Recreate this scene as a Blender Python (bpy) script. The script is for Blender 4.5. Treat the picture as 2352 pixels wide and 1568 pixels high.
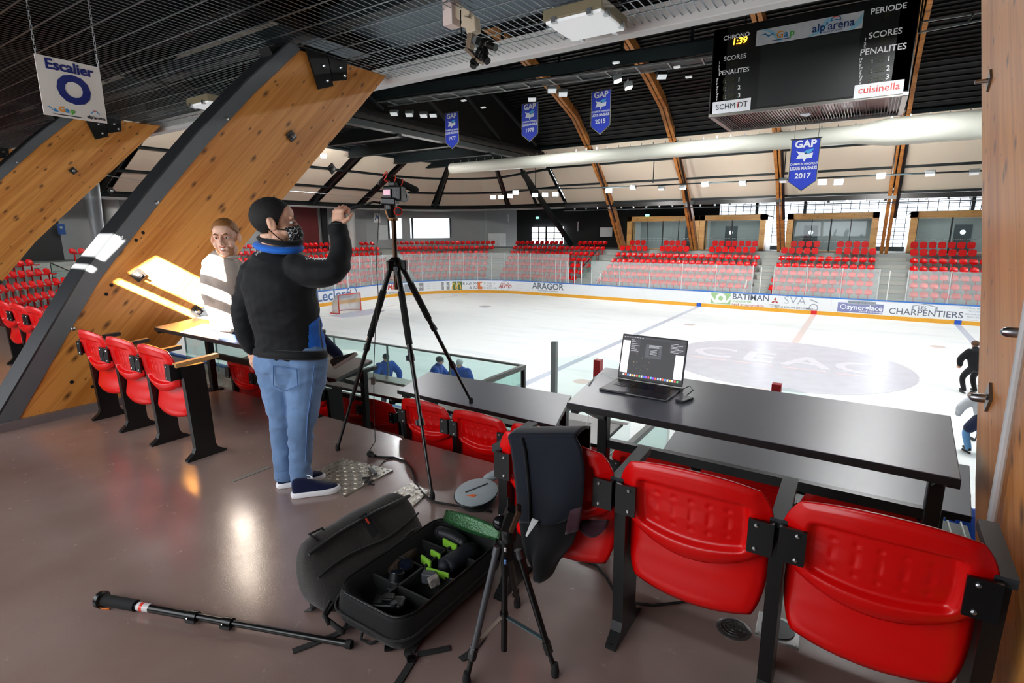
import bpy, bmesh, math, random
from mathutils import Vector, Matrix, Euler, Quaternion, noise
import numpy as np
for _o in list(bpy.data.objects): bpy.data.objects.remove(_o, do_unlink=True)
SC = bpy.context.scene
COL = SC.collection
# ------------------------------------------------------------------ camera, world, sun, exposure
# metres; z = 0 is the floor of the upper gallery, the ice lies 3.627 m below; x runs along the rink, y across it
ICE = -3.627
CAM = Vector((2.44413, -23.85167, 1.62))
FOC = 1235.362
cR = Vector((0.83752121, 0.54639324, -0.00355556)); cU = Vector((-0.10658556, 0.1697515, 0.97970605)); cF = Vector((-0.53590833, 0.82014563, -0.20040811))
cam_d = bpy.data.cameras.new('camera'); cam = bpy.data.objects.new('camera', cam_d); COL.objects.link(cam)
cam_d.sensor_width = 36.0; cam_d.lens = FOC / 2352 * 36; cam_d.clip_start = 0.05; cam_d.clip_end = 400
cam.matrix_world = Matrix(((cR.x, cU.x, -cF.x, CAM.x), (cR.y, cU.y, -cF.y, CAM.y), (cR.z, cU.z, -cF.z, CAM.z), (0, 0, 0, 1)))
SC.camera = cam
SC.view_settings.view_transform = 'Standard'; SC.view_settings.look = 'None'; SC.view_settings.gamma = 1
SC.view_settings.exposure = 0.18; SC.view_settings.use_curve_mapping = False
W = bpy.data.worlds.new('world'); SC.world = W; W.use_nodes = True
_b = W.node_tree.nodes['Background']; _b.inputs[0].default_value = (0.86, 0.93, 1.0, 1); _b.inputs[1].default_value = 2.2
def light(name, kind, loc, power, col=(1, 1, 1), target=None, direction=None, size=1, size_y=None, spread=None, angle=None, spot=None):
    d = bpy.data.lights.new(name, kind); d.energy = power; d.color = col
    if kind == 'AREA':
        d.size = size
        if size_y: d.shape = 'RECTANGLE'; d.size_y = size_y
        if spread: d.spread = spread
    if kind == 'SUN': d.angle = angle or 0.009
    if kind == 'SPOT': d.spot_size = spot; d.spot_blend = .5; d.shadow_soft_size = size
    o = bpy.data.objects.new(name, d); COL.objects.link(o); o.location = loc
    v = Vector(direction) if direction is not None else (Vector(target) - Vector(loc))
    o.rotation_euler = v.to_track_quat('-Z', 'Y').to_euler()
    return o
SUN_DIR = Vector((-0.8, 1.0, -0.63)).normalized()
light('sun', 'SUN', (6, -40, 20), 200.0, (1, .95, .88), direction=SUN_DIR, angle=.005)
# added fill light for assumed daylight of an unseen, blocked window (behind the photographer)
light('assumed_back_fill', 'AREA', (-3.6, -25.40, 1.83), 300, (.93, .96, 1), direction=(0, 1, 0), size=11, size_y=2.2)
# daylight of the facade windows behind the far stand and of the end windows
light('daylight_far_window', 'AREA', (3, 28.7, 2.0), 1100, (.95, .98, 1), direction=(0, -1, -.1), size=22, size_y=3.6)
# floodlights over the ice
for _x in (-24, -15, -6, 3, 12, 21):
    for _y in (-6.0, 6.5):
        light('floodlight', 'AREA', (_x, _y, 7.6), 560, (.98, 1, 1), direction=(0, 0, -1), size=1.6, size_y=.6)

# added fill lights that brighten the stands and the concourse behind them
for _p, _d, _w in (((-13, 12.0, 4.25), (0, 1, -.30), 380), ((-6, 12.0, 4.25), (0, 1, -.30), 380), ((3, 12.0, 4.25), (0, 1, -.30), 380), ((-24, 4, 5.6), (-.7, .7, -.6), 420), ((-27, 0, 6.6), (-1, 0, -.6), 420), ((-25, -9, 6.6), (-.8, -.5, -.7), 420)):
    light('stand_fill', 'AREA', _p, _w, (1, .98, .95), direction=_d, size=1.4, size_y=.6)

# ------------------------------------------------------------------ helpers
def link(o, parent=None):
    COL.objects.link(o)
    if parent is not None: o.parent = parent
    return o
def tag(o, label=None, cat=None, group=None, kind=None):
    if label: o['label'] = label
    if cat: o['category'] = cat
    if group: o['group'] = group
    if kind: o['kind'] = kind
    return o
def thing(name, label, cat, loc=(0, 0, 0), rz=0, group=None):
    o = bpy.data.objects.new(name, None); o.empty_display_size = .1
    o.location = loc; o.rotation_euler = (0, 0, rz); link(o)
    return tag(o, label, cat, group)
def copy_tree(o, parent=None):
    c = o.copy(); COL.objects.link(c); c.parent = parent
    for ch in list(o.children): copy_tree(ch, c)
    return c
def frame(d, up=Vector((0, 0, 1))):
    d = Vector(d).normalized(); up = Vector(up)
    if abs(d.dot(up)) > .98: up = Vector((0, 1, 0)) if abs(d.y) < .9 else Vector((1, 0, 0))
    s = d.cross(up).normalized(); u = s.cross(d)
    return s, u, d
class MB:
    def __init__(s): s.v = []; s.f = []
    def add(s, vs, fs):
        b = len(s.v); s.v += [tuple(v) for v in vs]; s.f += [tuple(b + i for i in f) for f in fs]; return s
    def box(s, c, size, rot=None):
        c = Vector(c); h = Vector(size) / 2
        vs = [Vector((x * h.x, y * h.y, z * h.z)) for x in (-1, 1) for y in (-1, 1) for z in (-1, 1)]
        if rot is not None:
            m = rot if isinstance(rot, Matrix) else Euler(rot).to_matrix()
            vs = [m @ v for v in vs]
        return s.add([c + v for v in vs], [(0, 1, 3, 2), (4, 6, 7, 5), (0, 4, 5, 1), (2, 3, 7, 6), (0, 2, 6, 4), (1, 5, 7, 3)])
    def bar(s, a, b, w, h=None, up=(0, 0, 1)):
        a = Vector(a); b = Vector(b); h = h or w; sx, u, d = frame(b - a, up)
        vs = [p + sx * (i * w / 2) + u * (j * h / 2) for p in (a, b) for i, j in ((-1, -1), (1, -1), (1, 1), (-1, 1))]
        return s.add(vs, [(3, 2, 1, 0), (4, 5, 6, 7), (0, 1, 5, 4), (1, 2, 6, 5), (2, 3, 7, 6), (3, 0, 4, 7)])
    def tube(s, pts, r, n=8, caps=True, closed=False, flat=None, up=(0, 0, 1)):
        pts = [Vector(p) for p in pts]; N = len(pts); rings = []
        prev = None
        for i, p in enumerate(pts):
            if closed: d = pts[(i + 1) % N] - pts[i - 1]
            else: d = pts[min(i + 1, N - 1)] - pts[max(i - 1, 0)]
            if prev is None: sx, u, _ = frame(d, up)
            else:
                dn = d.normalized(); sx = (prev - dn * prev.dot(dn)).normalized(); u = dn.cross(sx) * 1.0; u = sx.cross(dn)
            prev = sx
            rr = r[i] if isinstance(r, (list, tuple)) else r
            ra, rb = rr if isinstance(rr, tuple) else (rr, rr * (flat or 1))
            rings.append([p + sx * (ra * math.cos(2 * math.pi * k / n)) + u * (rb * math.sin(2 * math.pi * k / n)) for k in range(n)])
        vs = [v for R_ in rings for v in R_]; fs = []
        for i in range(N if closed else N - 1):
            a = i * n; b = ((i + 1) % N) * n
            for k in range(n): fs.append((a + k, a + (k + 1) % n, b + (k + 1) % n, b + k))
        if caps and not closed:
            fs.append(tuple(range(n))[::-1]); fs.append(tuple((N - 1) * n + k for k in range(n)))
        return s.add(vs, fs)
    def cyl(s, a, b, r, r2=None, n=16): return s.tube([a, b], [r, r2 if r2 is not None else r], n)
    def prism(s, poly, vec):
        # closed 3-D polygon extruded by vec
        n = len(poly); vec = Vector(vec); p = [Vector(q) for q in poly]
        return s.add(p + [q + vec for q in p], [tuple(range(n))[::-1], tuple(range(n, 2 * n))] + [(i, (i + 1) % n, n + (i + 1) % n, n + i) for i in range(n)])
    def grid(s, fn, nu, nv):
        vs = [fn(i / nu, j / nv) for i in range(nu + 1) for j in range(nv + 1)]
        return s.add(vs, [(i * (nv + 1) + j, (i + 1) * (nv + 1) + j, (i + 1) * (nv + 1) + j + 1, i * (nv + 1) + j + 1) for i in range(nu) for j in range(nv)])
    def ell(s, c, r, rot=None, nu=16, nv=10):
        c = Vector(c); m = (rot if isinstance(rot, Matrix) else Euler(rot).to_matrix()) if rot is not None else Matrix.Identity(3)
        vs = [c + m @ Vector((0, 0, -r[2]))]
        for j in range(1, nv):
            ph = -math.pi / 2 + math.pi * j / nv
            for i in range(nu):
                th = 2 * math.pi * i / nu
                vs.append(c + m @ Vector((r[0] * math.cos(ph) * math.cos(th), r[1] * math.cos(ph) * math.sin(th), r[2] * math.sin(ph))))
        vs.append(c + m @ Vector((0, 0, r[2]))); fs = []
        for i in range(nu):
            fs.append((0, 1 + (i + 1) % nu, 1 + i)); fs.append((len(vs) - 1, 1 + (nv - 2) * nu + i, 1 + (nv - 2) * nu + (i + 1) % nu))
        for j in range(nv - 2):
            for i in range(nu):
                a = 1 + j * nu; fs.append((a + i, a + (i + 1) % nu, a + nu + (i + 1) % nu, a + nu + i))
        return s.add(vs, fs)
    def lathe(s, prof, c=(0, 0, 0), axis=(0, 0, 1), n=20):
        c = Vector(c); sx, u, d = frame(axis)
        vs = []
        for r, h in prof:
            for k in range(n): vs.append(c + d * h + sx * (r * math.cos(2 * math.pi * k / n)) + u * (r * math.sin(2 * math.pi * k / n)))
        fs = [(i * n + k, i * n + (k + 1) % n, (i + 1) * n + (k + 1) % n, (i + 1) * n + k) for i in range(len(prof) - 1) for k in range(n)]
        fs += [tuple(range(n))[::-1], tuple((len(prof) - 1) * n + k for k in range(n))]
        return s.add(vs, fs)
    def mesh(s, name='mesh'):
        m = bpy.data.meshes.new(name); m.from_pydata(s.v, [], s.f); m.update(); return m
    def build(s, name, mat, parent=None, smooth=None, bevel=None, seg=2, sub=0, remesh=None, smooth_it=0, solid=None, local=False, kind=None, label=None, fixn=True):
        m = s.mesh(name)
        if fixn:
            bm = bmesh.new(); bm.from_mesh(m); bmesh.ops.recalc_face_normals(bm, faces=bm.faces); bm.to_mesh(m); bm.free()
        o = bpy.data.objects.new(name, m); o.data.materials.append(mat)
        link(o, parent)
        if parent is not None and not local:
            # vertices are given in world space: keep them there
            o.matrix_parent_inverse = parent_matrix(parent).inverted()
        if remesh:
            md = o.modifiers.new('r', 'REMESH'); md.mode = 'VOXEL'; md.voxel_size = remesh; md.use_smooth_shade = True
        if smooth_it:
            md = o.modifiers.new('s', 'SMOOTH'); md.iterations = smooth_it; md.factor = .5
        if solid:
            md = o.modifiers.new('t', 'SOLIDIFY'); md.thickness = solid; md.offset = 0
        if bevel:
            md = o.modifiers.new('b', 'BEVEL'); md.width = bevel; md.segments = seg; md.limit_method = 'ANGLE'; md.angle_limit = .6
        if sub:
            md = o.modifiers.new('u', 'SUBSURF'); md.levels = sub; md.render_levels = sub
        if smooth is not None:
            m.shade_smooth()
            if smooth < 3: m.set_sharp_from_angle(angle=smooth)
        if kind: o['kind'] = kind
        if label: o['label'] = label
        return o
def parent_matrix(p):
    m = Matrix.LocRotScale(p.location, p.rotation_euler, p.scale)
    if p.parent is not None: m = parent_matrix(p.parent) @ p.matrix_parent_inverse @ m
    return m
def bake(o):
    # apply the modifiers of a freshly built object
    bpy.context.view_layer.update()
    dg = bpy.context.evaluated_depsgraph_get()
    me = bpy.data.meshes.new_from_object(o.evaluated_get(dg)); me.name = o.name
    mats = list(o.data.materials); o.modifiers.clear(); o.data = me
    if not me.materials:
        for m_ in mats: me.materials.append(m_)
    return o
def text(s, size, mat, parent, M4, name='lettering', depth=.002, bold=0.0, align='CENTER', sx=1.0, shear=0.0, spacing=1.0, label=None):
    c = bpy.data.curves.new('txt', 'FONT'); c.body = s; c.size = size; c.extrude = depth; c.offset = bold * size; c.align_x = align; c.align_y = 'CENTER'; c.resolution_u = 3; c.shear = shear; c.space_character = spacing
    o = bpy.data.objects.new('txt', c); COL.objects.link(o)
    bpy.context.view_layer.update()
    me = bpy.data.meshes.new_from_object(o.evaluated_get(bpy.context.evaluated_depsgraph_get()))
    bpy.data.objects.remove(o); bpy.data.curves.remove(c)
    me.transform(M4 @ Matrix.Diagonal((sx, 1, 1, 1))); me.materials.clear(); me.materials.append(mat); me.name = name
    ob = bpy.data.objects.new(name, me)
    link(ob, parent)
    if parent is not None: ob.matrix_parent_inverse = parent_matrix(parent).inverted()
    if label: ob['label'] = label
    return ob
def plane_m(o, x, y):
    # matrix whose local x,y follow the given world vectors
    x = Vector(x).normalized(); y = Vector(y).normalized(); z = x.cross(y)
    return Matrix(((x.x, y.x, z.x, o[0]), (x.y, y.y, z.y, o[1]), (x.z, y.z, z.z, o[2]), (0, 0, 0, 1)))
def ray(px, py): return cF + cR * ((px - 1176) / FOC) - cU * ((py - 784) / FOC)
def at_z(px, py, z): d = ray(px, py); return CAM + d * ((z - CAM.z) / d.z)
def at_y(px, py, y): d = ray(px, py); return CAM + d * ((y - CAM.y) / d.y)
def at_x(px, py, x): d = ray(px, py); return CAM + d * ((x - CAM.x) / d.x)
def rgb(h):
    h = h.lstrip('#'); c = [int(h[i:i + 2], 16) / 255 for i in (0, 2, 4)]
    return tuple(((v + .055) / 1.055) ** 2.4 if v > .04045 else v / 12.92 for v in c)
_mats = {}
def mat(name, col, rough=.5, metal=0.0, var=.12, vscale=6.0, bump=0.0, bscale=60.0, coat=0.0, spec=.5, emit=None, estr=1.0, sheen=0.0, rvar=0.0):
    if name in _mats: return _mats[name]
    if isinstance(col, str): col = rgb(col)
    m = bpy.data.materials.new(name); m.use_nodes = True; _mats[name] = m
    nt = m.node_tree; N = nt.nodes; L = nt.links; b = N['Principled BSDF']
    tc = N.new('ShaderNodeTexCoord'); nz = N.new('ShaderNodeTexNoise'); nz.inputs['Scale'].default_value = vscale; nz.inputs['Detail'].default_value = 4
    L.new(tc.outputs['Object'], nz.inputs['Vector'])
    mr = N.new('ShaderNodeMapRange'); mr.inputs[3].default_value = 1 - var; mr.inputs[4].default_value = 1 + var
    L.new(nz.outputs['Fac'], mr.inputs[0])
    mx = N.new('ShaderNodeMix'); mx.data_type = 'RGBA'; mx.blend_type = 'MULTIPLY'; mx.inputs[0].default_value = 1
    mx.inputs[6].default_value = (*col, 1); L.new(mr.outputs[0], mx.inputs[7]); L.new(mx.outputs[2], b.inputs['Base Color'])
    b.inputs['Roughness'].default_value = rough; b.inputs['Metallic'].default_value = metal
    b.inputs['Specular IOR Level'].default_value = spec; b.inputs['Coat Weight'].default_value = coat; b.inputs['Coat Roughness'].default_value = .08
    if sheen: b.inputs['Sheen Weight'].default_value = sheen
    if rvar:
        r2 = N.new('ShaderNodeMapRange'); r2.inputs[3].default_value = max(0, rough - rvar); r2.inputs[4].default_value = rough + rvar
        L.new(nz.outputs['Fac'], r2.inputs[0]); L.new(r2.outputs[0], b.inputs['Roughness'])
    if bump:
        n2 = N.new('ShaderNodeTexNoise'); n2.inputs['Scale'].default_value = bscale; n2.inputs['Detail'].default_value = 3
        L.new(tc.outputs['Object'], n2.inputs['Vector']); bp = N.new('ShaderNodeBump'); bp.inputs['Strength'].default_value = bump; bp.inputs['Distance'].default_value = .01
        L.new(n2.outputs['Fac'], bp.inputs['Height']); L.new(bp.outputs[0], b.inputs['Normal'])
    if emit is not None:
        if isinstance(emit, str): emit = rgb(emit)
        b.inputs['Emission Color'].default_value = (*emit, 1); b.inputs['Emission Strength'].default_value = estr
    return m
def glass(name, tint, haze=.0, hazecol=(.8, .85, .85), refl=.9, rough=.02):
    if name in _mats: return _mats[name]
    m = bpy.data.materials.new(name); m.use_nodes = True; _mats[name] = m
    nt = m.node_tree; N = nt.nodes; L = nt.links; N.remove(N['Principled BSDF']); out = N['Material Output']
    tr = N.new('ShaderNodeBsdfTransparent'); tr.inputs[0].default_value = (*tint, 1)
    gl = N.new('ShaderNodeBsdfGlossy'); gl.inputs['Roughness'].default_value = rough; gl.inputs[0].default_value = (refl, refl, refl, 1)
    fr = N.new('ShaderNodeFresnel'); gm_ = N.new('ShaderNodeNewGeometry'); ma_ = N.new('ShaderNodeMath'); ma_.operation = 'MULTIPLY_ADD'; ma_.inputs[1].default_value = 1 / 1.45 - 1.45; ma_.inputs[2].default_value = 1.45
    L.new(gm_.outputs['Backfacing'], ma_.inputs[0]); L.new(ma_.outputs[0], fr.inputs[0])   # same reflectance on both faces of the pane
    m1 = N.new('ShaderNodeMixShader'); L.new(fr.outputs[0], m1.inputs[0]); L.new(tr.outputs[0], m1.inputs[1]); L.new(gl.outputs[0], m1.inputs[2])
    last = m1
    if haze:
        df = N.new('ShaderNodeBsdfDiffuse'); df.inputs[0].default_value = (*hazecol, 1)
        tc = N.new('ShaderNodeTexCoord'); nz = N.new('ShaderNodeTexNoise'); nz.inputs['Scale'].default_value = .8; L.new(tc.outputs['Object'], nz.inputs[0])
        mr = N.new('ShaderNodeMapRange'); mr.inputs[3].default_value = haze * .7; mr.inputs[4].default_value = haze * 1.3; L.new(nz.outputs['Fac'], mr.inputs[0])
        m2 = N.new('ShaderNodeMixShader'); L.new(mr.outputs[0], m2.inputs[0]); L.new(m1.outputs[0], m2.inputs[1]); L.new(df.outputs[0], m2.inputs[2]); last = m2
    L.new(last.outputs[0], out.inputs[0])
    return m
def wood(name, c1, c2, knot, axis, rough=.42, scale=1.0, lam=9.0, across=None):
    # straight-grained laminated timber; axis = grain direction
    if name in _mats: return _mats[name]
    m = bpy.data.materials.new(name); m.use_nodes = True; _mats[name] = m
    nt = m.node_tree; N = nt.nodes; L = nt.links; b = N['Principled BSDF']
    tc = N.new('ShaderNodeTexCoord')
    a = Vector(axis).normalized(); ac = Vector(across).normalized() if across else frame(a)[1]; th = a.cross(ac)
    def dotn(v, k):
        d = N.new('ShaderNodeVectorMath'); d.operation = 'DOT_PRODUCT'; d.inputs[1].default_value = tuple(v * k); L.new(tc.outputs['Object'], d.inputs[0]); return d.outputs['Value']
    def comb(ka, kc, flat=False):
        c = N.new('ShaderNodeCombineXYZ'); L.new(dotn(a, ka), c.inputs[0]); L.new(dotn(ac, kc), c.inputs[1])
        if not flat: L.new(dotn(th, kc), c.inputs[2])
        return c.outputs[0]
    g = N.new('ShaderNodeTexNoise'); g.inputs['Scale'].default_value = 1; g.inputs['Detail'].default_value = 6; g.inputs['Distortion'].default_value = .6; L.new(comb(.9 * scale, 26 * scale), g.inputs['Vector'])
    big = N.new('ShaderNodeTexNoise'); big.inputs['Scale'].default_value = 1; L.new(comb(.5 * scale, 3 * scale), big.inputs['Vector'])
    lm = N.new('ShaderNodeMath'); lm.operation = 'MULTIPLY'; L.new(dotn(ac, 1), lm.inputs[0]); lm.inputs[1].default_value = lam
    fl = N.new('ShaderNodeMath'); fl.operation = 'FLOOR'; L.new(lm.outputs[0], fl.inputs[0])
    wn = N.new('ShaderNodeTexWhiteNoise'); wn.noise_dimensions = '1D'; L.new(fl.outputs[0], wn.inputs['W'])
    frn = N.new('ShaderNodeMath'); frn.operation = 'FRACT'; L.new(lm.outputs[0], frn.inputs[0])
    pp = N.new('ShaderNodeMath'); pp.operation = 'PINGPONG'; pp.inputs[1].default_value = .5; L.new(frn.outputs[0], pp.inputs[0])
    ramp = N.new('ShaderNodeValToRGB'); ramp.color_ramp.elements[0].color = (*rgb(c2), 1); ramp.color_ramp.elements[1].color = (*rgb(c1), 1)
    ramp.color_ramp.elements[0].position = .36; ramp.color_ramp.elements[1].position = .62
    ad = N.new('ShaderNodeMath'); ad.operation = 'MULTIPLY_ADD'; ad.inputs[1].default_value = .62; L.new(g.outputs['Fac'], ad.inputs[0])
    ad2 = N.new('ShaderNodeMath'); ad2.operation = 'MULTIPLY_ADD'; ad2.inputs[1].default_value = .26; L.new(big.outputs['Fac'], ad2.inputs[0])
    ad3 = N.new('ShaderNodeMath'); ad3.operation = 'MULTIPLY'; ad3.inputs[1].default_value = .16; L.new(wn.outputs['Value'], ad3.inputs[0]); L.new(ad3.outputs[0], ad2.inputs[2]); L.new(ad2.outputs[0], ad.inputs[2])
    L.new(ad.outputs[0], ramp.inputs[0])
    vo = N.new('ShaderNodeTexVoronoi'); vo.inputs['Scale'].default_value = 1; vo.voronoi_dimensions = '2D'; L.new(comb(3.0 * scale, 7.5 * scale, True), vo.inputs['Vector'])
    sp = N.new('ShaderNodeSeparateColor'); L.new(vo.outputs['Color'], sp.inputs[0])
    kr = N.new('ShaderNodeMapRange'); kr.inputs[1].default_value = .35; kr.inputs[2].default_value = 1.0; kr.inputs[3].default_value = 0.03; kr.inputs[4].default_value = .24; L.new(sp.outputs[0], kr.inputs[0])
    lt = N.new('ShaderNodeMapRange'); lt.inputs[3].default_value = 1; lt.inputs[4].default_value = 0; lt.inputs[1].default_value = 0; L.new(vo.outputs['Distance'], lt.inputs[0]); L.new(kr.outputs[0], lt.inputs[2])
    mk = N.new('ShaderNodeMix'); mk.data_type = 'RGBA'; mk.inputs[7].default_value = (*rgb(knot), 1); L.new(ramp.outputs[0], mk.inputs[6]); L.new(lt.outputs[0], mk.inputs[0])
    jl = N.new('ShaderNodeMapRange'); jl.inputs[1].default_value = 0; jl.inputs[2].default_value = .02; jl.inputs[3].default_value = .35; jl.inputs[4].default_value = 0; L.new(pp.outputs[0], jl.inputs[0])
    mj = N.new('ShaderNodeMix'); mj.data_type = 'RGBA'; mj.inputs[7].default_value = (*rgb(knot), 1); L.new(mk.outputs[2], mj.inputs[6]); L.new(jl.outputs[0], mj.inputs[0])
    L.new(mj.outputs[2], b.inputs['Base Color']); b.inputs['Roughness'].default_value = rough
    bp = N.new('ShaderNodeBump'); bp.inputs['Strength'].default_value = .08; bp.inputs['Distance'].default_value = .005; L.new(g.outputs['Fac'], bp.inputs['Height']); L.new(bp.outputs[0], b.inputs['Normal'])
    return m
# ------------------------------------------------------------------ shared materials
BLACK = mat('black_steel', '#0b0b0c', .35, .0, spec=.45)
DARK = mat('dark_steel', '#11191b', .5, spec=.3)
RED = mat('red_plastic', '#d40405', .28, var=.05, spec=.5, bump=.03, bscale=300)
REDF = mat('red_seat_shell', '#d50508', .25, var=.08, vscale=1.2)
WHITE = mat('white_paint', '#e9ebea', .45, var=.04)
CREAM = mat('cream_panel', '#c2b6a4', .7, var=.06, vscale=.6, bump=.05, bscale=8)
ROOFB = mat('black_cladding', '#0a0a0b', .55, spec=.25)
STEEL = mat('bright_steel', '#b9bcbe', .28, 1.0)
CONC = mat('concrete', '#8d9291', .8, var=.14, vscale=1.2, bump=.06, bscale=30)
GWALL = mat('grey_wall', '#a3a5a6', .8, var=.08, vscale=.7)
BWALL = mat('black_wall', '#0e1113', .6)
MAROON = mat('maroon_panel', '#5a1416', .6)
GLASS = glass('clear_glass', (.93, .97, .96))
TEAL = glass('teal_glass', (.84, .95, .93), haze=.05, hazecol=(.7, .9, .88))
RINKG = glass('hazy_rink_glass', (.95, .97, .97), haze=.20, hazecol=(.80, .84, .85))
GLULAM = wood('glulam', '#d89246', '#b56c22', '#3a1a08', (0, .70, .714), lam=9, across=(0, .714, -.70))
RIBW = wood('rib_timber', '#b5783a', '#7d4a1c', '#3a1d0a', (0, .5, .87), scale=.5, lam=4, across=(0, .87, -.5))
BOXW = wood('box_frame_timber', '#d9a860', '#c08c48', '#5a3514', (1, 0, 0), scale=.7, lam=3)
# ------------------------------------------------------------------ rink geometry
def P(t, d=0.0):
    # point on the rounded outline of the boards (offset d outwards), t = arc length on the boards
    if t <= 31.5: return Vector((10 - t, -15 - d, 0)), Vector((0, -1, 0))
    t -= 31.5
    if t <= 13.3518:
        th = math.radians(-90) - t / 8.5; n = Vector((math.cos(th), math.sin(th), 0)); return Vector((-21.5, -6.5, 0)) + n * (8.5 + d), n
    t -= 13.3518
    if t <= 13.0: return Vector((-30 - d, -6.5 + t, 0)), Vector((-1, 0, 0))
    t -= 13.0
    if t <= 13.3518:
        th = math.radians(180) - t / 8.5; n = Vector((math.cos(th), math.sin(th), 0)); return Vector((-21.5, 6.5, 0)) + n * (8.5 + d), n
    t -= 13.3518
    return Vector((-21.5 + t, 15 + d, 0)), Vector((0, 1, 0))
T1 = 108.0
def PZ(t, d, z): p, n = P(t, d); return Vector((p.x, p.y, z))
def tstops(a, b, step=.6):
    s = [a]; 
    for k in (31.5, 44.8518, 57.8518, 71.2036):
        if a < k < b: s.append(k)
    s.append(b); out = []
    for u, v in zip(s[:-1], s[1:]):
        m, _ = (u + v) / 2, 0
        curved = 31.5 <= m <= 44.86 or 57.85 <= m <= 71.21
        n = max(1, int(math.ceil((v - u) / step))) if curved else 1
        out += [u + (v - u) * i / n for i in range(n)]
    return out + [b]
def strip(mb, a, b, prof, step=.6):
    # closed profile [(d,z)...] swept along the outline from a to b
    ts = tstops(a, b, step); n = len(prof); base = len(mb.v)
    for t in ts: mb.v += [tuple(PZ(t, d, z)) for d, z in prof]
    for i in range(len(ts) - 1):
        for k in range(n): mb.f.append((base + i * n + k, base + i * n + (k + 1) % n, base + (i + 1) * n + (k + 1) % n, base + (i + 1) * n + k))
    mb.f.append(tuple(base + k for k in range(n))); mb.f.append(tuple(base + (len(ts) - 1) * n + k for k in range(n))[::-1])
    return mb
# ice
def ice_mat():
    m = mat('ice', '#eef3f4', .5, var=.02, vscale=.4, spec=.4); nt = m.node_tree; N = nt.nodes; L = nt.links
    tc = N['Texture Coordinate']; mp = N.new('ShaderNodeMapping'); mp.inputs['Scale'].default_value = (.25, 1.6, 1); L.new(tc.outputs['Object'], mp.inputs[0])
    n = N.new('ShaderNodeTexNoise'); n.inputs['Scale'].default_value = 1.2; n.inputs['Detail'].default_value = 8; L.new(mp.outputs[0], n.inputs[0])
    r = N.new('ShaderNodeValToRGB'); r.color_ramp.elements[0].position = .30; r.color_ramp.elements[1].position = .48
    r.color_ramp.elements[0].color = (*rgb('#e4eaec'), 1); r.color_ramp.elements[1].color = (*rgb('#f0f4f4'), 1); L.new(n.outputs['Fac'], r.inputs[0])
    L.new(r.outputs[0], N['Principled BSDF'].inputs['Base Color'])
    return m
ICEM = ice_mat()
ice_b = MB(); ts = tstops(0, T1); ring = [PZ(t, .05, 0) for t in ts]
ring += [Vector((21.5, 15.05, 0)), Vector((30, 6.5, 0)), Vector((30, -6.5, 0)), Vector((21.5, -15.05, 0))]
ice_b.prism([(p.x, p.y, ICE - .06) for p in ring], (0, 0, .06))
ice = ice_b.build('floor_ice', ICEM, kind='structure')
LB = mat('ice_line_blue', '#ccd4e4', .25, var=.05); LR = mat('ice_line_red', '#efdfda', .25, var=.08); LG = mat('ice_logo_grey', '#d6d7e1', .25, var=.10, vscale=2); LW = mat('ice_logo_white', '#e9e8f0', .25, var=.05); LP = mat('ice_logo_pink', '#efdfe2', .25)
def ice_patch(name, poly, m, dz=.004): 
    return MB().prism([(x, y, ICE + .0005) for x, y in poly], (0, 0, dz)).build(name, m, ice)
for bx in (-7.14, 7.14): ice_patch('blue_line', [(bx - .15, -14.98), (bx + .15, -14.98), (bx + .15, 14.98), (bx - .15, 14.98)], LB)
ice_patch('centre_line', [(-.15, -14.98), (.15, -14.98), (.15, 14.98), (-.15, 14.98)], LR)
ice_patch('goal_line', [(-26.03, -14), (-25.97, -14), (-25.97, 14), (-26.03, 14)], LR)
circ = lambda x, y, r, n=48: [(x + r * math.cos(2 * math.pi * k / n), y + r * math.sin(2 * math.pi * k / n)) for k in range(n)]
ice_patch('centre_disc', circ(0, 0, 4.5), LG, .006)
for x, y in ((-5.6, 7), (5.6, 7), (-5.6, -7), (5.6, -7)): ice_patch('face_off_spot', circ(x, y, .3, 24), LR)
for x, y in ((-20, 7), (-20, -7)): ice_patch('end_face_off_spot', circ(x, y, .45, 24), LG)
ice_patch('goal_crease', [(-26, -1.8), (-24.6, -1.8), (-24.2, -.9), (-24.1, 0), (-24.2, .9), (-24.6, 1.8), (-26, 1.8)], LB)
for i, ch in enumerate('CEAC'):
    text(ch, 2.7, LW, ice, plane_m((-2.75 + i * 1.8, .35, ICE + .009), (1, 0, 0), (0, 1, 0)), 'centre_lettering', .002, .02, sx=.95)
    ice_patch('lettering_strip', [(-3.5 + i * 1.8, -1.02), (-2.0 + i * 1.8, -1.02), (-2.0 + i * 1.8, -.82), (-3.5 + i * 1.8, -.82)], LP, .0075)  # pale pink strip printed below each letter
# boards
boards = thing('rink_boards', 'white rink boards with blue top rail and yellow kick strip around the ice', 'boards', (0, 0, ICE))
BT = ICE + 1.15
BW = mat('board_white', '#eef2f6', .35, var=.03); BB = mat('board_blue_rail', '#2f6fc4', .4); BY = mat('board_yellow_kick', '#dca02c', .45)
tt = 0.0; k = 0
while tt < T1 - .1:
    e = min(tt + 2.4, T1); mb = MB(); strip(mb, tt + .004, e - .004, [(0, ICE + .24), (0, BT - .07), (.09, BT - .07), (.09, ICE + .24)]); mb.build('board_panel', BW, boards, smooth=.5); tt = e
strip(MB(), 0, T1, [(-.012, ICE), (-.012, ICE + .24), (.1, ICE + .24), (.1, ICE)]).build('kick_strip', BY, boards, smooth=.5)
strip(MB(), 0, T1, [(-.015, BT - .07), (-.015, BT), (.12, BT), (.12, BT - .07)]).build('top_rail', BB, boards, smooth=.5)
KB = mat('kick_mark_blue', '#1a4fb0', .4); KR = mat('kick_mark_red', '#c8141c', .4)
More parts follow.
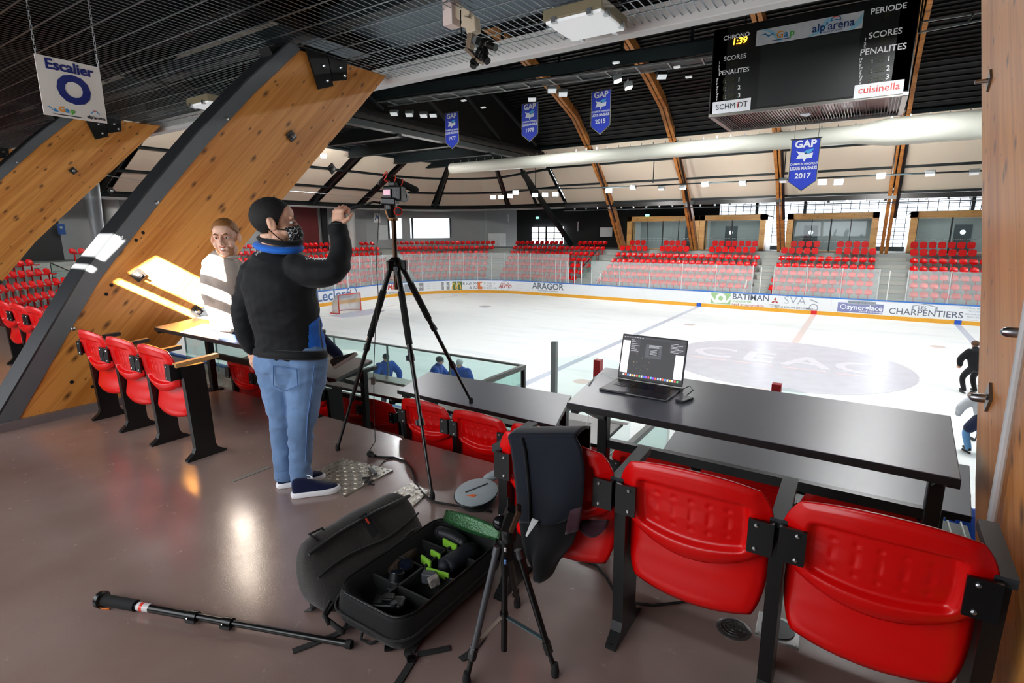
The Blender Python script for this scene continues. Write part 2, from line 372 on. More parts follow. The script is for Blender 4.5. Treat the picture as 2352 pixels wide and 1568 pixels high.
for x, m in ((-7.14, KB), (0, KR), (7.14, KB)): MB().box((x, 14.985, ICE + .125), (.32, .02, .25)).build('kick_mark', m, boards)
# glass on the boards: panes and posts
POST = mat('glass_post_grey', '#c9ced0', .4)
def rink_glass(a, b, top, step):
    n = max(1, round((b - a) / step)); s = (b - a) / n
    for i in range(n):
        u, v = a + i * s, a + (i + 1) * s
        strip(MB(), u + .05, v - .05, [(.045, BT), (.045, top), (.06, top), (.06, BT)], .9).build('glass_pane', RINKG, boards)
        p = PZ(u, .06, 0); MB().cyl((p.x, p.y, BT - .3), (p.x, p.y, top + .02), .035, n=6).build('glass_post', POST, boards)
    p = PZ(b, .06, 0); MB().cyl((p.x, p.y, BT - .3), (p.x, p.y, top + .02), .035, n=6).build('glass_post', POST, boards)
rink_glass(33, 75.2, ICE + 3.45, 1.2); rink_glass(77.2, 88.9, ICE + 2.95, 2.34); rink_glass(90.2, 95.9, ICE + 2.95, 1.9); rink_glass(97.3, 107, ICE + 2.95, 1.95)
for t in (74.4, 75.0, 75.7, 76.3, 88.9, 89.4, 90.2, 95.9, 96.4, 97.3): # pairs of tall white gate posts
    p = PZ(t, .12, 0); MB().box((p.x, p.y, BT + .8), (.05, .05, 1.9)).build('gate_post', WHITE, boards)
# adverts printed on the boards
INK = mat('ad_ink_grey', '#5d6577', .5); INKL = mat('ad_ink_light', '#9aa3b0', .5); INKB = mat('ad_ink_blue', '#4a6a9e', .5); INKR = mat('ad_ink_red', '#b0463f', .5); ADG = mat('ad_green', '#9cc08c', .5); ADMG = mat('ad_dark_green', '#4f6a44', .5); ADY = mat('ad_yellow', '#e5bd42', .5); ADGR = mat('ad_grey_panel', '#8f949b', .5); ADO = mat('ad_orange', '#d0703f', .5); ADP = mat('ad_violet', '#7a7fae', .5); ADW = mat('ad_white', '#f1f4f7', .5)
def tpx(px, py=690, z=ICE + .65):
    # outline position seen at this pixel column
    best = min((abs(proj(PZ(45 + i * .05, 0, z))[0] - px), 45 + i * .05) for i in range(1200)); return best[1]
def proj(p):
    d = Vector(p) - CAM; w = d.dot(cF); return 1176 + FOC * d.dot(cR) / w, 784 - FOC * d.dot(cU) / w
def on_boards(o, t0, z0, off):
    me = o.data
    for v in me.vertices:
        u, w, h = v.co; v.co = PZ(t0 + u, -off - h, z0 + w)
def ad_text(s, px, zc, size, m, bold=.01, sx=1.0, align='CENTER', shear=0.0):
    o = text(s, size, m, None, Matrix.Identity(4), 'advert_lettering', .001, bold, align, sx, shear); on_boards(o, tpx(px), ICE + zc, .004); o.parent = boards; o.matrix_parent_inverse = parent_matrix(boards).inverted()
def ad_rect(a, b, z0, z1, m, off=.003, name='advert_panel'):
    ta, tb = tpx(a), tpx(b); mb = MB(); strip(mb, ta, tb, [(-off, ICE + z0), (-off, ICE + z1), (-off + .002, ICE + z1), (-off + .002, ICE + z0)]).build(name, m, boards)
def ad_poly(px, pts, m, off=.006, name='advert_emblem'):
    t0 = tpx(px); mb = MB().prism([(x, y, 0) for x, y in pts], (0, 0, .002)); o = mb.build(name, m, None); on_boards(o, t0, 0 + ICE, off); o.parent = boards; o.matrix_parent_inverse = parent_matrix(boards).inverted()
def ringpts(x, y, r0, r1, n=24): return None
def ad_ring(px, zc, r0, r1, m, off=.006):
    t0 = tpx(px); n = 24; mb = MB()
    vs = []
    for k in range(n):
        a = 2 * math.pi * k / n
        for r in (r0, r1): vs.append(PZ(t0 + r * math.cos(a), -off, ICE + zc + r * math.sin(a)))
    mb.add(vs, [(2 * k, 2 * k + 1, (2 * k + 3) % (2 * n), (2 * k + 2) % (2 * n)) for k in range(n)]).build('advert_emblem', m, boards)
ad_text('E.Leclerc', 757, .70, 1.05, INKB, .018); ad_ring(808, .72, .42, .5, INKB); ad_text('L', 808, .72, .7, INKR, .02)
ad_text('MBE', 903, .82, .62, INKR, .02, shear=.25); ad_text('TRANSPORTS EN COMMUN PAREDES', 920, .34, .20, INKB, .006); ad_text('______', 905, .6, .25, INKL)
ad_rect(926, 950, .32, .95, INKL); 
for a, b in ((960, 978), (1014, 1032)): ad_rect(a, b, .32, .98, ADGR); ad_text('kurz', (a + b) / 2, .68, .28, ADW, .01)
for z in (.85, .68, .5): ad_text('------ ------- ----', 996, z, .2, INKL)
ad_rect(1036, 1062, .28, 1.0, ADMG)
for s in (-1, 1): ad_poly(1049, [(s * .0 - .22 + .22 * (1 + s) + .20 * math.cos(a) * (1 if True else 1), .34 + .55 * math.sin(a)) for a in [math.pi * i / 10 for i in range(11)]] + [(s * .0 - .22 + .22 * (1 + s) + .12 * math.cos(a), .34 + .43 * math.sin(a)) for a in [math.pi * (10 - i) / 10 for i in range(11)]], ADY)
ad_text('RÉGION', 1080, .82, .36, INK, .012); ad_text('SUD', 1088, .46, .36, INK, .012); ad_rect(1097, 1108, .32, .95, ADO, .004); ad_rect(1103, 1109, .55, .85, ADW, .006)
for z, s in ((.82, 'PROVENCE'), (.62, 'ALPES'), (.42, 'CÔTE D\'AZUR')): ad_text(s, 1125, z, .2, INKL)
ad_text('univers', 1160, .85, .26, INKR, .01); ad_text('AUTO', 1160, .58, .42, INKR, .03, shear=.2); ad_ring(1160, .62, .40, .43, INKL)
for z in (.85, .7, .52): ad_text('----- ------', 1192, z, .2, INKL)
ad_text('----------------------', 1178, .32, .16, INKR)
ad_text('ARAGOR', 1258, .76, .72, INK, .016); ad_text('Expertise Comptable', 1258, .43, .22, INKL); ad_text('---- -- --- ----', 1258, .27, .15, INKL)
ad_rect(1633, 1679, .28, 1.05, ADG); ad_ring(1655, .68, .16, .34, ADW)
ad_poly(1655, [(-.75, .80), (-.62, .86), (-.4, .55), (-.2, .62), (-.2, .34), (-.45, .36)], ADW); ad_poly(1655, [(.75, .80), (.62, .86), (.4, .55), (.2, .62), (.2, .34), (.45, .36)], ADW)
ad_text('BATIMAN', 1724, .84, .54, INK, .012); ad_text('menuiseries.', 1706, .55, .25, ADG, .01); ad_text('neuf et renovation', 1718, .32, .27, INKR, .006)
for a in (90, 210, 330):
    c, s_ = math.cos(math.radians(a)), math.sin(math.radians(a)); L_ = .25
    ad_poly(1780, [(0, .70), (L_ * .5 * c - L_ * .28 * s_, .70 + L_ * .5 * s_ + L_ * .28 * c), (L_ * c, .70 + L_ * s_), (L_ * .5 * c + L_ * .28 * s_, .70 + L_ * .5 * s_ - L_ * .28 * c)], INKR)
ad_text('MITSUBISHI\nMOTORS', 1780, .38, .12, INK)
ad_text('SVA', 1825, .80, .72, INKL, -.012, sx=1.05); ad_text('NOUS RELIONS LES HOMMES ---', 1828, .34, .17, INK); ad_ring(1869, .42, .2, .26, INKL); ad_poly(1869, [(-.3, .95), (-.1, .85), (.3, .72), (.1, .86), (-.1, .93)], INKL)
ad_rect(1925, 2030, .30, .88, ADP); ad_rect(1945, 2010, .80, 1.02, INKL, .005); ad_text('HOCKEY SUR GLACE', 1977, .91, .15, ADW); ad_text('synerglace', 1986, .62, .44, ADW, .018); ad_text('loisirs réinventés', 2002, .40, .18, ADW, .005); ad_ring(1937, .62, .12, .16, ADW, .007)
ad_text('CHARPENTIERS', 2126, .52, .50, INK, .008); ad_text('LES', 2118, .82, .28, INK, .006)
ad_poly(2122, [(-.6, .72), (-.5, .72), (-.5, .9), (0, 1.02), (.5, .9), (.5, .72), (.6, .72), (.6, .92), (0, 1.07), (-.6, .92)], INKL)
for z, s in ((.95, 'CONSTRUCTION BOIS'), (.78, 'OSSATURE'), (.62, 'COUVERTURE'), (.46, 'ZINGUERIE')): ad_text(s, 2238, z, .13, INKL, .002)
ad_text('-------------', 2235, .32, .12, ADO)
# goal
goal = thing('hockey_goal', 'hockey goal with red posts and white net at the far end of the ice', 'goal', (-26, 0, ICE))
GR = mat('goal_red', '#c63a35', .4); gz = ICE
MB().tube([(-26, -.915, gz), (-26, -.915, gz + 1.17), (-26, -.87, gz + 1.22), (-26, .87, gz + 1.22), (-26, .915, gz + 1.17), (-26, .915, gz)], .035, 8).build('goal_frame', GR, goal, smooth=1)
MB().tube([(-26, -.915, gz + .04), (-26.6, -1.15, gz + .04), (-27.05, -.6, gz + .04), (-27.1, 0, gz + .04), (-27.05, .6, gz + .04), (-26.6, 1.15, gz + .04), (-26, .915, gz + .04)], .03, 8).build('base_frame', GR, goal, smooth=1)
NETM = glass('goal_net', (.8, .8, .8), haze=.34, hazecol=(.9, .9, .9))
def net(u, v):
    a = math.pi * u; x = -26 - (1.08 if v < .6 else 1.08 - .6 * (v - .6) / .4) * math.sin(a) ** .7; y = -math.cos(a) * (.92 + .18 * math.sin(a)); return (x, y, gz + .03 + 1.17 * v)
MB().grid(net, 20, 8).build('net', NETM, goal, smooth=3)
MB().add([(-26, -.9, gz + 1.2), (-26.5, -.75, gz + 1.2), (-26.5, .75, gz + 1.2), (-26, .9, gz + 1.2)], [(0, 1, 2, 3)]).build('top_net', NETM, goal)
# ------------------------------------------------------------------ gallery floor and tiers
def floor_mat():
    m = bpy.data.materials.new('epoxy_floor'); m.use_nodes = True; nt = m.node_tree; N = nt.nodes; L = nt.links; b = N['Principled BSDF']
    tc = N.new('ShaderNodeTexCoord'); n1 = N.new('ShaderNodeTexNoise'); n1.inputs['Scale'].default_value = 1.1; n1.inputs['Detail'].default_value = 5; L.new(tc.outputs['Object'], n1.inputs[0])
    r = N.new('ShaderNodeValToRGB'); r.color_ramp.elements[0].color = (*rgb('#80675f'), 1); r.color_ramp.elements[1].color = (*rgb('#958079'), 1); r.color_ramp.elements[0].position = .3; r.color_ramp.elements[1].position = .7; L.new(n1.outputs['Fac'], r.inputs[0])
    n3 = N.new('ShaderNodeTexNoise'); n3.inputs['Scale'].default_value = 9; n3.inputs['Detail'].default_value = 9; n3.inputs['Roughness'].default_value = .8; L.new(tc.outputs['Object'], n3.inputs[0])
    rr = N.new('ShaderNodeMapRange'); rr.inputs[1].default_value = .35; rr.inputs[2].default_value = .7; rr.inputs[3].default_value = .17; rr.inputs[4].default_value = .30; L.new(n3.outputs['Fac'], rr.inputs[0]); L.new(rr.outputs[0], b.inputs['Roughness'])
    dk = N.new('ShaderNodeMapRange'); dk.inputs[1].default_value = .70; dk.inputs[2].default_value = .76; dk.inputs[3].default_value = 1; dk.inputs[4].default_value = .6; L.new(n3.outputs['Fac'], dk.inputs[0])
    mx = N.new('ShaderNodeMix'); mx.data_type = 'RGBA'; mx.blend_type = 'MULTIPLY'; mx.inputs[0].default_value = 1; L.new(r.outputs[0], mx.inputs[6]); L.new(dk.outputs[0], mx.inputs[7]); L.new(mx.outputs[2], b.inputs['Base Color'])
    n2 = N.new('ShaderNodeTexNoise'); n2.inputs['Scale'].default_value = 140; n2.inputs['Detail'].default_value = 2; L.new(tc.outputs['Object'], n2.inputs[0])
    bp = N.new('ShaderNodeBump'); bp.inputs['Strength'].default_value = .10; bp.inputs['Distance'].default_value = .004; L.new(n2.outputs['Fac'], bp.inputs['Height']); L.new(bp.outputs[0], b.inputs['Normal'])
    b.inputs['Specular IOR Level'].default_value = .9; b.inputs['Coat Weight'].default_value = .35; b.inputs['Coat Roughness'].default_value = .16
    return m
FLOORM = floor_mat()
EDGE = -20.92
floor = MB().box((-1.5, (EDGE - 26) / 2, -.15), (23, 26 + EDGE, .30)).build('floor', FLOORM, kind='structure')
MB().box((-1.5, -20.42, -.68), (15, 1.0, .30)).build('floor_tier', FLOORM, kind='structure')
MB().box((-4.2, -19.2, -1.21), (9.6, 1.44, .30)).build('floor_tier', FLOORM, kind='structure')
MB().box((4.6, -19.2, -1.21), (2.8, 1.44, .30)).build('floor_tier', FLOORM, kind='structure')
GWH = mat('fascia_white', '#b8bdbd', .6)
MB().box((-1.5, -20.0, -2.45), (15, 1.1, 2.3)).build('wall_gallery_support', GWH, kind='structure')
MB().box((-4.2, -18.52, -2.45), (9.6, .12, 2.3)).build('wall_gallery_front', GWH, kind='structure')
MB().box((-1.5, -25, -2.0), (23, 1, 3.2)).build('wall_gallery_back', GWH, kind='structure')
# walkway around the ice and the concrete terraces of the stands
strip(MB(), -2, T1, [(.12, ICE - .02), (.12, ICE + .0), (9.3, ICE + .0), (9.3, ICE - .02)]).build('floor_walkway', CONC, kind='structure', smooth=.5)
NR = 7
rowd = lambda k: 1.6 + .93 * k
rowz = lambda k: -2.75 + .46 * k
SCRE = mat('terrace_concrete', '#9da3a0', .75, var=.10, vscale=.9)
for k in range(NR):
    top = rowz(k); d0 = rowd(k) - .42; d1 = d0 + .93 if k < NR - 1 else 13.0
    strip(MB(), 19.0, T1, [(d0, ICE), (d0, top), (d1, top), (d1, ICE)], 1.0).build('floor_terrace', SCRE, kind='structure', smooth=.5)
# aisle steps
AIS = [(40.7, 42.0), (60.95, 61.75), (67.4, 68.25), (75.6, 77.0), (88.5, 89.7), (95.7, 97.5)]
STEPM = mat('step_concrete', '#a8aca6', .75)
for a, b in AIS:
    for k in range(NR):
        d0 = rowd(k) - .42
        strip(MB(), a + .1, b - .1, [(d0 - .32, rowz(k) - .46), (d0 - .32, rowz(k) - .23), (d0 + .002, rowz(k) - .23), (d0 + .002, rowz(k) - .46)], .8).build('floor_aisle_step', STEPM, kind='structure')
# ------------------------------------------------------------------ seats of the bowl
def shell_seat():
    # one-piece moulded stadium shell: pan, curled lip and low rounded back; local +y looks at the rink
    prof = [(.40, .40), (.41, .44), (.38, .455), (.22, .425), (.08, .43), (.02, .47), (-.02, .58), (-.05, .68), (-.06, .735)]
    hw = [.15, .20, .215, .22, .215, .21, .205, .19, .12]
    vs = []; fs = []; n = 5
    for i, ((y, z), w) in enumerate(zip(prof, hw)):
        for j in range(n):
            u = -1 + 2 * j / (n - 1); vs.append((u * w, y + (.05 * (u * u) if i > 4 else 0), z + (.025 * u * u if i < 5 else -.03 * u ** 4 if i == 8 else 0)))
    for i in range(len(prof) - 1):
        for j in range(n - 1): fs.append((i * n + j, (i + 1) * n + j, (i + 1) * n + j + 1, i * n + j + 1))
    mb = MB().add(vs, fs); mb.box((0, .12, .21), (.05, .05, .42)); return mb.mesh('stadium_seat')
def tip_seat():
    mb = MB(); n = 8
    out = [(-.2, .52), (-.215, .72), (-.16, .82), (0, .85), (.16, .82), (.215, .72), (.2, .52), (.12, .49), (-.12, .49)]
    mb.prism([(x, -.06 + .05 * (abs(x) / .2) ** 2, z) for x, z in out], (0, .035, 0))
    mb.prism([(x * .95, .05, z - .18) for x, z in [(-.2, .62), (-.21, .78), (.21, .78), (.2, .62), (.1, .58), (-.1, .58)]], (0, .03, 0))
    mb.box((0, .0, .13), (.05, .06, .28)); return mb.mesh('tip_up_seat')
seat_me = shell_seat(); seat_me.materials.append(REDF); seat_me.shade_smooth(); seat_me.set_sharp_from_angle(angle=.9)
tip_me = tip_seat(); tip_me.materials.append(REDF); tip_me.shade_smooth(); tip_me.set_sharp_from_angle(angle=.6)
SECT = [(20.0, 40.7, 'near'), (42.0, 60.95, 'end'), (61.75, 67.4, 'corner'), (68.25, 75.6, 'bend'), (77.0, 88.5, 'far1'), (89.7, 95.7, 'far2'), (97.5, 106.5, 'far3')]
LAB = {'near': ('red moulded shell seat in the stand beyond the leaning timber columns', 'seats of the stand beyond the columns'),
       'end': ('red moulded shell seat in the end stand behind the goal', 'seats of the end stand'),
       'corner': ('red moulded shell seat in the corner stand under the long bright window', 'seats of the corner stand under the window'),
       'bend': ('red moulded shell seat in the stand in front of the black wall', 'seats in front of the black wall'),
       'far1': ('red moulded shell seat in the far stand below the two joined timber-framed boxes', 'seats below the joined boxes'),
       'far2': ('red moulded shell seat in the far stand below the separate timber-framed box', 'seats below the separate box'),
       'far3': ('red moulded shell seat in the far stand below the last timber-framed box beside the pillar', 'seats below the last box')}
top_x = {6: [(1445, 1486), (1517, 1572), (1637, 1748), (1816, 1888), (1921, 1998), (2085, 2238)], 5: [(1426, 1492), (1515, 1585), (1623, 1735), (1794, 1882), (1918, 2015), (2090, 2248)]}
SEATS = []
for a, b, nm in SECT:
    for k in range(NR):
        d = rowd(k); t = a + .25
        tip = k >= 5 and nm.startswith('far')
        aa, bb = (a, b)
        while t < bb - .2:
            p, n = P(t, d); p2, _ = P(t + .01, d); g = max((p2 - p).length / .01, .3)
            step = .50 / g
            q = proj(Vector((p.x, p.y, rowz(k) + .6))); keep = -30 < q[0] < 2300
            if tip: keep = keep and any(u <= q[0] <= v for u, v in top_x[k])
            if nm == 'end' and k >= 5 and 590 < q[0] < 690: keep = False
            if nm == 'bend' and k == 6 and 1292 < q[0] < 1325: keep = False
            if keep: SEATS.append(((p - Vector((CAM.x, CAM.y, 0))).length, p, n, rowz(k), tip, nm))
            t += step
SEATS.sort(key=lambda s: s[0])
# seats hidden behind the near timber column and the two people do not need to be single objects
COLS = [at_x(805, 520, -36.8), at_y(1112, 520, 24.6), at_x(262, 520, -37.2)]
SEATS = [s for s in SEATS if all(math.hypot(s[1].x - c.x, s[1].y - c.y) > .8 for c in COLS)]
def hidden(s):
    q = proj(Vector((s[1].x, s[1].y, s[3] + .6)))
    return (255 < q[0] < 580) or (q[0] < -8)
vis = [s for s in SEATS if not hidden(s)]; single = vis[:300]; sid = set(id(s) for s in single)
rest = MB()
for s in SEATS:
    dist, p, n, z, tip, nm = s; rz = math.atan2(-n.y, -n.x) - math.pi / 2
    me = tip_me if tip else seat_me
    if id(s) in sid:
        o = bpy.data.objects.new('tip_up_seat' if tip else 'stadium_seat', me); o.location = (p.x, p.y, z); o.rotation_euler = (0, 0, rz); link(o)
        l, g = LAB[nm]
        if tip: l = l.replace('moulded shell', 'tip-up'); g = 'tip-up ' + g
        tag(o, l, 'seat', g)
    else:
        M4 = Matrix.Translation((p.x, p.y, z)) @ Matrix.Rotation(rz, 4, 'Z')
        rest.add([M4 @ v.co for v in me.vertices], [tuple(f.vertices) for f in me.polygons])
ro = rest.build('distant_seats', REDF, smooth=.9, fixn=False); tag(ro, 'further red seats filling the upper rows of the distant stands', 'seats', kind='stuff')
print('seats', len(SEATS), len(single))
# rails along the seat rows: glass screens by the aisles
def glass_screen(name, t, k0, k1, label):
    th = thing(name, label, 'glass screen', tuple(PZ(t, rowd(k0), rowz(k0))))
    a = PZ(t, rowd(k0) - .3, 0); b = PZ(t, rowd(k1), 0)
    MB().prism([(a.x, a.y, rowz(k0)), (b.x, b.y, rowz(k1)), (b.x, b.y, rowz(k1) + 1.0), (a.x, a.y, rowz(k0) + 1.0)], (.02, .02, 0)).build('pane', TEAL, th)
    MB().bar((a.x, a.y, rowz(k0) + 1.0), (b.x, b.y, rowz(k1) + 1.0), .04).build('handrail', BLACK, th)
    for q, z in ((a, rowz(k0)), (b, rowz(k1))): MB().cyl((q.x, q.y, z), (q.x, q.y, z + 1.0), .02, n=6).build('post', BLACK, th)
glass_screen('aisle_screen', 75.4, 1, 4, 'teal glass screen with black rail beside the stairs by the black wall')
glass_screen('aisle_screen', 40.55, 2, 4, 'teal glass screen with black rail beyond the leaning columns')
# white stair railings by the ice
for t, lab in ((77.3, 'white tubular stair railing at the foot of the far stand by the black wall'), (88.3, 'white tubular stair railing below the joined timber boxes'), (40.9, 'white tubular railing at the foot of the stand beyond the columns')):
    th = thing('stair_railing', lab, 'railing', tuple(PZ(t, .9, ICE)))
    pts = [PZ(t, .6, ICE), PZ(t, .6, ICE + 1.0), PZ(t, 1.6, -1.75), PZ(t, 1.6, -2.75)]
    MB().tube(pts, .03, 6).build('frame', WHITE, th); 
    for z in (.35, .68): MB().tube([PZ(t, .6, ICE + z), PZ(t, 1.6, -2.75 + z)], .02, 6).build('rail', WHITE, th)
# ------------------------------------------------------------------ outer walls
WP = [(-39, -24), (-39, 13.5), (-30.5, 27.6), (-9.0, 27.6)]
def wall_piece(name, a, b, z0, z1, m, th=.25, parent=None, kind='structure'):
    a = Vector((*a, 0)); b = Vector((*b, 0)); d = (b - a); n = Vector((d.y, -d.x, 0)).normalized() * th
    mb = MB().prism([(a.x, a.y, z0), (b.x, b.y, z0), (b.x, b.y, z1), (a.x, a.y, z1)], n * -1)
    return mb.build(name, m, parent, kind=kind if parent is None else None)
lerp = lambda a, b, u: (a[0] + (b[0] - a[0]) * u, a[1] + (b[1] - a[1]) * u)
wall_piece('wall_left', WP[0], WP[1], -1, 4.3, GWALL)
# corner wall with the long window: opening between u0,u1
CW = (WP[1], WP[2])
def u_at(px):
    d = ray(px, 520); a = Vector(WP[1]); e = Vector(WP[2]) - a; r = Vector((d.x, d.y)); c = Vector((CAM.x, CAM.y)) - a
    return (c.x * r.y - c.y * r.x) / (e.x * r.y - e.y * r.x)
u0, u1, zb, zt = u_at(893), u_at(1034), .98, 2.98
for (ua, ub, z0, z1) in ((0, u0, -1, 4.3), (u1, 1, -1, 4.3), (u0, u1, -1, zb), (u0, u1, zt, 4.3)): wall_piece('wall_corner', lerp(*CW, ua), lerp(*CW, ub), z0, z1, GWALL)
wall_piece('wall_far', WP[2], WP[3], -1, 4.3, BWALL)
WGL = glass('window_glass', (.97, .98, 1.0))
w1 = wall_piece('window_1', lerp(*CW, u0), lerp(*CW, u1), zb, zt, WGL, .03)
FRM = mat('window_frame_dark', '#23282a', .5); 
for u in (u0, u_at(928), u_at(940), u_at(947), u1):
    p = lerp(*CW, u); MB().box((p[0] + .1, p[1] - .1, (zb + zt) / 2), (.12, .12, zt - zb)).build('window_frame', FRM, w1)
p = lerp(*CW, u_at(932)); MB().box((p[0] + .05, p[1] - .05, 2), (.75, .4, 2.1), (0, 0, math.atan2(WP[2][1] - WP[1][1], WP[2][0] - WP[1][0]))).build('pier', GWALL, w1)
# far facade glazing with dark grid
FY = 28.0
fac = MB().box((2.5, FY + .3, 1.85), (23.2, .03, 4.1)).build('window_2', WGL, kind='structure')
gm = MB(); x = -9.0
while x < 14.1: gm.box((x, FY + .25, 1.85), (.045, .05, 4.1)); x += .62
z = 0.0
while z < 3.9: gm.box((2.5, FY + .25, z), (23.2, .05, .035)); z += .30
gm.build('mullion_grid', FRM, fac)
for x in (-6, -2.3, 8.5): MB().box((x, FY + .1, 1.9), (.22, .2, 4.2)).build('facade_post', FRM, fac)
MB().box((2.5, FY, .12), (23.2, .3, .45)).build('wall_far_plinth', FRM, kind='structure')
# outside ground seen through the facades (pale, sunlit)
MB().box((0, 60, -4.2), (160, 60, .2)).build('floor_outside', mat('outside_paving', '#d8d6d0', .9), kind='structure')
# dark red panels, piers, black recess on the end wall
for (a, b, m, nm) in ((4.6, 7.6, MAROON, 'wall_panel'), (2.4, 4.4, BWALL, 'wall_panel'), (8.0, 8.6, BWALL, 'wall_panel')):
    o = MB().box((-38.6, (a + b) / 2, 1.9), (.12, b - a, 4.2)).build('wall_' + ('maroon_panel' if m is MAROON else 'black_recess'), m, kind='structure')
for y0, y1 in ((-13, -11), (-6.5, -5.2)): MB().box((-38.6, (y0 + y1) / 2, 1.9), (.12, y1 - y0, 4.2)).build('wall_black_recess', BWALL, kind='structure')
COLM = mat('column_concrete', '#b0b3b0', .8, var=.05)
def round_column(px, dist_y=None, x=None, label=''):
    p = at_x(px, 520, x) if x is not None else at_y(px, 520, dist_y)
    c = MB().cyl((p.x, p.y, -1), (p.x, p.y, 4.1), .42, n=20).build('concrete_column', COLM, smooth=.6); tag(c, label, 'column'); return c
round_column(805, x=-36.8, label='round pale concrete column beside the maroon wall panel')
round_column(1112, dist_y=24.6, label='round pale concrete column between the long window and the radiator')
round_column(262, x=-37.2, label='round pale concrete column behind the hanging net')
p = at_y(1078, 520, 24.5); tag(MB().box((p.x, p.y, 1.6), (.3, .3, 5)).build('steel_post', DARK), 'slim dark steel post at the end of the long window', 'post')
# fittings on the walls
SIGNB = mat('sign_blue', '#1d4f93', .5); PAPER = mat('paper', '#d9dcdd', .8)
def wall_sign(name, px, py, w, h, m, label, cat='sign', x=None, y=None):
    p = at_x(px, py, x) if x is not None else at_y(px, py, y)
    d = (CAM - p); d.z = 0; d.normalize(); s = Vector((-d.y, d.x, 0))
    th = thing(name, label, cat, tuple(p))
    mb = MB().prism([p + s * (i * w / 2) + Vector((0, 0, j * h / 2)) for i, j in ((-1, -1), (1, -1), (1, 1), (-1, 1))], d * .02); mb.build('panel', m, th); return th, p, s, d
th, p, s, d = wall_sign('letter_sign', 866, 500, .62, .9, WHITE, 'small white sign with a blue letter A on the grey wall', x=-38.2); text('A', .7, SIGNB, th, plane_m(p + d * .024, s * -1 if s.dot(cR) < 0 else s, (0, 0, 1)), depth=.003, bold=.02)
th, p, s, d = wall_sign('letter_sign', 1163, 501, .5, .85, WHITE, 'small white sign with a blue letter B on the grey wall', y=26.6); text('B', .6, SIGNB, th, plane_m(p + d * .024, s if s.dot(cR) > 0 else s * -1, (0, 0, 1)), depth=.003, bold=.02)
for px_, py_, w_, h_, m_, l_, kx in ((141, 526, .36, .62, SIGNB, 'small blue notice on the grey wall beyond the leaning columns', 'x'), (1088, 535, .75, 1.05, SIGNB, 'blue pictogram sign beside the round column', 'y'), (880, 534, .9, 1.4, PAPER, 'white paper notice on the grey end wall', 'x'), (1392, 533, 1.2, .9, PAPER, 'white paper notice on the black wall', 'y'), (1130, 527, .45, .4, PAPER, 'small white paper on the grey wall right of the round column', 'y'), (1144, 526, .45, .4, PAPER, 'second small white paper on the grey wall right of the round column', 'y')):
    th, p, s, d = wall_sign('wall_notice', px_, py_, w_, h_, m_, l_, 'notice', x=-38.0 if kx == 'x' else None, y=26.9 if kx == 'y' else None)
    if m_ is SIGNB: MB().ell(p + d * .03 + Vector((0, 0, .1)), (w_ * .2, w_ * .2, w_ * .2)).build('pictogram', WHITE, th)
_u = u_at(1140); _w = lerp(*CW, _u); _an = math.atan2(WP[2][1] - WP[1][1], WP[2][0] - WP[1][0]); rp = Vector((_w[0] + .16 * math.sin(_an), _w[1] - .16 * math.cos(_an), at_y(1140, 551, 25).z)); rad = thing('radiator', 'white panel radiator on the grey wall right of the round column', 'radiator', (rp.x, rp.y, rp.z)); MB().box(rp, (2.1, .13, 1.4), (0, 0, _an)).build('panel', WHITE, rad, bevel=.03)
for i in range(9): MB().box((rp.x + (-.92 + i * .23) * math.cos(_an) + .075 * math.sin(_an), rp.y + (-.92 + i * .23) * math.sin(_an) - .075 * math.cos(_an), rp.z), (.03, .03, 1.2), (0, 0, _an)).build('fin', WHITE, rad)
# glazed double door in the black wall
p0 = at_y(1221, 560, 27.3); p1 = at_y(1292, 520, 27.3)
LITG = glass('door_glass', (.97, .98, 1.0))
door = MB().box(((p0.x + p1.x) / 2, 27.5, (p0.z + p1.z) / 2), (p1.x - p0.x, .5, p1.z - p0.z)).build('door_1', mat('daylight_behind_door', '#ffffff', .9, emit='#f4f8ff', estr=2.6), kind='structure')
for i in range(5):
    x = p0.x + (p1.x - p0.x) * i / 4; MB().box((x, 27.22, (p0.z + p1.z) / 2), (.2 if i == 2 else .12, .08, p1.z - p0.z + .15)).build('door_stile', FRM, door)
for j in range(4): MB().box(((p0.x + p1.x) / 2, 27.22, p0.z + (p1.z - p0.z) * j / 3), (p1.x - p0.x, .05, .07)).build('door_rail', FRM, door)
for px_, l_ in ((1234, 'green lit exit lamp above the glazed door'), (1487, 'green lit exit lamp hanging beside the joined boxes'),):
    p = at_y(px_, 500 if px_ == 1234 else 493, 27.52 if px_ == 1234 else 23.96); p.z = p.z if px_ == 1234 else 2.98; o = MB().box(p, (.36, .08, .2)).build('exit_lamp', mat('exit_green', '#6fd8b8', .5, emit='#8ff0d0', estr=2.0), bevel=.02); tag(o, l_, 'exit lamp')
p = at_y(1327, 520, 27.5); tag(MB().box((p.x, 27.55, p.z), (.12, .1, 1.0)).build('door_handle_bar', STEEL, bevel=.03), 'tall metal handle bar on the black wall door', 'door handle')
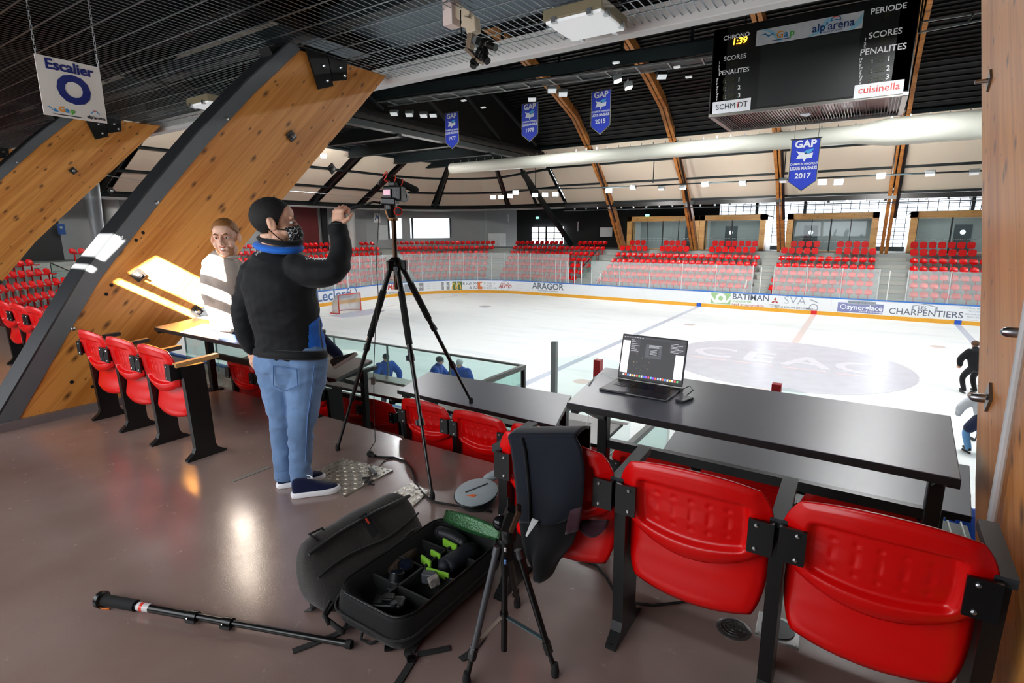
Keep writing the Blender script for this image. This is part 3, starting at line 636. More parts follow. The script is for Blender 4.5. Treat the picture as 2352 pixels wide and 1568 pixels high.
# ------------------------------------------------------------------ timber-framed boxes behind the far stand
BY0 = 24.0
DGL = glass('box_glass', (.78, .84, .86), haze=.03, hazecol=(.6, .7, .72)); INT = mat('box_interior', '#a6adac', .8); DOORM = mat('box_door', '#3a4247', .6); LAMPM = mat('lamp_glow', '#ffffff', .5, emit='#eaf4ff', estr=3.0); NAVY = mat('box_ceiling', '#1a2030', .6)
def vip_box(x0, x1, label, panes, extra):
    th = thing('spectator_box', label, 'spectator box', ((x0 + x1) / 2, BY0, 0)); H = 2.88; w = .42
    for c, s in ((((x0 + x1) / 2, BY0 + .5, H - w / 2), (x1 - x0, 1.0, w)), (((x0 + x1) / 2, BY0 + .5, -.05), (x1 - x0, 1.0, .2))): MB().box(c, s).build('frame_beam', BOXW, th)
    for x in (x0 + w / 2, x1 - w / 2): MB().box((x, BY0 + .5, H / 2), (w, 1.0, H)).build('frame_post', BOXW, th)
    MB().box(((x0 + x1) / 2, BY0 + 3.4, H / 2), (x1 - x0, .1, H)).build('back_wall', INT, th); MB().box(((x0 + x1) / 2, BY0 + 1.9, H - .1), (x1 - x0, 3.0, .1)).build('box_roof', NAVY, th)
    for x in (x0 + .05, x1 - .05): MB().box((x, BY0 + 2.2, H / 2), (.1, 2.5, H)).build('side_wall', WHITE, th)
    a, b = x0 + w, x1 - w; s = (b - a) / panes
    for i in range(panes):
        MB().box((a + s * (i + .5), BY0 + .35, 1.25), (s - .04, .03, H - w - .2)).build('pane', DGL, th)
        MB().box((a + s * i, BY0 + .33, 1.25), (.10 if i in (0, panes // 2) else .05, .08, H - w)).build('mullion', FRM, th)
        for z in (.98, .78): 
            m = MB(); 
            for q in range(int(s / .12)): m.box((a + s * i + .1 + q * .12, BY0 + .325, z), (.055, .008, .05))
            m.build('dotted_band', mat('glass_dots', '#b9c6c8', .6), th)
    for u in (.25, .7): MB().box((a + (b - a) * u, BY0 + .9, H - .22), (.38, .3, .07)).build('ceiling_lamp', LAMPM, th)
    light('box_lamp', 'AREA', ((x0 + x1) / 2, BY0 + 1.6, H - .3), 45, (1, .98, .94), direction=(0, .2, -1), size=(x1 - x0) * .6, size_y=.5)
    for u in extra: 
        d = MB().box((a + (b - a) * u, BY0 + 3.3, 1.0), (1.0, .1, 2.0)).build('door', DOORM, th); MB().lathe([(.16, 0), (.16, .03)], (a + (b - a) * u, BY0 + 3.25, 1.45), (0, -1, 0)).build('porthole', LAMPM, d)
    return th
vip_box(at_y(1440, 530, BY0).x, at_y(1605, 530, BY0).x, 'timber-framed glazed spectator box next to the black wall', 4, [.8])
vip_box(at_y(1606, 530, BY0).x, at_y(1757, 530, BY0).x, 'timber-framed glazed spectator box joined to its neighbour, with white end wall', 2, [.35])
vip_box(at_y(1806, 530, BY0).x, at_y(2016, 530, BY0).x, 'separate timber-framed glazed spectator box in front of the gridded windows', 4, [.2])
vip_box(at_y(2088, 530, BY0).x, at_y(2290, 530, BY0).x, 'timber-framed glazed spectator box partly hidden by the big pillar', 2, [.75])
# ------------------------------------------------------------------ roof
def roofz(ay):
    # underside of the main vault over |y|
    pts = [(0, 12.6), (6, 11.9), (9.3, 10.9), (12.2, 9.75), (14.6, 8.0), (16.6, 6.4), (18.2, 5.0), (19.2, 4.05)]
    for (a, b), (c, d) in zip(pts[:-1], pts[1:]):
        if ay <= c: return b + (d - b) * (ay - a) / (c - a)
    return 4.05
X0, X1 = -20.1, 24.0
ys = [14.5, 12.2, 9.3, 6, 0, -6, -9.3, -12.2, -14.5]
mb = MB(); mb.grid(lambda u, v: (X0 + (X1 - X0) * u, ys[round(v * 8)], roofz(abs(ys[round(v * 8)])) + .25), 1, 8)
ceiling = mb.build('ceiling_vault', ROOFB, kind='structure', solid=.1)
# corrugation of the black deck: ribs of the profiled sheet
SHEET = mat('profiled_sheet', '#141516', .4, spec=.4)
y = 14.3
while y > -6:
    z = roofz(abs(y)) + .16; MB().box(((X0 + X1) / 2, y, z), (X1 - X0, .07, .10), (math.atan2(roofz(abs(y) + .1) - roofz(max(abs(y) - .1, 0)), .2) * (1 if y > 0 else -1), 0, 0)).build('sheet_rib', SHEET, ceiling); y -= .30
# cream panels and purlins of the skirt, on the long side and round the end
SK = [(14.5, 7.95), (16.2, 6.7), (17.75, 5.4), (19.3, 4.0)]
bays = [-20.1, -15.85, -9.56, -3.1, 3.39, 9.8, 16, 24]
for side in (1, -1):
    for i in range(len(bays) - 1):
        for (ya, za), (yb, zb_) in zip(SK[:-1], SK[1:]):
            xa, xb = bays[i] + .18, bays[i + 1] - .18; s_ = .07
            MB().prism([(xa, side * (ya + s_), za - s_ * .6), (xb, side * (ya + s_), za - s_ * .6), (xb, side * (yb - s_), zb_ + s_ * .6), (xa, side * (yb - s_), zb_ + s_ * .6)], (0, side * .06, .06)).build('cream_panel', CREAM, ceiling)
    for ya, za in SK: MB().box((2, side * ya, za), (44.2, .16, .2)).build('purlin', DARK, ceiling)
    MB().prism([(X0, side * 14.3, 8.3), (X1, side * 14.3, 8.3), (X1, side * 19.5, 4.25), (X0, side * 19.5, 4.25)], (0, side * .1, .1)).build('skirt_backing', ROOFB, ceiling)
# end: rounded fan of cream panels; outlines at four heights
def fan(a, q):
    # a: 0..1 angle parameter from far long side round the end to the near long side, q: 0 top .. 1 eave
    hx = -29.3 - 6.2 * q; hy = 14.5 + 4.8 * q; R_ = 5.0 + 4.5 * q
    z = 7.35 - 3.35 * q if q > 0 else 7.35
    cx, cy = hx + R_, hy - R_
    L1 = cx - X0; arc = R_ * math.pi / 2; L2 = 2 * cy
    xs = X0
    seq = [abs(cx - X0), arc, L2, arc, abs(cx - X0)]
    stops = [0, .2, .4, .6, .8, 1.0]
    i = min(int(a / .2), 4); f = (a - stops[i]) / .2
    if i == 0: return Vector((X0 + (cx - X0) * f, hy, z + (SK[0][1] - 7.35) * (1 - f) * (1 - q)))
    if i == 1: th = math.pi / 2 + f * math.pi / 2; return Vector((cx + R_ * math.cos(th), cy + R_ * math.sin(th), z))
    if i == 2: return Vector((hx, cy - 2 * cy * f, z))
    if i == 3: th = math.pi + f * math.pi / 2; return Vector((cx + R_ * math.cos(th), -cy + R_ * math.sin(th), z))
    return Vector((cx + (X0 - cx) * f, -hy, z + (SK[0][1] - 7.35) * f * (1 - q)))
AST = [0, .1, .2, .3, .4, .45, .5, .55, .6, .7, .8, .9, 1.0]; QS = [0, .34, .67, 1.0]
for i in range(len(AST) - 1):
    for j in range(3):
        e = .010; g = .02; n_ = 3
        a0, a1 = AST[i] + e * .55, AST[i + 1] - e * .55; q0, q1 = QS[j] + g, QS[j + 1] - g
        MB().grid(lambda u, v: fan(a0 + (a1 - a0) * u, q0 + (q1 - q0) * v), n_, 1).build('cream_panel', CREAM, ceiling, solid=.05)
MB().grid(lambda u, v: fan(u, v * 1.02) + Vector((0, 0, .25)), 40, 3).build('fan_backing', ROOFB, ceiling)
for q in QS: MB().tube([fan(u / 60, q) - Vector((0, 0, .02)) for u in range(61)], .10, 4).build('purlin', DARK, ceiling)
for a in AST[1:-1]: MB().tube([fan(a, q) - Vector((0, 0, .10)) for q in (0, .34, .67, 1.0)], .17 if a in (.2, .3, .4, .6) else .12, 4).build('fan_rib', BLACK, ceiling)
# flat black roof over the end with its steel beams, and the black gable above it
MB().box((-25, 0, 7.65), (10.5, 30, .2)).build('ceiling_end', ROOFB, kind='structure')
MB().prism([(X0, y_, roofz(abs(y_)) + .25) for y_ in ys] + [(X0, -14.5, 7.5), (X0, 14.5, 7.5)], (-.12, 0, 0)).build('wall_gable', ROOFB, kind='structure')
GB = mat('gable_lines', '#2a2c2c', .4)
endb = thing('end_roof_beams', 'dark steel beams carrying the low flat roof over the end stand', 'roof beams', (-25, 0, 7))
for y in (-9, -4.5, -.5, 3.8, 8.3, 12): 
    b_ = MB(); b_.box((-24.9, y, 7.2), (9.2, .28, .62)); b_.box((-24.9, y, 6.88), (9.2, .42, .05)); b_.build('beam', DARK, endb)
MB().box((-20.35, 0, 7.15), (.5, 29, .3)).build('edge_beam', mat('edge_beam_grey', '#34393a', .45), endb); MB().box((-20.2, 0, 7.6), (.3, 29, .5)).build('gable_beam', mat('gable_beam_brown', '#2a2724', .5), endb)
for (a, b) in (((-20.0, -3, 11.6), (-20.0, 4, 7.9)), ((-20.0, 2, 12), (-20.0, 9, 7.9)), ((-20.0, -2, 8), (-20.0, -8, 11)), ((-20, 7, 11.3), (-20, 14, 8.2))): MB().bar(a, b, .16).build('diagonal', GB, endb)
for i in range(9): MB().box((-22 - i * .9, 2, 7.5), (.06, 24, .05)).build('roof_strip', GB, endb)
# flat dark soffit behind the eaves on the far side and the end, and outer roof
MB().box((0, 24.2, 4.35), (48, 9.6, .2)).build('ceiling_soffit_far', ROOFB, kind='structure')
def sof(u, v): q = fan(u, .99 + 2.1 * v); return Vector((q.x, q.y, 4.28))
MB().grid(sof, 50, 1).build('ceiling_soffit_end', ROOFB, kind='structure', solid=.1)
MB().box((-28, -24.5, 4.50), (24, 5, .2)).build('ceiling_soffit_near', ROOFB, kind='structure')
# eave band: dark beam with pale service pipe under it
ev = thing('eave_service_rail', 'dark eave beam with pale cable tray running round under the cream roof', 'eave rail', (-35, 0, 4))
MB().tube([fan(u / 60, 1.0) - Vector((0, 0, .22)) for u in range(61)] , .13, 6).build('beam', BLACK, ev)
MB().tube([fan(u / 60, .985) - Vector((0, 0, .42)) for u in range(61)], .09, 6).build('cable_tray', mat('tray_grey', '#9aa0a2', .35, .6), ev)
MB().box((2, 19.2, 3.72), (44, .5, .30)).build('long_beam', BLACK, ev); MB().tube([(X0, 19.0, 3.35), (24, 19.0, 3.35)], .035, 6).build('long_pipe', mat('pipe_dark', '#3c4446', .4), ev)
for i in range(40):
    x = -19 + i * 1.05; o = MB().box((x, 18.92, 3.50), (.12, .1, .14), (0, 0, i)).build('clamp', STEEL if i % 3 == 0 else mat('tray_grey', '#9aa0a2'), ev)
# far enclosing walls outside the view
for nm, c, s in (('wall_right', (24.2, 0, 4), (.3, 60, 18)), ('wall_near_left', (-27.5, -26.6, 0), (23.2, .3, 12)), ('wall_near_right', (17, -26.0, 0), (14, .3, 9))): MB().box(c, s).build(nm, BWALL, kind='structure')
MB().box((-16, -26.2, 1), (.2, 1.4, 9)).build('wall_sun_leak_stop', BWALL, kind='structure'); MB().box((-14.5, -25, -2.0), (3, 1, 3.2)).build('wall_gallery_back', GWH, kind='structure')  # unseen closing pieces added to stop the sun leaking in
MB().box((17, -22.3, 4.2), (14, 7, .2)).build('ceiling_near_right', ROOFB, kind='structure')
# ------------------------------------------------------------------ timber arches
PLATE = mat('dark_plate', '#3a3633', .4, .6); BOLT = mat('bolt_steel', '#c4c6c7', .3, 1.0); FLANGE = mat('painted_steel_flange', '#26282a', .38, spec=.5); BRKT = mat('bracket_steel', '#1d1c1b', .45, .5)
NEARE = [(-22.55, 0.0), (-21.76, 1.21), (-21.12, 1.97), (-20.61, 2.55), (-20.05, 3.13), (-19.40, 3.74)]
FARE = [(-21.69, 0.0), (-21.06, .60), (-20.34, 1.47), (-19.6, 2.2), (-18.86, 2.92), (-18.0, 3.76)]
def near_column(xf, side, label, full=True):
    # xf: x of the visible face, side: +1 the beam lies on the -x side of it
    th = thing('timber_column', label, 'column', (xf, -22.1, 0), group=None); t = -.22 * side
    MB().prism([(xf, y, z) for y, z in NEARE] + [(xf, y, z) for y, z in FARE[::-1]], (t, 0, 0)).build('glulam_beam', GLULAM, th, bevel=.006)
    # steel channel along the back edge: web on the back, lip on the visible face
    def off(k): return [(y - .10 * k, z + .085 * k) for y, z in NEARE]
    e = .012 * side
    lip = [(xf + e, y, z) for y, z in NEARE] + [(xf + e, y, z) for y, z in off(1)[::-1]]
    lip = [(x, y, max(z, 0)) for x, y, z in lip]
    MB().prism(lip, (-.03 * side, 0, 0)).build('steel_lip', mat('steel_lip_lit', '#5b5e60', .4, spec=.5), th)  # lip coloured lighter than the web, as the lit side of the channel
    back = [(xf + e, y, max(z, 0.0)) for y, z in off(1)] + [(xf + e, y, max(z, 0.0)) for y, z in off(1.12)[::-1]]
    MB().prism(back, (t * 1.25 - 2 * e, 0, 0)).build('steel_web', FLANGE, th)
    for (y, z) in ((-21.98, .62), (-21.15, 1.75), (-20.35, 2.65), (-21.5, 1.42)):
        MB().lathe([(.018, 0), (.018, .012), (.008, .018)], (xf + e, y - .05, z + .16), (side, 0, 0), 10).build('screw', BOLT, th, smooth=.6)
    for (y, z) in ((-19.62, 2.74), (-19.06, 2.42), (-21.45, 1.22), (-20.95, .80)) if side > 0 else ():
        p = MB().box((xf + .012 * side, y, z), (.024, .10, .10), (math.radians(42), 0, 0)).build('bolt_plate', PLATE, th); MB().lathe([(.026, 0), (.026, .02), (.012, .03), (.012, .06)], (xf + .024 * side, y, z), (side, 0, 0), 8).build('bolt', BOLT, p, smooth=.6)
    HOLE = mat('bored_hole', '#050403', .9)
    for (y, z) in ((-21.35, 1.62), (-21.42, 1.55), (-21.68, 1.14), (-21.73, 1.06), (-21.75, .42), (-22.1, .30), (-21.95, .22), (-21.3, .25)):
        MB().lathe([(.016, 0), (.016, .002)], (xf + .001 * side, y, z), (side, 0, 0), 12).build('bored_hole', HOLE, th)
    # hanger bracket at the top
    for k in (0, 1):
        MB().prism([(xf + .02 * side, -19.35 + k * .32, 3.78), (xf + .02 * side, -19.05 + k * .32, 3.78), (xf + .02 * side, -18.98 + k * .22, 3.42 + k * .12), (xf + .02 * side, -19.2 + k * .22, 3.34 + k * .14)], (.03 * side, 0, 0)).build('bracket', BRKT, th)
    for (y, z) in ((-19.12, 3.62), (-19.08, 3.46), (-18.86, 3.66), (-18.8, 3.58)): MB().lathe([(.022, 0), (.022, .02), (.01, .035)], (xf + .05 * side, y, z), (side, 0, 0), 8).build('bolt', BOLT, th, smooth=.6)
    MB().prism([(xf - .02, -19.75, 3.60), (xf - .02, -19.25, 3.74), (xf - .02, -19.25, 3.79), (xf - .02, -19.8, 3.68)], (-.2 * side, 0, 0)).build('cap_plate', BRKT, th)
    return th
colm = near_column(-3.46, 1, 'leaning laminated timber column with dark steel edge, in front of the row of three chairs')
near_column(-9.95, 1, 'leaning laminated timber column further along, under the hanging stair sign')
near_column(-16.4, 1, 'third leaning laminated timber column, deepest in the row')
colr = near_column(2.92, -1, 'laminated timber column rising beside the end chair, with a pale conduit on it')
# concrete plinth strips under the columns
MB().box((-3.57, -22.05, .035), (.34, 1.25, .07)).build('baseboard_column', mat('plinth', '#6d6360', .5), kind='structure')
CONDM = mat('conduit_grey', '#c9ccce', .4)
c1 = thing('conduit', 'pale grey plastic conduit clipped to the timber pillar beside the end chair', 'conduit', (2.90, -22.3, .3))
pa = at_x(2352, 760, 2.895); pb = at_x(2268, 1250, 2.895)
MB().tube([pa + (pa - pb) * 1.2, pa, pb], .013, 10).build('pipe', CONDM, c1, smooth=.6)
for px_, py_ in ((2342, 764), (2262, 915)):
    p = at_x(px_, py_, 2.90); MB().lathe([(.018, 0), (.018, .03), (.012, .045), (.004, .05)], p, (-1, 0, 0), 12).build('dome_nut', STEEL, c1, smooth=.6)
for px_, py_ in ((2272, 185), (2270, 912)):
    p = at_x(px_, py_, 2.915); MB().box(p, (.012, .085, .085), (math.radians(40), 0, 0)).build('bolt_plate', mat('plate_grey', '#77726c', .35, .7), c1); MB().lathe([(.012, 0), (.012, .06), (.006, .065)], p, (-1, 0, 0), 10).build('stud', STEEL, c1)
# far ribs
RIB = [(22.0, -.05), (20.0, 2.4), (18.05, 4.9), (16.55, 6.0), (14.75, 7.65), (12.25, 9.4), (9.6, 10.35), (6.3, 11.3), (3.5, 12.0), (0, 12.3)]
for i, x in enumerate((-15.85, -9.56, -3.1, 3.39, 9.9)):
    th = thing('timber_arch', ['laminated timber roof arch landing between the black wall and the joined boxes', 'laminated timber roof arch landing between the two joined boxes', 'laminated timber roof arch landing beside the separate box, nearer the white end wall', 'laminated timber roof arch landing between the separate box and the last box', 'laminated timber roof arch out beyond the big pillar'][i], 'arch', (x, 22, 0))
    for s in (-.14, .14):
        n = []
        mb = MB(); w = .55
        inn = [(y, z) for y, z in RIB]; out = []
        for j, (y, z) in enumerate(RIB):
            a = RIB[max(j - 1, 0)]; b = RIB[min(j + 1, len(RIB) - 1)]; d = Vector((b[0] - a[0], b[1] - a[1])).normalized(); out.append((y - d.y * -w if False else y + d.y * w, z - d.x * w))
        vs = [(x + s - .10, y, z) for y, z in inn] + [(x + s - .10, y, z) for y, z in out] + [(x + s + .10, y, z) for y, z in inn] + [(x + s + .10, y, z) for y, z in out]
        m = len(RIB); f = []
        for j in range(m - 1): f += [(j, j + 1, m + j + 1, m + j), (2 * m + j, 3 * m + j, 3 * m + j + 1, 2 * m + j + 1), (j, 2 * m + j, 2 * m + j + 1, j + 1), (m + j, m + j + 1, 3 * m + j + 1, 3 * m + j)]
        mb.add(vs, f).build('timber_leaf', RIBW, th)
    MB().tube([(x + .3, 19.6, 2.4), (x + .3, 17.5, 4.7), (x + .3, 14.6, 7.6)], .09, 4).build('steel_tie', BLACK, th)
# dark steel legs at the bend of the hall
for px0, py0, px1, py1, yy, l in ((1200, 395, 1312, 562, 23.5, 'dark steel roof strut slanting down in front of the glazed door'),):
    a = at_y(px0, py0, 14.5); b = at_y(px1, py1, yy); tag(MB().bar(a, b, .34, .34).build('roof_strut', DARK), l, 'strut')
# ------------------------------------------------------------------ slatted ceiling over the gallery
CZ = 3.76; CY0, CY1 = -24.6, -17.86
SLAT = mat('ceiling_slat', '#7f8588', .38, 1.0, var=.05); VOID = mat('black_void', '#030303', .9, spec=.1)
nceil = MB().box((-6, (CY0 - 17.8) / 2 - .3, 4.42), (32, 8.6, .1)).build('ceiling', VOID, kind='structure')
sx0, n_s = -17.0, 280
sm = MB().box((0, (CY0 + CY1) / 2, CZ), (.012, CY1 - CY0, .003)).mesh('slat'); sm.materials.append(SLAT)
for i in range(n_s):
    o = bpy.data.objects.new('slat', sm); o.location = (sx0 + i * .0835, 0, 0); o.parent = nceil; COL.objects.link(o)
bm_ = MB().box((sx0 + n_s * .0835 / 2, 0, CZ - .006), (n_s * .0835, .016, .006)).mesh('cross_bar'); bm_.materials.append(SLAT)
y = CY1 - .32
while y > CY0:
    o = bpy.data.objects.new('cross_bar', bm_); o.location = (0, y, 0); o.parent = nceil; COL.objects.link(o); y -= .32
# services above the slats
for x in (-14, -10.6, -7, -3.2, .2, 3.2): MB().box((x, -21.2, 4.1), (.25, 6.4, .4)).build('joist', VOID, nceil)
MB().box((-1.2, -18.6, 4.15), (5.5, .9, .3)).build('duct_above', mat('service_duct', '#4b5c68', .4, .7), nceil)
eb = MB().box((-3, -17.79, CZ + .05), (28, .16, .24)).build('trim_1', mat('fascia_white_edge', '#f4f6f4', .4, var=.03), kind='structure', bevel=.012)
MB().box((-3, -17.78, 4.4), (28, .12, .5)).build('trim_2', VOID, kind='structure')
# ceiling luminaires
LUMF = mat('luminaire_frame', '#8a7f63', .5); LUMG = mat('luminaire_glass', '#e6e9ea', .3, var=.02, emit='#eef2f4', estr=.35)
def luminaire(c, label, w=.62, d=.62, on=True):
    th = thing('ceiling_luminaire', label, 'ceiling light', c)
    MB().box((c[0], c[1], c[2]), (w, d, .1)).build('housing', LUMF, th, bevel=.01)
    MB().box((c[0], c[1], c[2] - .06), (w - .04, d - .04, .03)).build('diffuser', LUMG, th, bevel=.008)
    for i in (-1, 1):
        for j in (-.6, .6):
            MB().box((c[0] + i * (w / 2 - .01), c[1] + j * d / 2, c[2] - .06), (.05, .05, .05)).build('clip', STEEL, th); MB().box((c[0] + j * w / 2, c[1] + i * (d / 2 - .01), c[2] - .06), (.05, .05, .05)).build('clip', STEEL, th)
luminaire((-.12, -18.58, 3.66), 'square flush ceiling light with metal clips beside the white ceiling edge')
luminaire((-6.6, -18.7, 3.66), 'square flush ceiling light seen past the top of the leaning column'); luminaire((-12.8, -18.7, 3.66), 'square flush ceiling light deep along the slatted ceiling')
# ------------------------------------------------------------------ unseen back wall, its slots added and shaped to throw the sun patches
BF = -25.6; BFM = mat('back_facade', '#4a4c4e', .7)
def bf(poly): MB().prism([(x, BF, z) for x, z in poly], (0, -.012, 0)).build('wall_back_sun_slots', BFM, kind='structure')
bf([(-16, 0), (10, 0), (10, .7), (-16, .7)]); bf([(-16, 2.95), (10, 2.95), (10, 3.33), (-16, 3.33)]); bf([(-16, 3.33), (.65, 3.33), (.65, 3.65), (-16, 3.65)]); bf([(1.5, 3.33), (10, 3.33), (10, 3.65), (1.5, 3.65)]); bf([(.65, 3.55), (1.5, 3.55), (1.5, 3.65), (.65, 3.65)]); bf([(-16, 4.13), (10, 4.13), (10, 5.2), (-16, 5.2)])
bf([(-16, 3.66), (-.85, 3.66), (-.85, 4.13), (-16, 4.13)]); bf([(1.5, 3.65), (10, 3.65), (10, 4.13), (1.5, 4.13)])
bf([(-.85, 3.715), (1.5, 3.715), (1.5, 3.815), (-.85, 3.815)]); bf([(.95, 3.98), (1.5, 3.98), (1.5, 4.13), (.95, 4.13)]); bf([(-.42, 3.65), (-.30, 3.65), (.02, 4.13), (-.18, 4.13)])
bf([(-16, .7), (-9, .7), (-9, 2.95), (-16, 2.95)]); bf([(6, .7), (10, .7), (10, 2.95), (6, 2.95)])
w3 = MB().box((-1.5, BF - .03, 1.82), (15, .02, 2.45)).build('assumed_blocked_window', mat('sun_block_panel', '#c9c9c4', .9), kind='structure')  # opaque panel added in the assumed, unseen window to keep direct sun out
for i in range(9): MB().box((-9 + i * 15 / 8, BF - .05, 1.82), (.09, .1, 2.25)).build('window_frame', FRM, w3)  # frames of the same assumed window, out of view
MB().box((-3, -25.1, 4.75), (26, 1.2, .1)).build('ceiling_back', VOID, kind='structure'); MB().box((-3, -24.6, 4.58), (26, .1, .35)).build('ceiling_back_return', VOID, kind='structure')
for x in (10,): MB().box((x, -22, 2), (.2, 8, 8)).build('wall_gallery_end', BWALL, kind='structure')
# ------------------------------------------------------------------ ventilation duct
DUCTM = mat('white_duct', '#ddddd0', .45, var=.06, vscale=.5)
duct = thing('air_duct', 'long white fabric air duct running under the roof above the far stand', 'duct', (-10, 10, 6.3))
dy, dz = 10.0, 6.40
MB().lathe([(.28, 0), (.37, .06), (.38, .3), (.42, 12), (.46, 24), (.46, 27)], (-25.3, dy, dz), (1, 0, 0), 24).build('duct_tube', DUCTM, duct, smooth=.8)
MB().lathe([(.46, 0), (.66, 1.3), (.66, 18)], (1.4, dy, dz - .02), (1, 0, 0), 24).build('duct_taper', DUCTM, duct, smooth=.8)
for i in range(60): 
    x = -25 + i * .75; MB().box((x, dy - .05, dz + .66 if x > 2 else dz + .48), (.05, .05, .14)).build('hanger', STEEL, duct)
# ------------------------------------------------------------------ catwalk truss with lamps
cat_ = thing('lighting_catwalk', 'dark steel lighting catwalk hanging above the ice with small lamps', 'catwalk', (-9, 0, 8.2))
cA = at_z(1018, 230, 8.2); cB = at_z(1634, 149, 8.2); cd_ = (cB - cA).normalized(); cn = Vector((-cd_.y, cd_.x, 0))
def cwp(s, n, z): return cA + cd_ * s + cn * n + Vector((0, 0, z))
SL = (cB - cA).length; sA, sB = -5.5, SL + .2
CWS = mat('catwalk_steel', '#263134', .45)
MB().bar(cwp(sA, -.95, .42), cwp(sB, -.95, .42), .08, .45).build('web_plate', CWS, cat_); MB().bar(cwp(sA, -.95, .66), cwp(sB, -.95, .66), .22, .06).build('top_flange', DARK, cat_)
LGT = mat('catwalk_edge', '#8f9595', .4, .5)
for n_ in (-.95, 0.): MB().bar(cwp(sA, n_, .06), cwp(sB, n_, .06), .05, .06).build('edge_rail', LGT, cat_)
for i in range(16): MB().bar(cwp(sA + 1.3 * i, -.95, .06), cwp(sA + 1.3 * i, 0, .06), .05, .05).build('cross_rail', LGT, cat_)
for i in range(7): MB().bar(cwp(sA + 1 + 2.8 * i, -.9, .4), cwp(sA + 1 + 2.8 * i, -.9, 3.2), .10, .12).build('hanger', DARK, cat_)
MB().bar(cwp(sA, -.48, .12), cwp(sB, -.48, .12), .9, .02).build('deck_mesh', mat('deck_mesh', '#15191a', .6), cat_)
MB().tube([cwp(sA, -.95, 1.6), cwp(sB, -.95, 1.6)], .03, 6).build('handrail', DARK, cat_)
cat2 = thing('lighting_catwalk', 'short dark catwalk piece with pale rails on the other side of the score board', 'catwalk', (7, 2, 8.4))
a_, b_ = at_y(2110, 75, 2.5), at_y(2262, 45, 2.5); MB().bar(a_, b_ + (b_ - a_) * .3, .06).build('edge_rail', LGT, cat2); a2, b2 = at_y(2118, 50, 3.3), at_y(2262, 28, 3.3); MB().bar(a2, b2 + (b2 - a2) * .3, .06).build('edge_rail', LGT, cat2); MB().bar(a_, a2, .06).build('cross_rail', LGT, cat2); MB().bar(at_y(2220, 55, 2.5), at_y(2238, 30, 3.3), .06).build('cross_rail', LGT, cat2)
for p_ in (a_, b_): MB().bar(p_, p_ + Vector((0, 0, 3)), .06).build('hanger', DARK, cat2)
FLG = mat('flood_glow', '#ffffff', .5, emit='#ffffff', estr=30.0); FOFF = mat('flood_housing', '#9fa5a6', .4, .3); FDK = mat('flood_dark', '#17191a', .5)
def flood(p, d, label, on=True, s=.34, body=FOFF, group=None):
    th = thing('floodlight', label, 'floodlight', tuple(p), group=group); p = Vector(p); m = Vector(d).to_track_quat('-Z', 'Y').to_matrix()
    MB().box(p, (s * 1.15, s * .8, s * .5), m).build('housing', body, th, bevel=.02)
    MB().box(p - m @ Vector((0, 0, s * .27)), (s, s * .66, .03), m).build('lens', FLG if on else LUMG, th)
    MB().tube([p + m @ Vector((-s * .62, 0, 0)), p + m @ Vector((-s * .62, 0, s * .5)), p + m @ Vector((s * .62, 0, s * .5)), p + m @ Vector((s * .62, 0, 0))], .018, 5).build('yoke', body, th)
    return th
for px_, py_ in ((1418, 180), (1443, 196)): flood(at_z(px_, py_, 7.85), (.2, .1, -1), 'lit floodlight hanging under the catwalk, ' + ('upper' if px_ == 1418 else 'lower') + ' of the two by the 2015 banner', True, .42)
for px_, py_, l in ((1268, 205, 'unlit pale floodlight tilted under the catwalk left of the 2015 banner'), (1293, 213, 'unlit boxy pale floodlight under the catwalk next to the 2015 banner'), (905, 259, 'unlit floodlight at the catwalk end nearest the leaning column'), (940, 261, 'unlit square floodlight with wire guard on the catwalk'), (973, 263, 'unlit floodlight left of the 1977 banner'), (995, 262, 'dark floodlight with pale visor left of the 1977 banner'), (1222, 225, 'dark floodlight with pale visor above the 1978 banner'), (1520, 172, 'dark floodlight with pale visor left of the score board')):
    flood(at_z(px_, py_, 7.85), (.3, -.5, -1), l, False, .36, FDK if 'dark' in l else FOFF)
for px_, py_ in ((1065, 231), (1110, 247), (1555, 154), (1582, 177), (1415, 144)): tag(MB().box(at_z(px_, py_, 8.1), (.26, .16, .06)).build('downlight', LUMG, bevel=.01), 'small flat white lamp clipped under the catwalk', 'lamp', 'small lamps under the catwalk')
# lamp bar in front of the far roof skirt
bar = thing('lamp_bar', 'dark lamp bar running in front of the cream roof skirt', 'lamp bar', (-5, 13, 4.6))
MB().tube([at_y(1180, 436, 13), at_y(1400, 430, 13), at_y(2258, 392, 13)], .05, 6).build('pipe', DARK, bar)
for px_ in (1230, 1500, 1800, 2050): a = at_y(px_, 433 - (px_ - 1180) * .04, 13); MB().bar(a, a + Vector((0, 0, 1.6)), .05).build('drop_rod', DARK, bar)
for px_, py_ in ((1133, 453), (1151, 452), (1172, 450), (1184, 442), (1229, 448), (1252, 447), (1276, 446), (1398, 438)): flood(at_y(px_, py_, 13), CAM - at_y(px_, py_, 13), 'lit floodlight of the bright cluster on the lamp bar over the corner', True, .40, group='lit floodlights over the corner')
for px_, py_ in ((1889, 418), (1926, 418)): flood(at_y(px_, py_, 13), CAM - at_y(px_, py_, 13), 'lit floodlight beside the 2017 banner', True, .42, group='lit floodlights by the 2017 banner')
for px_, py_ in ((1454, 430), (1519, 432), (1568, 430), (1619, 423), (1706, 420), (1799, 414), (2023, 404), (2137, 398), (2238, 395)): flood(at_y(px_, py_, 13), (0, -.4, -1), 'unlit white floodlight hanging from the lamp bar', False, .36, group='unlit floodlights on the lamp bar')
flood(at_y(743, 358, 0), (.2, -.3, -1), 'floodlight hanging beside the leaning column above the far corner', True, .3)
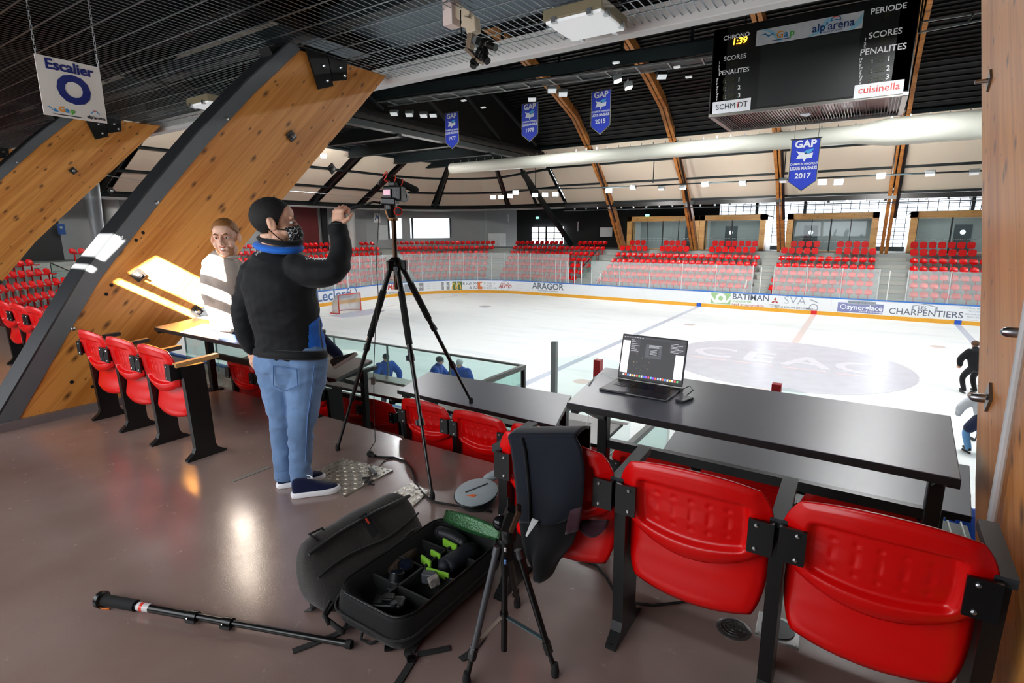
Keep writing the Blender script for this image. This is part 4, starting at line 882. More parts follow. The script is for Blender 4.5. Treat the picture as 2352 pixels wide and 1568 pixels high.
# ------------------------------------------------------------------ score board
SBK = mat('board_black', '#0b0d0d', .45); SCRN = mat('screen_black', '#1d1f20', .5, var=.03); TXW = mat('text_white', '#d9d9d9', .5, emit='#d9d9d9', estr=.15); DIG = mat('digit_off', '#26270f', .5); DON = mat('digit_on', '#ffb030', .4, emit='#ffae2a', estr=5.0); LBW = mat('label_white', '#e4e6ea', .5); CUI = mat('cuisinella_red', '#d23a2e', .5); SCH = mat('schmidt_black', '#1b2730', .5); ALB = mat('alp_blue', '#1c3f7a', .5); SKY = mat('swoosh_blue', '#9fd6ea', .5); GORA = mat('gap_orange', '#e08a1e', .5); GBLU = mat('gap_blue', '#2b7fb8', .5); GGRN = mat('gap_green', '#4aa53c', .5)
sb = thing('score_board', 'big black score board cube hanging over the ice, clock reading 1:39', 'score board', (-.1, 0, 5.8))
sy_ = -1.75; xl, xr, zb_, zt_ = -3.12, 3.0, 5.90, 8.60
MB().box(((xl + xr) / 2, sy_ + .25, (zb_ + zt_) / 2 + .1), (xr - xl, .5, zt_ - zb_ + .2)).build('front_case', SBK, sb, bevel=.03)
MB().box((xr - .25, 0.1, (zb_ + zt_) / 2 + .1), (.5, 3.7, zt_ - zb_ + .2)).build('side_case', SBK, sb); MB().box((xl + .25, 0.1, (zb_ + zt_) / 2 + .1), (.5, 3.7, zt_ - zb_ + .2)).build('side_case', SBK, sb); MB().box((0, 1.75, (zb_ + zt_) / 2 + .1), (xr - xl, .5, zt_ - zb_ + .2)).build('rear_case', SBK, sb)
def sbp(px, py, off=.0): return at_y(px, py, sy_ - off)
def sbquad(name, a, b, m, off=.012, th=.01):
    p = sbp(*a, off); q = sbp(*b, off); return MB().prism([(p.x, p.y, p.z), (q.x, p.y, p.z), (q.x, p.y, q.z), (p.x, p.y, q.z)], (0, th, 0)).build(name, m, sb)
MX = lambda a, b: (1560 + a / 2.97, b / 2.97)
def sbt(s, a, size, m, bold=.012, sx=1, off=.03, **k): p = sbp(*MX(*a), off); return text(s, size, m, sb, plane_m(p, (1, 0, 0), (0, 0, 1)), 'lettering', .003, bold, sx=sx, **k)
c0 = sbp(*MX(545, 500)); c1_ = sbp(*MX(1240, 430)); MB().box(((c0.x + c1_.x) / 2 - .05, sy_ - .01, 6.95), (2.95, .02, 2.0)).build('video_screen', SCRN, sb)
sx0_, sx1_ = sbp(*MX(527, 260)).x, sbp(*MX(1255, 130)).x
zs = (sbp(*MX(885, 200)).z); hd = MB().box(((sx0_ + sx1_) / 2, sy_ - .02, zs + .0), (sx1_ - sx0_, .03, .50)).build('header_sign', LBW, sb)
xm = (sx0_ + sx1_) / 2; hw = (sx1_ - sx0_) / 2
for (u0_, u1_, w_) in ((-.95, -.55, .16), (.0, .35, .2), (.7, 1.0, .22)):
    n_ = 12; pts = [(xm + hw * (u0_ + (u1_ - u0_) * i / n_), zs - .24 + .46 * (i / n_) ** 1.6 if u1_ != -.55 else zs + .24 - .46 * (i / n_) ** 2) for i in range(n_ + 1)]
    MB().prism([(x, sy_ - .041, min(max(z, zs - .25), zs + .25)) for x, z in pts] + [(x + w_, sy_ - .041, min(max(z, zs - .25), zs + .25)) for x, z in pts[::-1] if x + w_ < sx1_] , (0, .004, 0)).build('swoosh', SKY, sb)
yy = sy_ - .046
for i, (ch, m) in enumerate(zip('Gap', (GORA, GBLU, GGRN))): text(ch, .30, m, sb, plane_m((xm - hw * .52 + i * .19, yy, zs - .02), (1, 0, 0), (0, 0, 1)), 'lettering', .003, .02)
MB().prism([(xm - hw * .92, yy, zs + .06), (xm - hw * .82, yy, zs + .12), (xm - hw * .74, yy, zs + .02), (xm - hw * .68, yy, zs + .08), (xm - hw * .62, yy, zs + .02), (xm - hw * .68, yy, zs + .04), (xm - hw * .75, yy, zs - .03), (xm - hw * .82, yy, zs + .07)], (0, .003, 0)).build('mountain_mark', GBLU, sb)
MB().box((xm - hw * .5, yy, zs - .17), (.55, .004, .025)).build('underline', ALB, sb)
text("alp'arena", .34, ALB, sb, plane_m((xm + hw * .48, yy, zs - .03), (1, 0, 0), (0, 0, 1)), 'lettering', .003, .012); text('LE PALAIS DE GLACE', .07, ALB, sb, plane_m((xm + hw * .45, yy, zs - .19), (1, 0, 0), (0, 0, 1)), 'lettering', .003)
def alp_mark(c, r, parent, yv, up=(0, 0, 1)):
    n = 10; a = [(c[0] + r * math.cos(math.radians(200 - 220 * i / n)), yv, c[1] + r * .62 * math.sin(math.radians(200 - 220 * i / n))) for i in range(n + 1)]
    MB().tube(a[:4], r * .11, 5).build('emblem_arc', GBLU, parent); MB().tube(a[3:8], r * .13, 5).build('emblem_arc', CUI, parent); MB().tube(a[7:], r * .11, 5).build('emblem_arc', GBLU, parent)
    MB().tube([(c[0] - r * 1.1, yv, c[1] - r * .3), (c[0], yv, c[1] - r * .05), (c[0] + r * 1.1, yv, c[1] - r * .35)], r * .09, 5).build('emblem_arc', GBLU, parent)
alp_mark((xm + hw * .52, zs + .15), .13, sb, yy)
sbt('CHRONO', (390, 248), .20, TXW); sbt('1:39', (410, 280), .30, DON, .015, shear=.12); sbt('SCORES', (380, 392), .22, TXW); sbt('88', (375, 437), .24, DIG, shear=.1); sbt('PENALITES', (372, 487), .22, TXW)
for i, y_ in enumerate((548, 600, 655)): sbt('8:88', (335, y_), .24, DIG, .01, shear=.1); sbt(str(i + 1), (408, y_ - 4), .20, TXW); [sbt('.', (318, y_ + k_), .22, TXW) for k_ in (-12, 4)]
sbt('1\n2\n3', (273, 452), .12, TXW, .02); 
for y_ in (545, 600, 650): sbt("10'\n5'\n2'", (258, y_ + 12), .085, TXW, .02)
sbt('PERIODE', (1428, 60), .24, TXW); sbt('8', (1417, 103), .28, DIG); sbt('SCORES', (1405, 228), .25, TXW); sbt('88', (1398, 278), .28, DIG, shear=.1); sbt('PENALITES', (1390, 338), .26, TXW)
for i, y_ in enumerate((410, 475, 535)): sbt('8:88', (1345, y_), .27, DIG, .01, shear=.1); sbt(str(i + 1), (1430 - i * 5, y_ - 10), .22, TXW); [sbt('.', (1318 - i * 4, y_ + k_), .24, TXW) for k_ in (-12, 4)]
sbt('1\n2\n3', (1268, 300), .13, TXW, .02)
for y_ in (425, 487, 545): sbt("10'\n5'\n2'", (1238, y_), .09, TXW, .02)
for a, b in (((228, 735), (487, 715)), ((1192, 635), (1532, 585))):
    p = sbp(*MX(*a)); q = sbp(*MX(*b)); z_ = (p.z + q.z) / 2; MB().box(((p.x + q.x) / 2, sy_ - .02, z_), (q.x - p.x, .03, .42)).build('sponsor_panel', LBW, sb)
o_ = sbt('SCHM DT', (357, 722), .27, SCH, -.004, sx=.95, off=.045); sbt('i', (399, 716), .30, CUI, .01, off=.045); sbt('cuisinella', (1362, 603), .30, CUI, .004, off=.045, sx=1.05)
# louvred underside
fr_ = mat('board_frame_alu', '#8d8a86', .35, .7); ys0, ys1 = sy_, 2.0
for c, s in (((0 - .06, ys0 + .06, zb_ - .05), (xr - xl, .12, .1)), ((-.06, ys1 - .06, zb_ - .05), (xr - xl, .12, .1)), ((xl + .08, .12, zb_ - .05), (.16, ys1 - ys0, .1)), ((xr - .08, .12, zb_ - .05), (.16, ys1 - ys0, .1))): MB().box(c, s).build('bottom_frame', fr_, sb)
lm = MB().box((0, .12, zb_ - .02), (.018, ys1 - ys0 - .2, .05)).mesh('louvre'); lm.materials.append(mat('louvre_metal', '#5d5552', .3, .8))
n_l = 62
for i in range(n_l):
    o = bpy.data.objects.new('louvre', lm); o.location = (xl + .22 + i * (xr - xl - .44) / (n_l - 1), 0, 0); link(o); o.parent = sb; o.matrix_parent_inverse = parent_matrix(sb).inverted()
MB().box((-.06, .12, zb_ + .12), (xr - xl - .3, ys1 - ys0 - .2, .04)).build('inner_tray', mat('inner_tray', '#6a5a55', .3, .7, var=.5, vscale=1.5), sb)
MB().prism([(-.18, -.2, zb_ - .06), (.1, -.2, zb_ - .06), (.14, .1, zb_ - .06), (-.04, .45, zb_ - .06), (-.22, .1, zb_ - .06)], (0, 0, .02)).build('maker_badge', LBW, sb)
for x in (-2.4, 2.4): MB().tube([(x, 0, zt_ + .2), (x, 0, 12)], .03, 6).build('hanging_cable', DARK, sb)
MB().box((0, 0, 11.6), (5, .3, .3)).build('hoist_beam', DARK, sb)
# ------------------------------------------------------------------ banners
BNB = mat('banner_blue', '#1230a8', .7, sheen=.2); BNW = mat('banner_white', '#cfd3d8', .7); BNE = mat('banner_edge', '#a9a48a', .7); BNC = mat('banner_cyan', '#3c93c4', .7); BND = mat('banner_dark', '#0c1a3a', .7)
def banner(pt, pb, wpx, y, year, l2, label):
    a = at_y(*pt, y); b = at_y(*pb, y); w = (at_y(pt[0] + wpx / 2, pt[1], y) - at_y(pt[0] - wpx / 2, pt[1], y)).x; h = a.z - b.z; th = thing('banner', label, 'banner', (a.x, y, b.z))
    def shape(k, yy_, m, nm, t=.006):
        e = k; MB().prism([(a.x - w / 2 + e, yy_, a.z - e), (a.x - w / 2 + e, yy_, b.z + h * .20 + e * .3), (a.x, yy_, b.z + e * 1.5), (a.x + w / 2 - e, yy_, b.z + h * .20 + e * .3), (a.x + w / 2 - e, yy_, a.z - e)], (0, t, 0)).build(nm, m, th)
    shape(0, y, BNE, 'edging'); shape(.018, y - .004, BND, 'inner_edge', .004); shape(.035, y - .008, BNB, 'cloth', .004)
    T = lambda s, f, size, sx=1.0, bold=.02, m=BNW: text(s, size, m, th, plane_m((a.x, y - .014, a.z - h * f), (1, 0, 0), (0, 0, 1)), 'lettering', .002, bold, sx=sx)
    T('GAP', .105, w * .36, 1.05, .035); T('CHAMPION DE FRANCE' if l2 else 'CHAMPION SAXOPRINT', .475, w * .115, .75, .02); T('LIGUE MAGNUS', .555, w * .16, .80, .035); T(year, .70, w * .27, 1.0, .03)
    g = lambda pts, m, nm, d: MB().prism([(a.x + x * w, y - .014 - d, a.z - h * .30 + z * w) for x, z in pts], (0, .002, 0)).build(nm, m, th)
    g([(-.3, .16), (-.18, .10), (-.02, .08), (.1, .02), (.28, .06), (.26, -.12), (.06, -.14), (0, -.26), (-.06, -.14), (-.28, -.14), (-.2, .02)], BNW, 'emblem', .0)
    g([(-.05, .10), (.1, .18), (.3, .2), (.2, .06), (.02, .02)], BNC, 'emblem_wing', .003); g([(-.02, .06), (.08, .08), (.04, .0)], BND, 'emblem_shade', .005)
    MB().tube([(a.x - w / 2 - .03, y, a.z), (a.x + w / 2 + .03, y, a.z)], .015, 6).build('rod', BLACK, th)
    for s in (-.4, .4): MB().tube([(a.x + s * w, y, a.z), (a.x + s * w, y, a.z + (.5 if year != '2017' else 5.86 - a.z))], .006, 4).build('cord', BLACK, th)
banner((1037, 258), (1038, 343), 31, -1.2, '1977', 1, 'blue pointed championship banner reading 1977, nearest the end of the hall'); banner((1217, 236), (1217, 326), 38, -1.0, '1978', 1, 'blue pointed championship banner reading 1978, between the 1977 and 2015 banners'); banner((1381, 207), (1380, 309), 45, -.8, '2015', 1, 'blue pointed championship banner reading 2015, beside the lit floodlights'); banner((1852, 318), (1843, 440), 68, -1.62, '2017', 0, 'blue pointed championship banner reading 2017 below the score board')
# hanging net strip far left
nt_ = thing('hanging_net', 'narrow translucent protective net hanging between the leaning columns', 'net', tuple(at_z(215, 560, -1)))
NM = glass('net_mesh', (.75, .77, .8), haze=.35, hazecol=(.75, .8, .85)); q0 = [at_x(187, 408, -24), at_x(222, 385, -24), at_x(242, 570, -24), at_x(214, 570, -24)]
MB().grid(lambda u, v: (q0[0] * (1 - u) + q0[1] * u) * (1 - v) + (q0[3] * (1 - u) + q0[2] * u) * v + Vector((.1 * math.sin(9 * u), 0, 0)), 10, 4).build('net', NM, nt_, smooth=3)
MB().tube([at_x(222, 385, -24), at_x(242, 570, -24)], .03, 5).build('edge_cord', WHITE, nt_); MB().tube([at_x(222, 385, -24), at_x(223, 330, -24), at_x(223, 330, -24) + Vector((0, 0, 3.5))], .012, 5).build('cord', WHITE, nt_)
cw = thing('net_cable', 'thin sagging steel cable in front of the cream roof skirt', 'cable', (-25, 0, 4)); MB().tube([at_x(225, 400, -27), at_x(340, 417, -27), at_x(690, 440, -27), at_x(940, 462, -27)], .012, 4).build('wire', STEEL, cw)
# ------------------------------------------------------------------ hanging sign
sg = thing('stair_sign', 'white hanging board reading Escalier O with small logos', 'sign', (-2.4, -22.1, 2.4))
SGW = mat('sign_white', '#d6cec6', .5, var=.03); NAV = mat('sign_navy', '#0c1c66', .5); SGD = mat('sign_black', '#1c1c24', .5)
zt2 = 2.6; sW = (at_z(228, 155, 2.6) - at_z(78, 122, 2.6)).length; zt2 = 2.85
TLz = at_z(78, 122, zt2); TR = at_z(228, 155, zt2); W_ = (TR - TLz).length; dirx = (TR - TLz).normalized()
d_ = ray(95, 262); zb2 = (CAM + d_ * (math.hypot(TLz.x - CAM.x, TLz.y - CAM.y) / math.hypot(d_.x, d_.y))).z; H_ = zt2 - zb2; print('sign', TLz, TR, W_, H_)
def sp(u, v, o=0): nrm = Vector((dirx.y, -dirx.x, 0)); return TLz + dirx * (u * W_) - Vector((0, 0, v * H_)) + nrm * o
MB().prism([sp(0, 0), sp(1, 0), sp(1, 1), sp(0, 1)], Vector((-dirx.y, dirx.x, 0)) * .006).build('panel', SGW, sg)
ST = lambda s, u, v, size, m, bold=.02, **k: text(s, size, m, sg, plane_m(sp(u, v, .003), dirx, (0, 0, 1)), 'lettering', .001, bold, **k)
ST('Escalier', .5, .13, W_ * .245, NAV, .028); ST('O', .52, .52, W_ * .66, NAV, .045, sx=.98)
for i, (ch, m) in enumerate(zip('Gap', (GORA, GBLU, GGRN))): ST(ch, .28 + i * .085, .87, W_ * .13, m, .03)
MB().prism([sp(.04, .87, .003), sp(.10, .84, .003), sp(.15, .90, .003), sp(.18, .87, .003), sp(.23, .92, .003), sp(.16, .92, .003), sp(.10, .86, .003)], Vector((-dirx.y, dirx.x, 0)) * .002).build('mountain_mark', GBLU, sg)
MB().prism([sp(.12, .955, .003), sp(.58, .955, .003), sp(.58, .97, .003), sp(.2, .97, .003)], Vector((-dirx.y, dirx.x, 0)) * .002).build('underline', SGD, sg); ST("alp'arena", .82, .93, W_ * .085, SGD, .012)
for i in range(3): MB().tube([sp(.75 + .01 * i, .86, .003), sp(.79, .81, .003), sp(.83, .81, .003), sp(.88, .87, .003)][i:i + 2], W_ * .007, 5).build('emblem_arc', (GBLU, CUI, GBLU)[i], sg)
for u in (.02, .98):
    a = sp(u, .01); top = Vector((a.x, a.y, CZ)); n_ = int((top.z - a.z) / .03)
    ch = MB()
    for i in range(n_): 
        z0_ = a.z + (top.z - a.z) * i / n_; dx_ = .006 if i % 2 else 0; ch.tube([(a.x - .006 + dx_, a.y - dx_, z0_), (a.x - .006 + dx_, a.y - dx_, z0_ + .034), (a.x + .006 - dx_, a.y + dx_, z0_ + .034), (a.x + .006 - dx_, a.y + dx_, z0_)], .0018, 4, closed=True)
    ch.build('chain', STEEL, sg)
# ------------------------------------------------------------------ camera cluster under the ceiling
cc = thing('ceiling_camera_rig', 'beige ceiling arm with a cluster of small black cameras', 'camera rig', (-1.1, -19.2, 3.4))
BEI = mat('beige_housing', '#cfc0a6', .5); BEI2 = mat('pale_box', '#e3d3cc', .5); CBK = mat('camera_black', '#0c0c0d', .35)
def cp(a, b, y): return at_y(1020 + a / 5.6, b / 5.6, y)
Y0_ = -19.25
pa = cp(95, 120, Y0_); MB().box(pa + Vector((0, 0, .05)), (.12, .14, .42)).build('power_box', BEI2, cc, bevel=.008)
MB().bar(cp(150, 130, Y0_ + .03), cp(330, 250, Y0_ + .06), .10, .12).build('arm', BEI, cc, bevel=.01); MB().bar(cp(365, 240, Y0_ + .06), cp(385, 440, Y0_ + .06), .12, .10).build('arm_joint', BEI, cc, bevel=.015); MB().box(cp(300, 290, Y0_ + .03), (.10, .10, .10), (.4, .3, .6)).build('arm_knuckle', BEI, cc, bevel=.01)
BRZ = mat('bronze_plate', '#8d7b68', .4, .4)
MB().bar(cp(360, 430, Y0_), cp(330, 640, Y0_), .08, .06).build('neck', BRZ, cc, bevel=.01); MB().bar(cp(310, 640, Y0_), cp(480, 810, Y0_), .10, .03).build('mount_plate', BRZ, cc, bevel=.006); MB().bar(cp(390, 500, Y0_), cp(470, 620, Y0_), .05, .05).build('mount_arm', STEEL, cc)
for (a, b, r) in (((470, 540), (665, 615), .032), ((470, 680), (560, 790), .034), ((400, 790), (370, 860), .034), ((500, 560), (540, 690), .030)):
    p, q = cp(*a, Y0_ - .02), cp(*b, Y0_ - .05); d = (q - p); MB().box(p, (.07, .07, .07), d.to_track_quat('Z', 'Y').to_matrix()).build('camera_body', CBK, cc, bevel=.005); MB().lathe([(r * .8, 0), (r * .8, d.length * .5), (r, d.length * .52), (r, d.length)], p, d, 16).build('camera_lens', CBK, cc, smooth=.6)
    MB().lathe([(r * .84, d.length * .4), (r * .84, d.length * .46)], p, d, 16).build('lens_ring', STEEL, cc)
MB().tube([cp(215, 130, Y0_), cp(215, 300, Y0_), cp(235, 520, Y0_), cp(330, 600, Y0_)], .008, 6).build('cable', BLACK, cc, smooth=1)
MB().tube([pa + Vector((0, 0, .2)), Vector((pa.x, pa.y, CZ))], .03, 8).build('ceiling_stem', BEI, cc)
# ------------------------------------------------------------------ tip-up chairs of the gallery
sstep = lambda a, b, x: (lambda t: t * t * (3 - 2 * t))(min(max((x - a) / (b - a), 0), 1))
def sq(u, v, hw, hh, k): return hw * u * (1 - k + k * math.sqrt(1 - v * v / 2)), hh * v * (1 - k + k * math.sqrt(1 - u * u / 2))
DIMP = [(-.46 + .23 * i, .24 - .24 * j) for i in range(5) for j in range(3)]
def back_fn(a, b):
    u, v = 2 * a - 1, 2 * b - 1
    x, z = sq(u, v, .262, .162, .62)
    z += -.03 * (1 - u * u) if v < 0 else .0
    y = -.035 * (1 - u * u) - .03 * v - .0
    rec = sstep(.76, .64, abs(u)) * sstep(.60, .46, abs(v + .05))
    y += .030 * rec
    y += .010 * sstep(.80, 1.0, max(abs(u), abs(v)))   # rolled rim
    for du, dv in DIMP:
        q = ((u - du) * .25) ** 2 + ((v + .05 - dv) * .165) ** 2
        if q < .0004: y += .007 * math.exp(-q / .00003)
    return (.27 + x, -.115 + y, .682 + z)
def seat_fn(a, b):
    u, v = 2 * a - 1, 2 * b - 1
    x, z = sq(u, v, .244, .185, .50 if v < 0 else .2)
    y = .02 * (1 - u * u) * -1 - .03 * sstep(.1, 1, -v) + .012 * sstep(.82, 1, max(abs(u), abs(v)))
    return (.27 + x, -.035 + y, .475 + z)
ARMT = mat('armrest_grey', '#2b2d30', .45); ARMW = mat('armrest_worn_wood', '#b98a55', .5)
_t = MB(); _t.grid(back_fn, 76, 46); back_me = _t.mesh('backrest')
_t = MB(); _t.grid(seat_fn, 26, 22); seatp_me = _t.mesh('seat')
for m_ in (back_me, seatp_me):
    m_.materials.append(RED); m_.shade_smooth()
def post_mesh():
    mb = MB()
    sec = [(0, -.125, .16), (.012, -.125, .16), (.05, -.075, .10), (.085, -.06, .085), (.5, -.075, .075), (.70, -.085, .07)]
    for (z0, a0, b0), (z1, a1, b1) in zip(sec[:-1], sec[1:]):
        w = .022; mb.add([(-w, a0, z0), (w, a0, z0), (w, b0, z0), (-w, b0, z0), (-w, a1, z1), (w, a1, z1), (w, b1, z1), (-w, b1, z1)], [(0, 1, 2, 3), (7, 6, 5, 4), (0, 4, 5, 1), (1, 5, 6, 2), (2, 6, 7, 3), (3, 7, 4, 0)])
    mb.lathe([(.012, 0), (.012, .01)], (0, -.105, .012), (0, -.2, 1), 8)
    m = mb.mesh('post'); m.materials.append(BLACK); return m
post_me = post_mesh()
arm_me = MB().box((0, .03, .725), (.05, .30, .03), (.06, 0, 0)).mesh('armrest'); arm_me.materials.append(ARMT)
arm2_me = MB().box((0, .03, .725), (.05, .30, .03), (.06, 0, 0)).mesh('armrest'); arm2_me.materials.append(ARMW)
def brk_mesh(s):
    mb = MB(); mb.box((.045 * s, -.145, .665), (.075, .012, .115)); mb.box((.015 * s, -.11, .665), (.016, .08, .11)); m = mb.mesh('bracket'); m.materials.append(BLACK); return m
brk_me = {1: brk_mesh(1), -1: brk_mesh(-1)}
bolt_me = MB().lathe([(.007, 0), (.007, .004), (.003, .007)], (0, -.151, 0), (0, -1, 0), 8).mesh('bolt'); bolt_me.materials.append(BOLT)
def child(name, me, parent, loc=(0, 0, 0)):
    o = bpy.data.objects.new(name, me); COL.objects.link(o); o.parent = parent; o.location = loc; return o
def chair(x, y, z, label, last=False, group='tip-up chairs of the gallery', arms=True, wood_end=False):
    th = thing('tip_up_chair', label, 'chair', (x, y, z), group=group)
    b = child('backrest', back_me, th); md = b.modifiers.new('t', 'SOLIDIFY'); md.thickness = .012; md.offset = -1
    s = child('seat', seatp_me, th); md = s.modifiers.new('t', 'SOLIDIFY'); md.thickness = .03; md.offset = -1
    ends = [(0, 1)] + [(.54, -1)]
    for dx, sgn in ends:
        br = child('bracket', brk_me[sgn], th, (dx, 0, 0)); [child('bolt', bolt_me, br, (.058 * sgn, 0, z_)) for z_ in (.625, .705)]
    for dx in ([0, .54] if last else [0]):
        child('post', post_me, th, (dx, 0, 0))
        if arms: child('armrest', arm2_me if (wood_end and dx) else arm_me, th, (dx, 0, 0))
    return th
CY = -21.98
for i, l in enumerate(('red tip-up chair closest to the leaning column, first of the row of three', 'red tip-up chair in the middle of the row of three by the leaning column', 'red tip-up chair beside the wooden-topped armrest in the row of three')):
    chair(-3.11 + .536 * i, CY, 0, l, i == 2, wood_end=True)
for i, l in enumerate(('red tip-up chair with a navy jacket hung over its back', 'red tip-up chair between the jacket chair and the end chair', 'red tip-up end chair next to the big timber pillar')): chair(1.22 + .54 * i, CY, 0, l, i == 2)
R2Y = -20.67
for i in range(3): chair(-3.27 + .54 * i, R2Y, -.53, ('red tip-up chair below the seated man\'s desk, nearest the leaning column', 'red tip-up chair below the seated man\'s desk, behind the standing man\'s legs', 'red tip-up chair below the seated man\'s desk, next to the stair gap')[i], i == 2, 'chairs of the second row', arms=False)
for i in range(3): chair(-.67 + .54 * i, R2Y, -.53, ('red tip-up chair behind the big tripod\'s front leg', 'red tip-up chair with a chipped top edge in the lower row', 'red tip-up chair of the lower row hidden behind the navy jacket')[i], i == 2, 'chairs of the second row', arms=False)
xc = at_y(1975, 1140, -20.8).x
for i in range(3): chair(xc - .81 + .54 * i - .54, R2Y, -.53, ('red tip-up chair of the lower row under the laptop desk, nearest the grating', 'red tip-up chair of the lower row under the laptop desk, in the middle', 'red tip-up chair of the lower row under the laptop desk, nearest the big pillar')[i], i == 2, 'chairs of the second row', arms=False)
for i in range(2): chair(-2.80 + .54 * i, -19.70, -1.06, ('dark-looking red tip-up chair two rows down behind the tripod\'s left leg', 'dark-looking red tip-up chair two rows down by the black desk post')[i], i == 1, 'chairs of the third row', arms=False)
q = at_z(98, 712, .81)
for i in range(3): chair(q.x - .50 - .54 * i, q.y + .12, 0, ('red tip-up chair seen from behind beyond the leaning column, half cut by it', 'red tip-up chair seen from behind beyond the leaning column, in the middle', 'red tip-up chair seen from behind beyond the leaning column, furthest from it')[i], i == 0, 'chairs beyond the leaning column', arms=False)
# ------------------------------------------------------------------ desks
DESKT = mat('desk_laminate', '#7a7d88', .34, var=.06, vscale=3, spec=.55, rvar=.04); DESKE = mat('desk_edge', '#08080a', .5); DESKU = mat('desk_laminate_brown', '#6b645f', .34, var=.06, vscale=3, spec=.5)
def desk(nl, nr, fr, fl, z, fz, posts, label, barz=.38, top=DESKT, py=None):
    # corner points (x, y): near left, near right, far right, far left
    th = thing('desk', label, 'desk', ((nl[0] + nr[0]) / 2, (nl[1] + fl[1]) / 2, fz), group='gallery desks')
    t = .034
    MB().prism([(*p, z - t) for p in (nl, nr, fr, fl)], (0, 0, t - .002)).build('edge', DESKE, th)
    e = .004
    cx = sum(p[0] for p in (nl, nr, fr, fl)) / 4; cy = sum(p[1] for p in (nl, nr, fr, fl)) / 4
    ins = [(p[0] + (cx - p[0]) * .004, p[1] + (cy - p[1]) * .008) for p in (nl, nr, fr, fl)]
    MB().prism([(*p, z - .002) for p in ins], (0, 0, .002)).build('desk_top', top, th)
    py = py if py is not None else nl[1] + (fl[1] - nl[1]) * .58
    for x in posts:
        MB().box((x, py, (z - t + fz) / 2), (.06, .06, z - t - fz)).build('leg', BLACK, th, bevel=.004); MB().box((x, py, fz + .006), (.12, .14, .012)).build('foot_plate', BLACK, th)
        MB().bar((x, py, z - .22), (x, nl[1] + .12, z - t - .01), .04, .04).build('brace', BLACK, th); MB().box((x, (nl[1] + fl[1]) / 2, z - t - .02), (.04, abs(fl[1] - nl[1]) * .85, .04)).build('bearer', BLACK, th)
    MB().box(((posts[0] + posts[-1]) / 2, py, fz + barz), (posts[-1] - posts[0], .04, .05)).build('cross_bar', BLACK, th)
    MB().box(((posts[0] + posts[-1]) / 2, py, z - t - .03), (posts[-1] - posts[0], .04, .05)).build('top_bar', BLACK, th)
    return th
D1Z = .75
d1 = desk((1.22, -21.46), (2.81, -21.49), (2.86, -20.66), (1.09, -20.67), D1Z, 0, (1.235, 2.805), 'dark desk carrying the open laptop', py=-21.0)
desk((-3.10, -21.52), (-1.46, -21.54), (-1.62, -20.74), (-3.45, -20.80), D1Z, 0, (-3.17, -1.55), 'dark desk on which the smiling man sits', py=-21.0)
desk((-3.40, -20.56), (-1.76, -20.56), (-2.05, -19.82), (-3.70, -19.82), .22, -.53, (-3.3, -1.93), 'dark desk one tier down under the seated man\'s raised foot', py=-20.06, top=DESKU)
desk((-.98, -20.51), (.66, -20.54), (.42, -19.81), (-1.18, -19.86), .22, -.53, (-.95, .48), 'dark desk one tier down on which one leg of the big tripod stands', py=-20.06)
desk((1.46, -20.54), (3.02, -20.55), (3.10, -19.79), (1.40, -19.80), .22, -.53, (1.62, 2.95), 'dark desk one tier down below the laptop desk', py=-20.06)
desk((-4.4, -19.6), (-1.95, -19.48), (-2.32, -18.81), (-4.8, -18.83), -.31, -1.06, (-4.2, -2.1), 'brownish desk two tiers down behind the big tripod', py=-19.0, top=DESKU)
desk((-1.83, -19.5), (.56, -19.51), (.53, -18.84), (-2.18, -18.82), -.31, -1.06, (-1.7, .42), 'brownish desk two tiers down with white papers on it', py=-19.0, top=DESKU)
desk((1.25, -19.52), (3.04, -19.55), (3.1, -18.85), (1.2, -18.84), -.31, -1.06, (1.45, 2.9), 'dark desk two tiers down, its corner showing by the big pillar', py=-19.0, top=DESKU)
for a, b, m, l in (((800, 860), (930, 970), PAPER, 'white paper sheet lying on the brownish lower desk'), ((1160, 880), (1300, 920), PAPER, 'small printed label strip on the edge of the brownish lower desk')):
    p = at_z(1100 + (a[0] + b[0]) / 2 / 3.92, 740 + (a[1] + b[1]) / 2 / 3.92, -.31); tag(MB().box(p + Vector((0, 0, .002)), (.29 if 'sheet' in l else .26, .2 if 'sheet' in l else .07, .002), (0, 0, .1)).build('paper_sheet', m), l, 'paper')
# grating walkway below the laptop desk
gr = MB(); 
GRT = mat('grating_green_black', '#0f2a24', .5); grt = MB().box((1.7, -18.55, -1.12), (3.6, 1.75, .04)).build('floor_grating', GRT, kind='structure')
gl_ = MB().box((0, -18.55, -1.085), (.012, 1.75, .03)).mesh('grating_bar'); gl_.materials.append(mat('grating_bar_pale', '#b9c4bd', .5))
for i in range(36): child('grating_bar', gl_, grt, (-.05 + i * .1, 0, 0))
# glass balustrade along the front of the gallery
bal = thing('glass_balustrade', 'teal glass balustrade along the front edge of the gallery', 'balustrade', (-5, -18.5, -1.06))
x = -9.0
while x < -1.0: MB().box((x + .58, -18.5, -.52), (1.14, .014, 1.08)).build('pane', TEAL, bal); MB().box((x, -18.5, -.5), (.012, .03, 1.04)).build('joint', mat('joint_grey', '#6f8684', .4), bal); x += 1.16
RAILG = mat('rail_grey', '#7c8683', .4); MB().box((-4.95, -18.5, .03), (8.15, .04, .022)).build('top_rail', mat('rail_thin_dark', '#5a6a68', .4), bal)
b2_ = thing('glass_balustrade', 'glass screen with grey handrail turning back beside the stair opening', 'balustrade', (-.88, -18.9, -1.06))
MB().box((-.88, -18.98, -.52), (.014, .95, 1.04)).build('pane', TEAL, b2_); MB().box((-.88, -18.98, .02), (.05, .98, .05)).build('handrail', RAILG, b2_); 
for y in (-18.52, -19.44): MB().box((-.88, y, -.5), (.045, .045, 1.06)).build('post', BLACK, b2_)
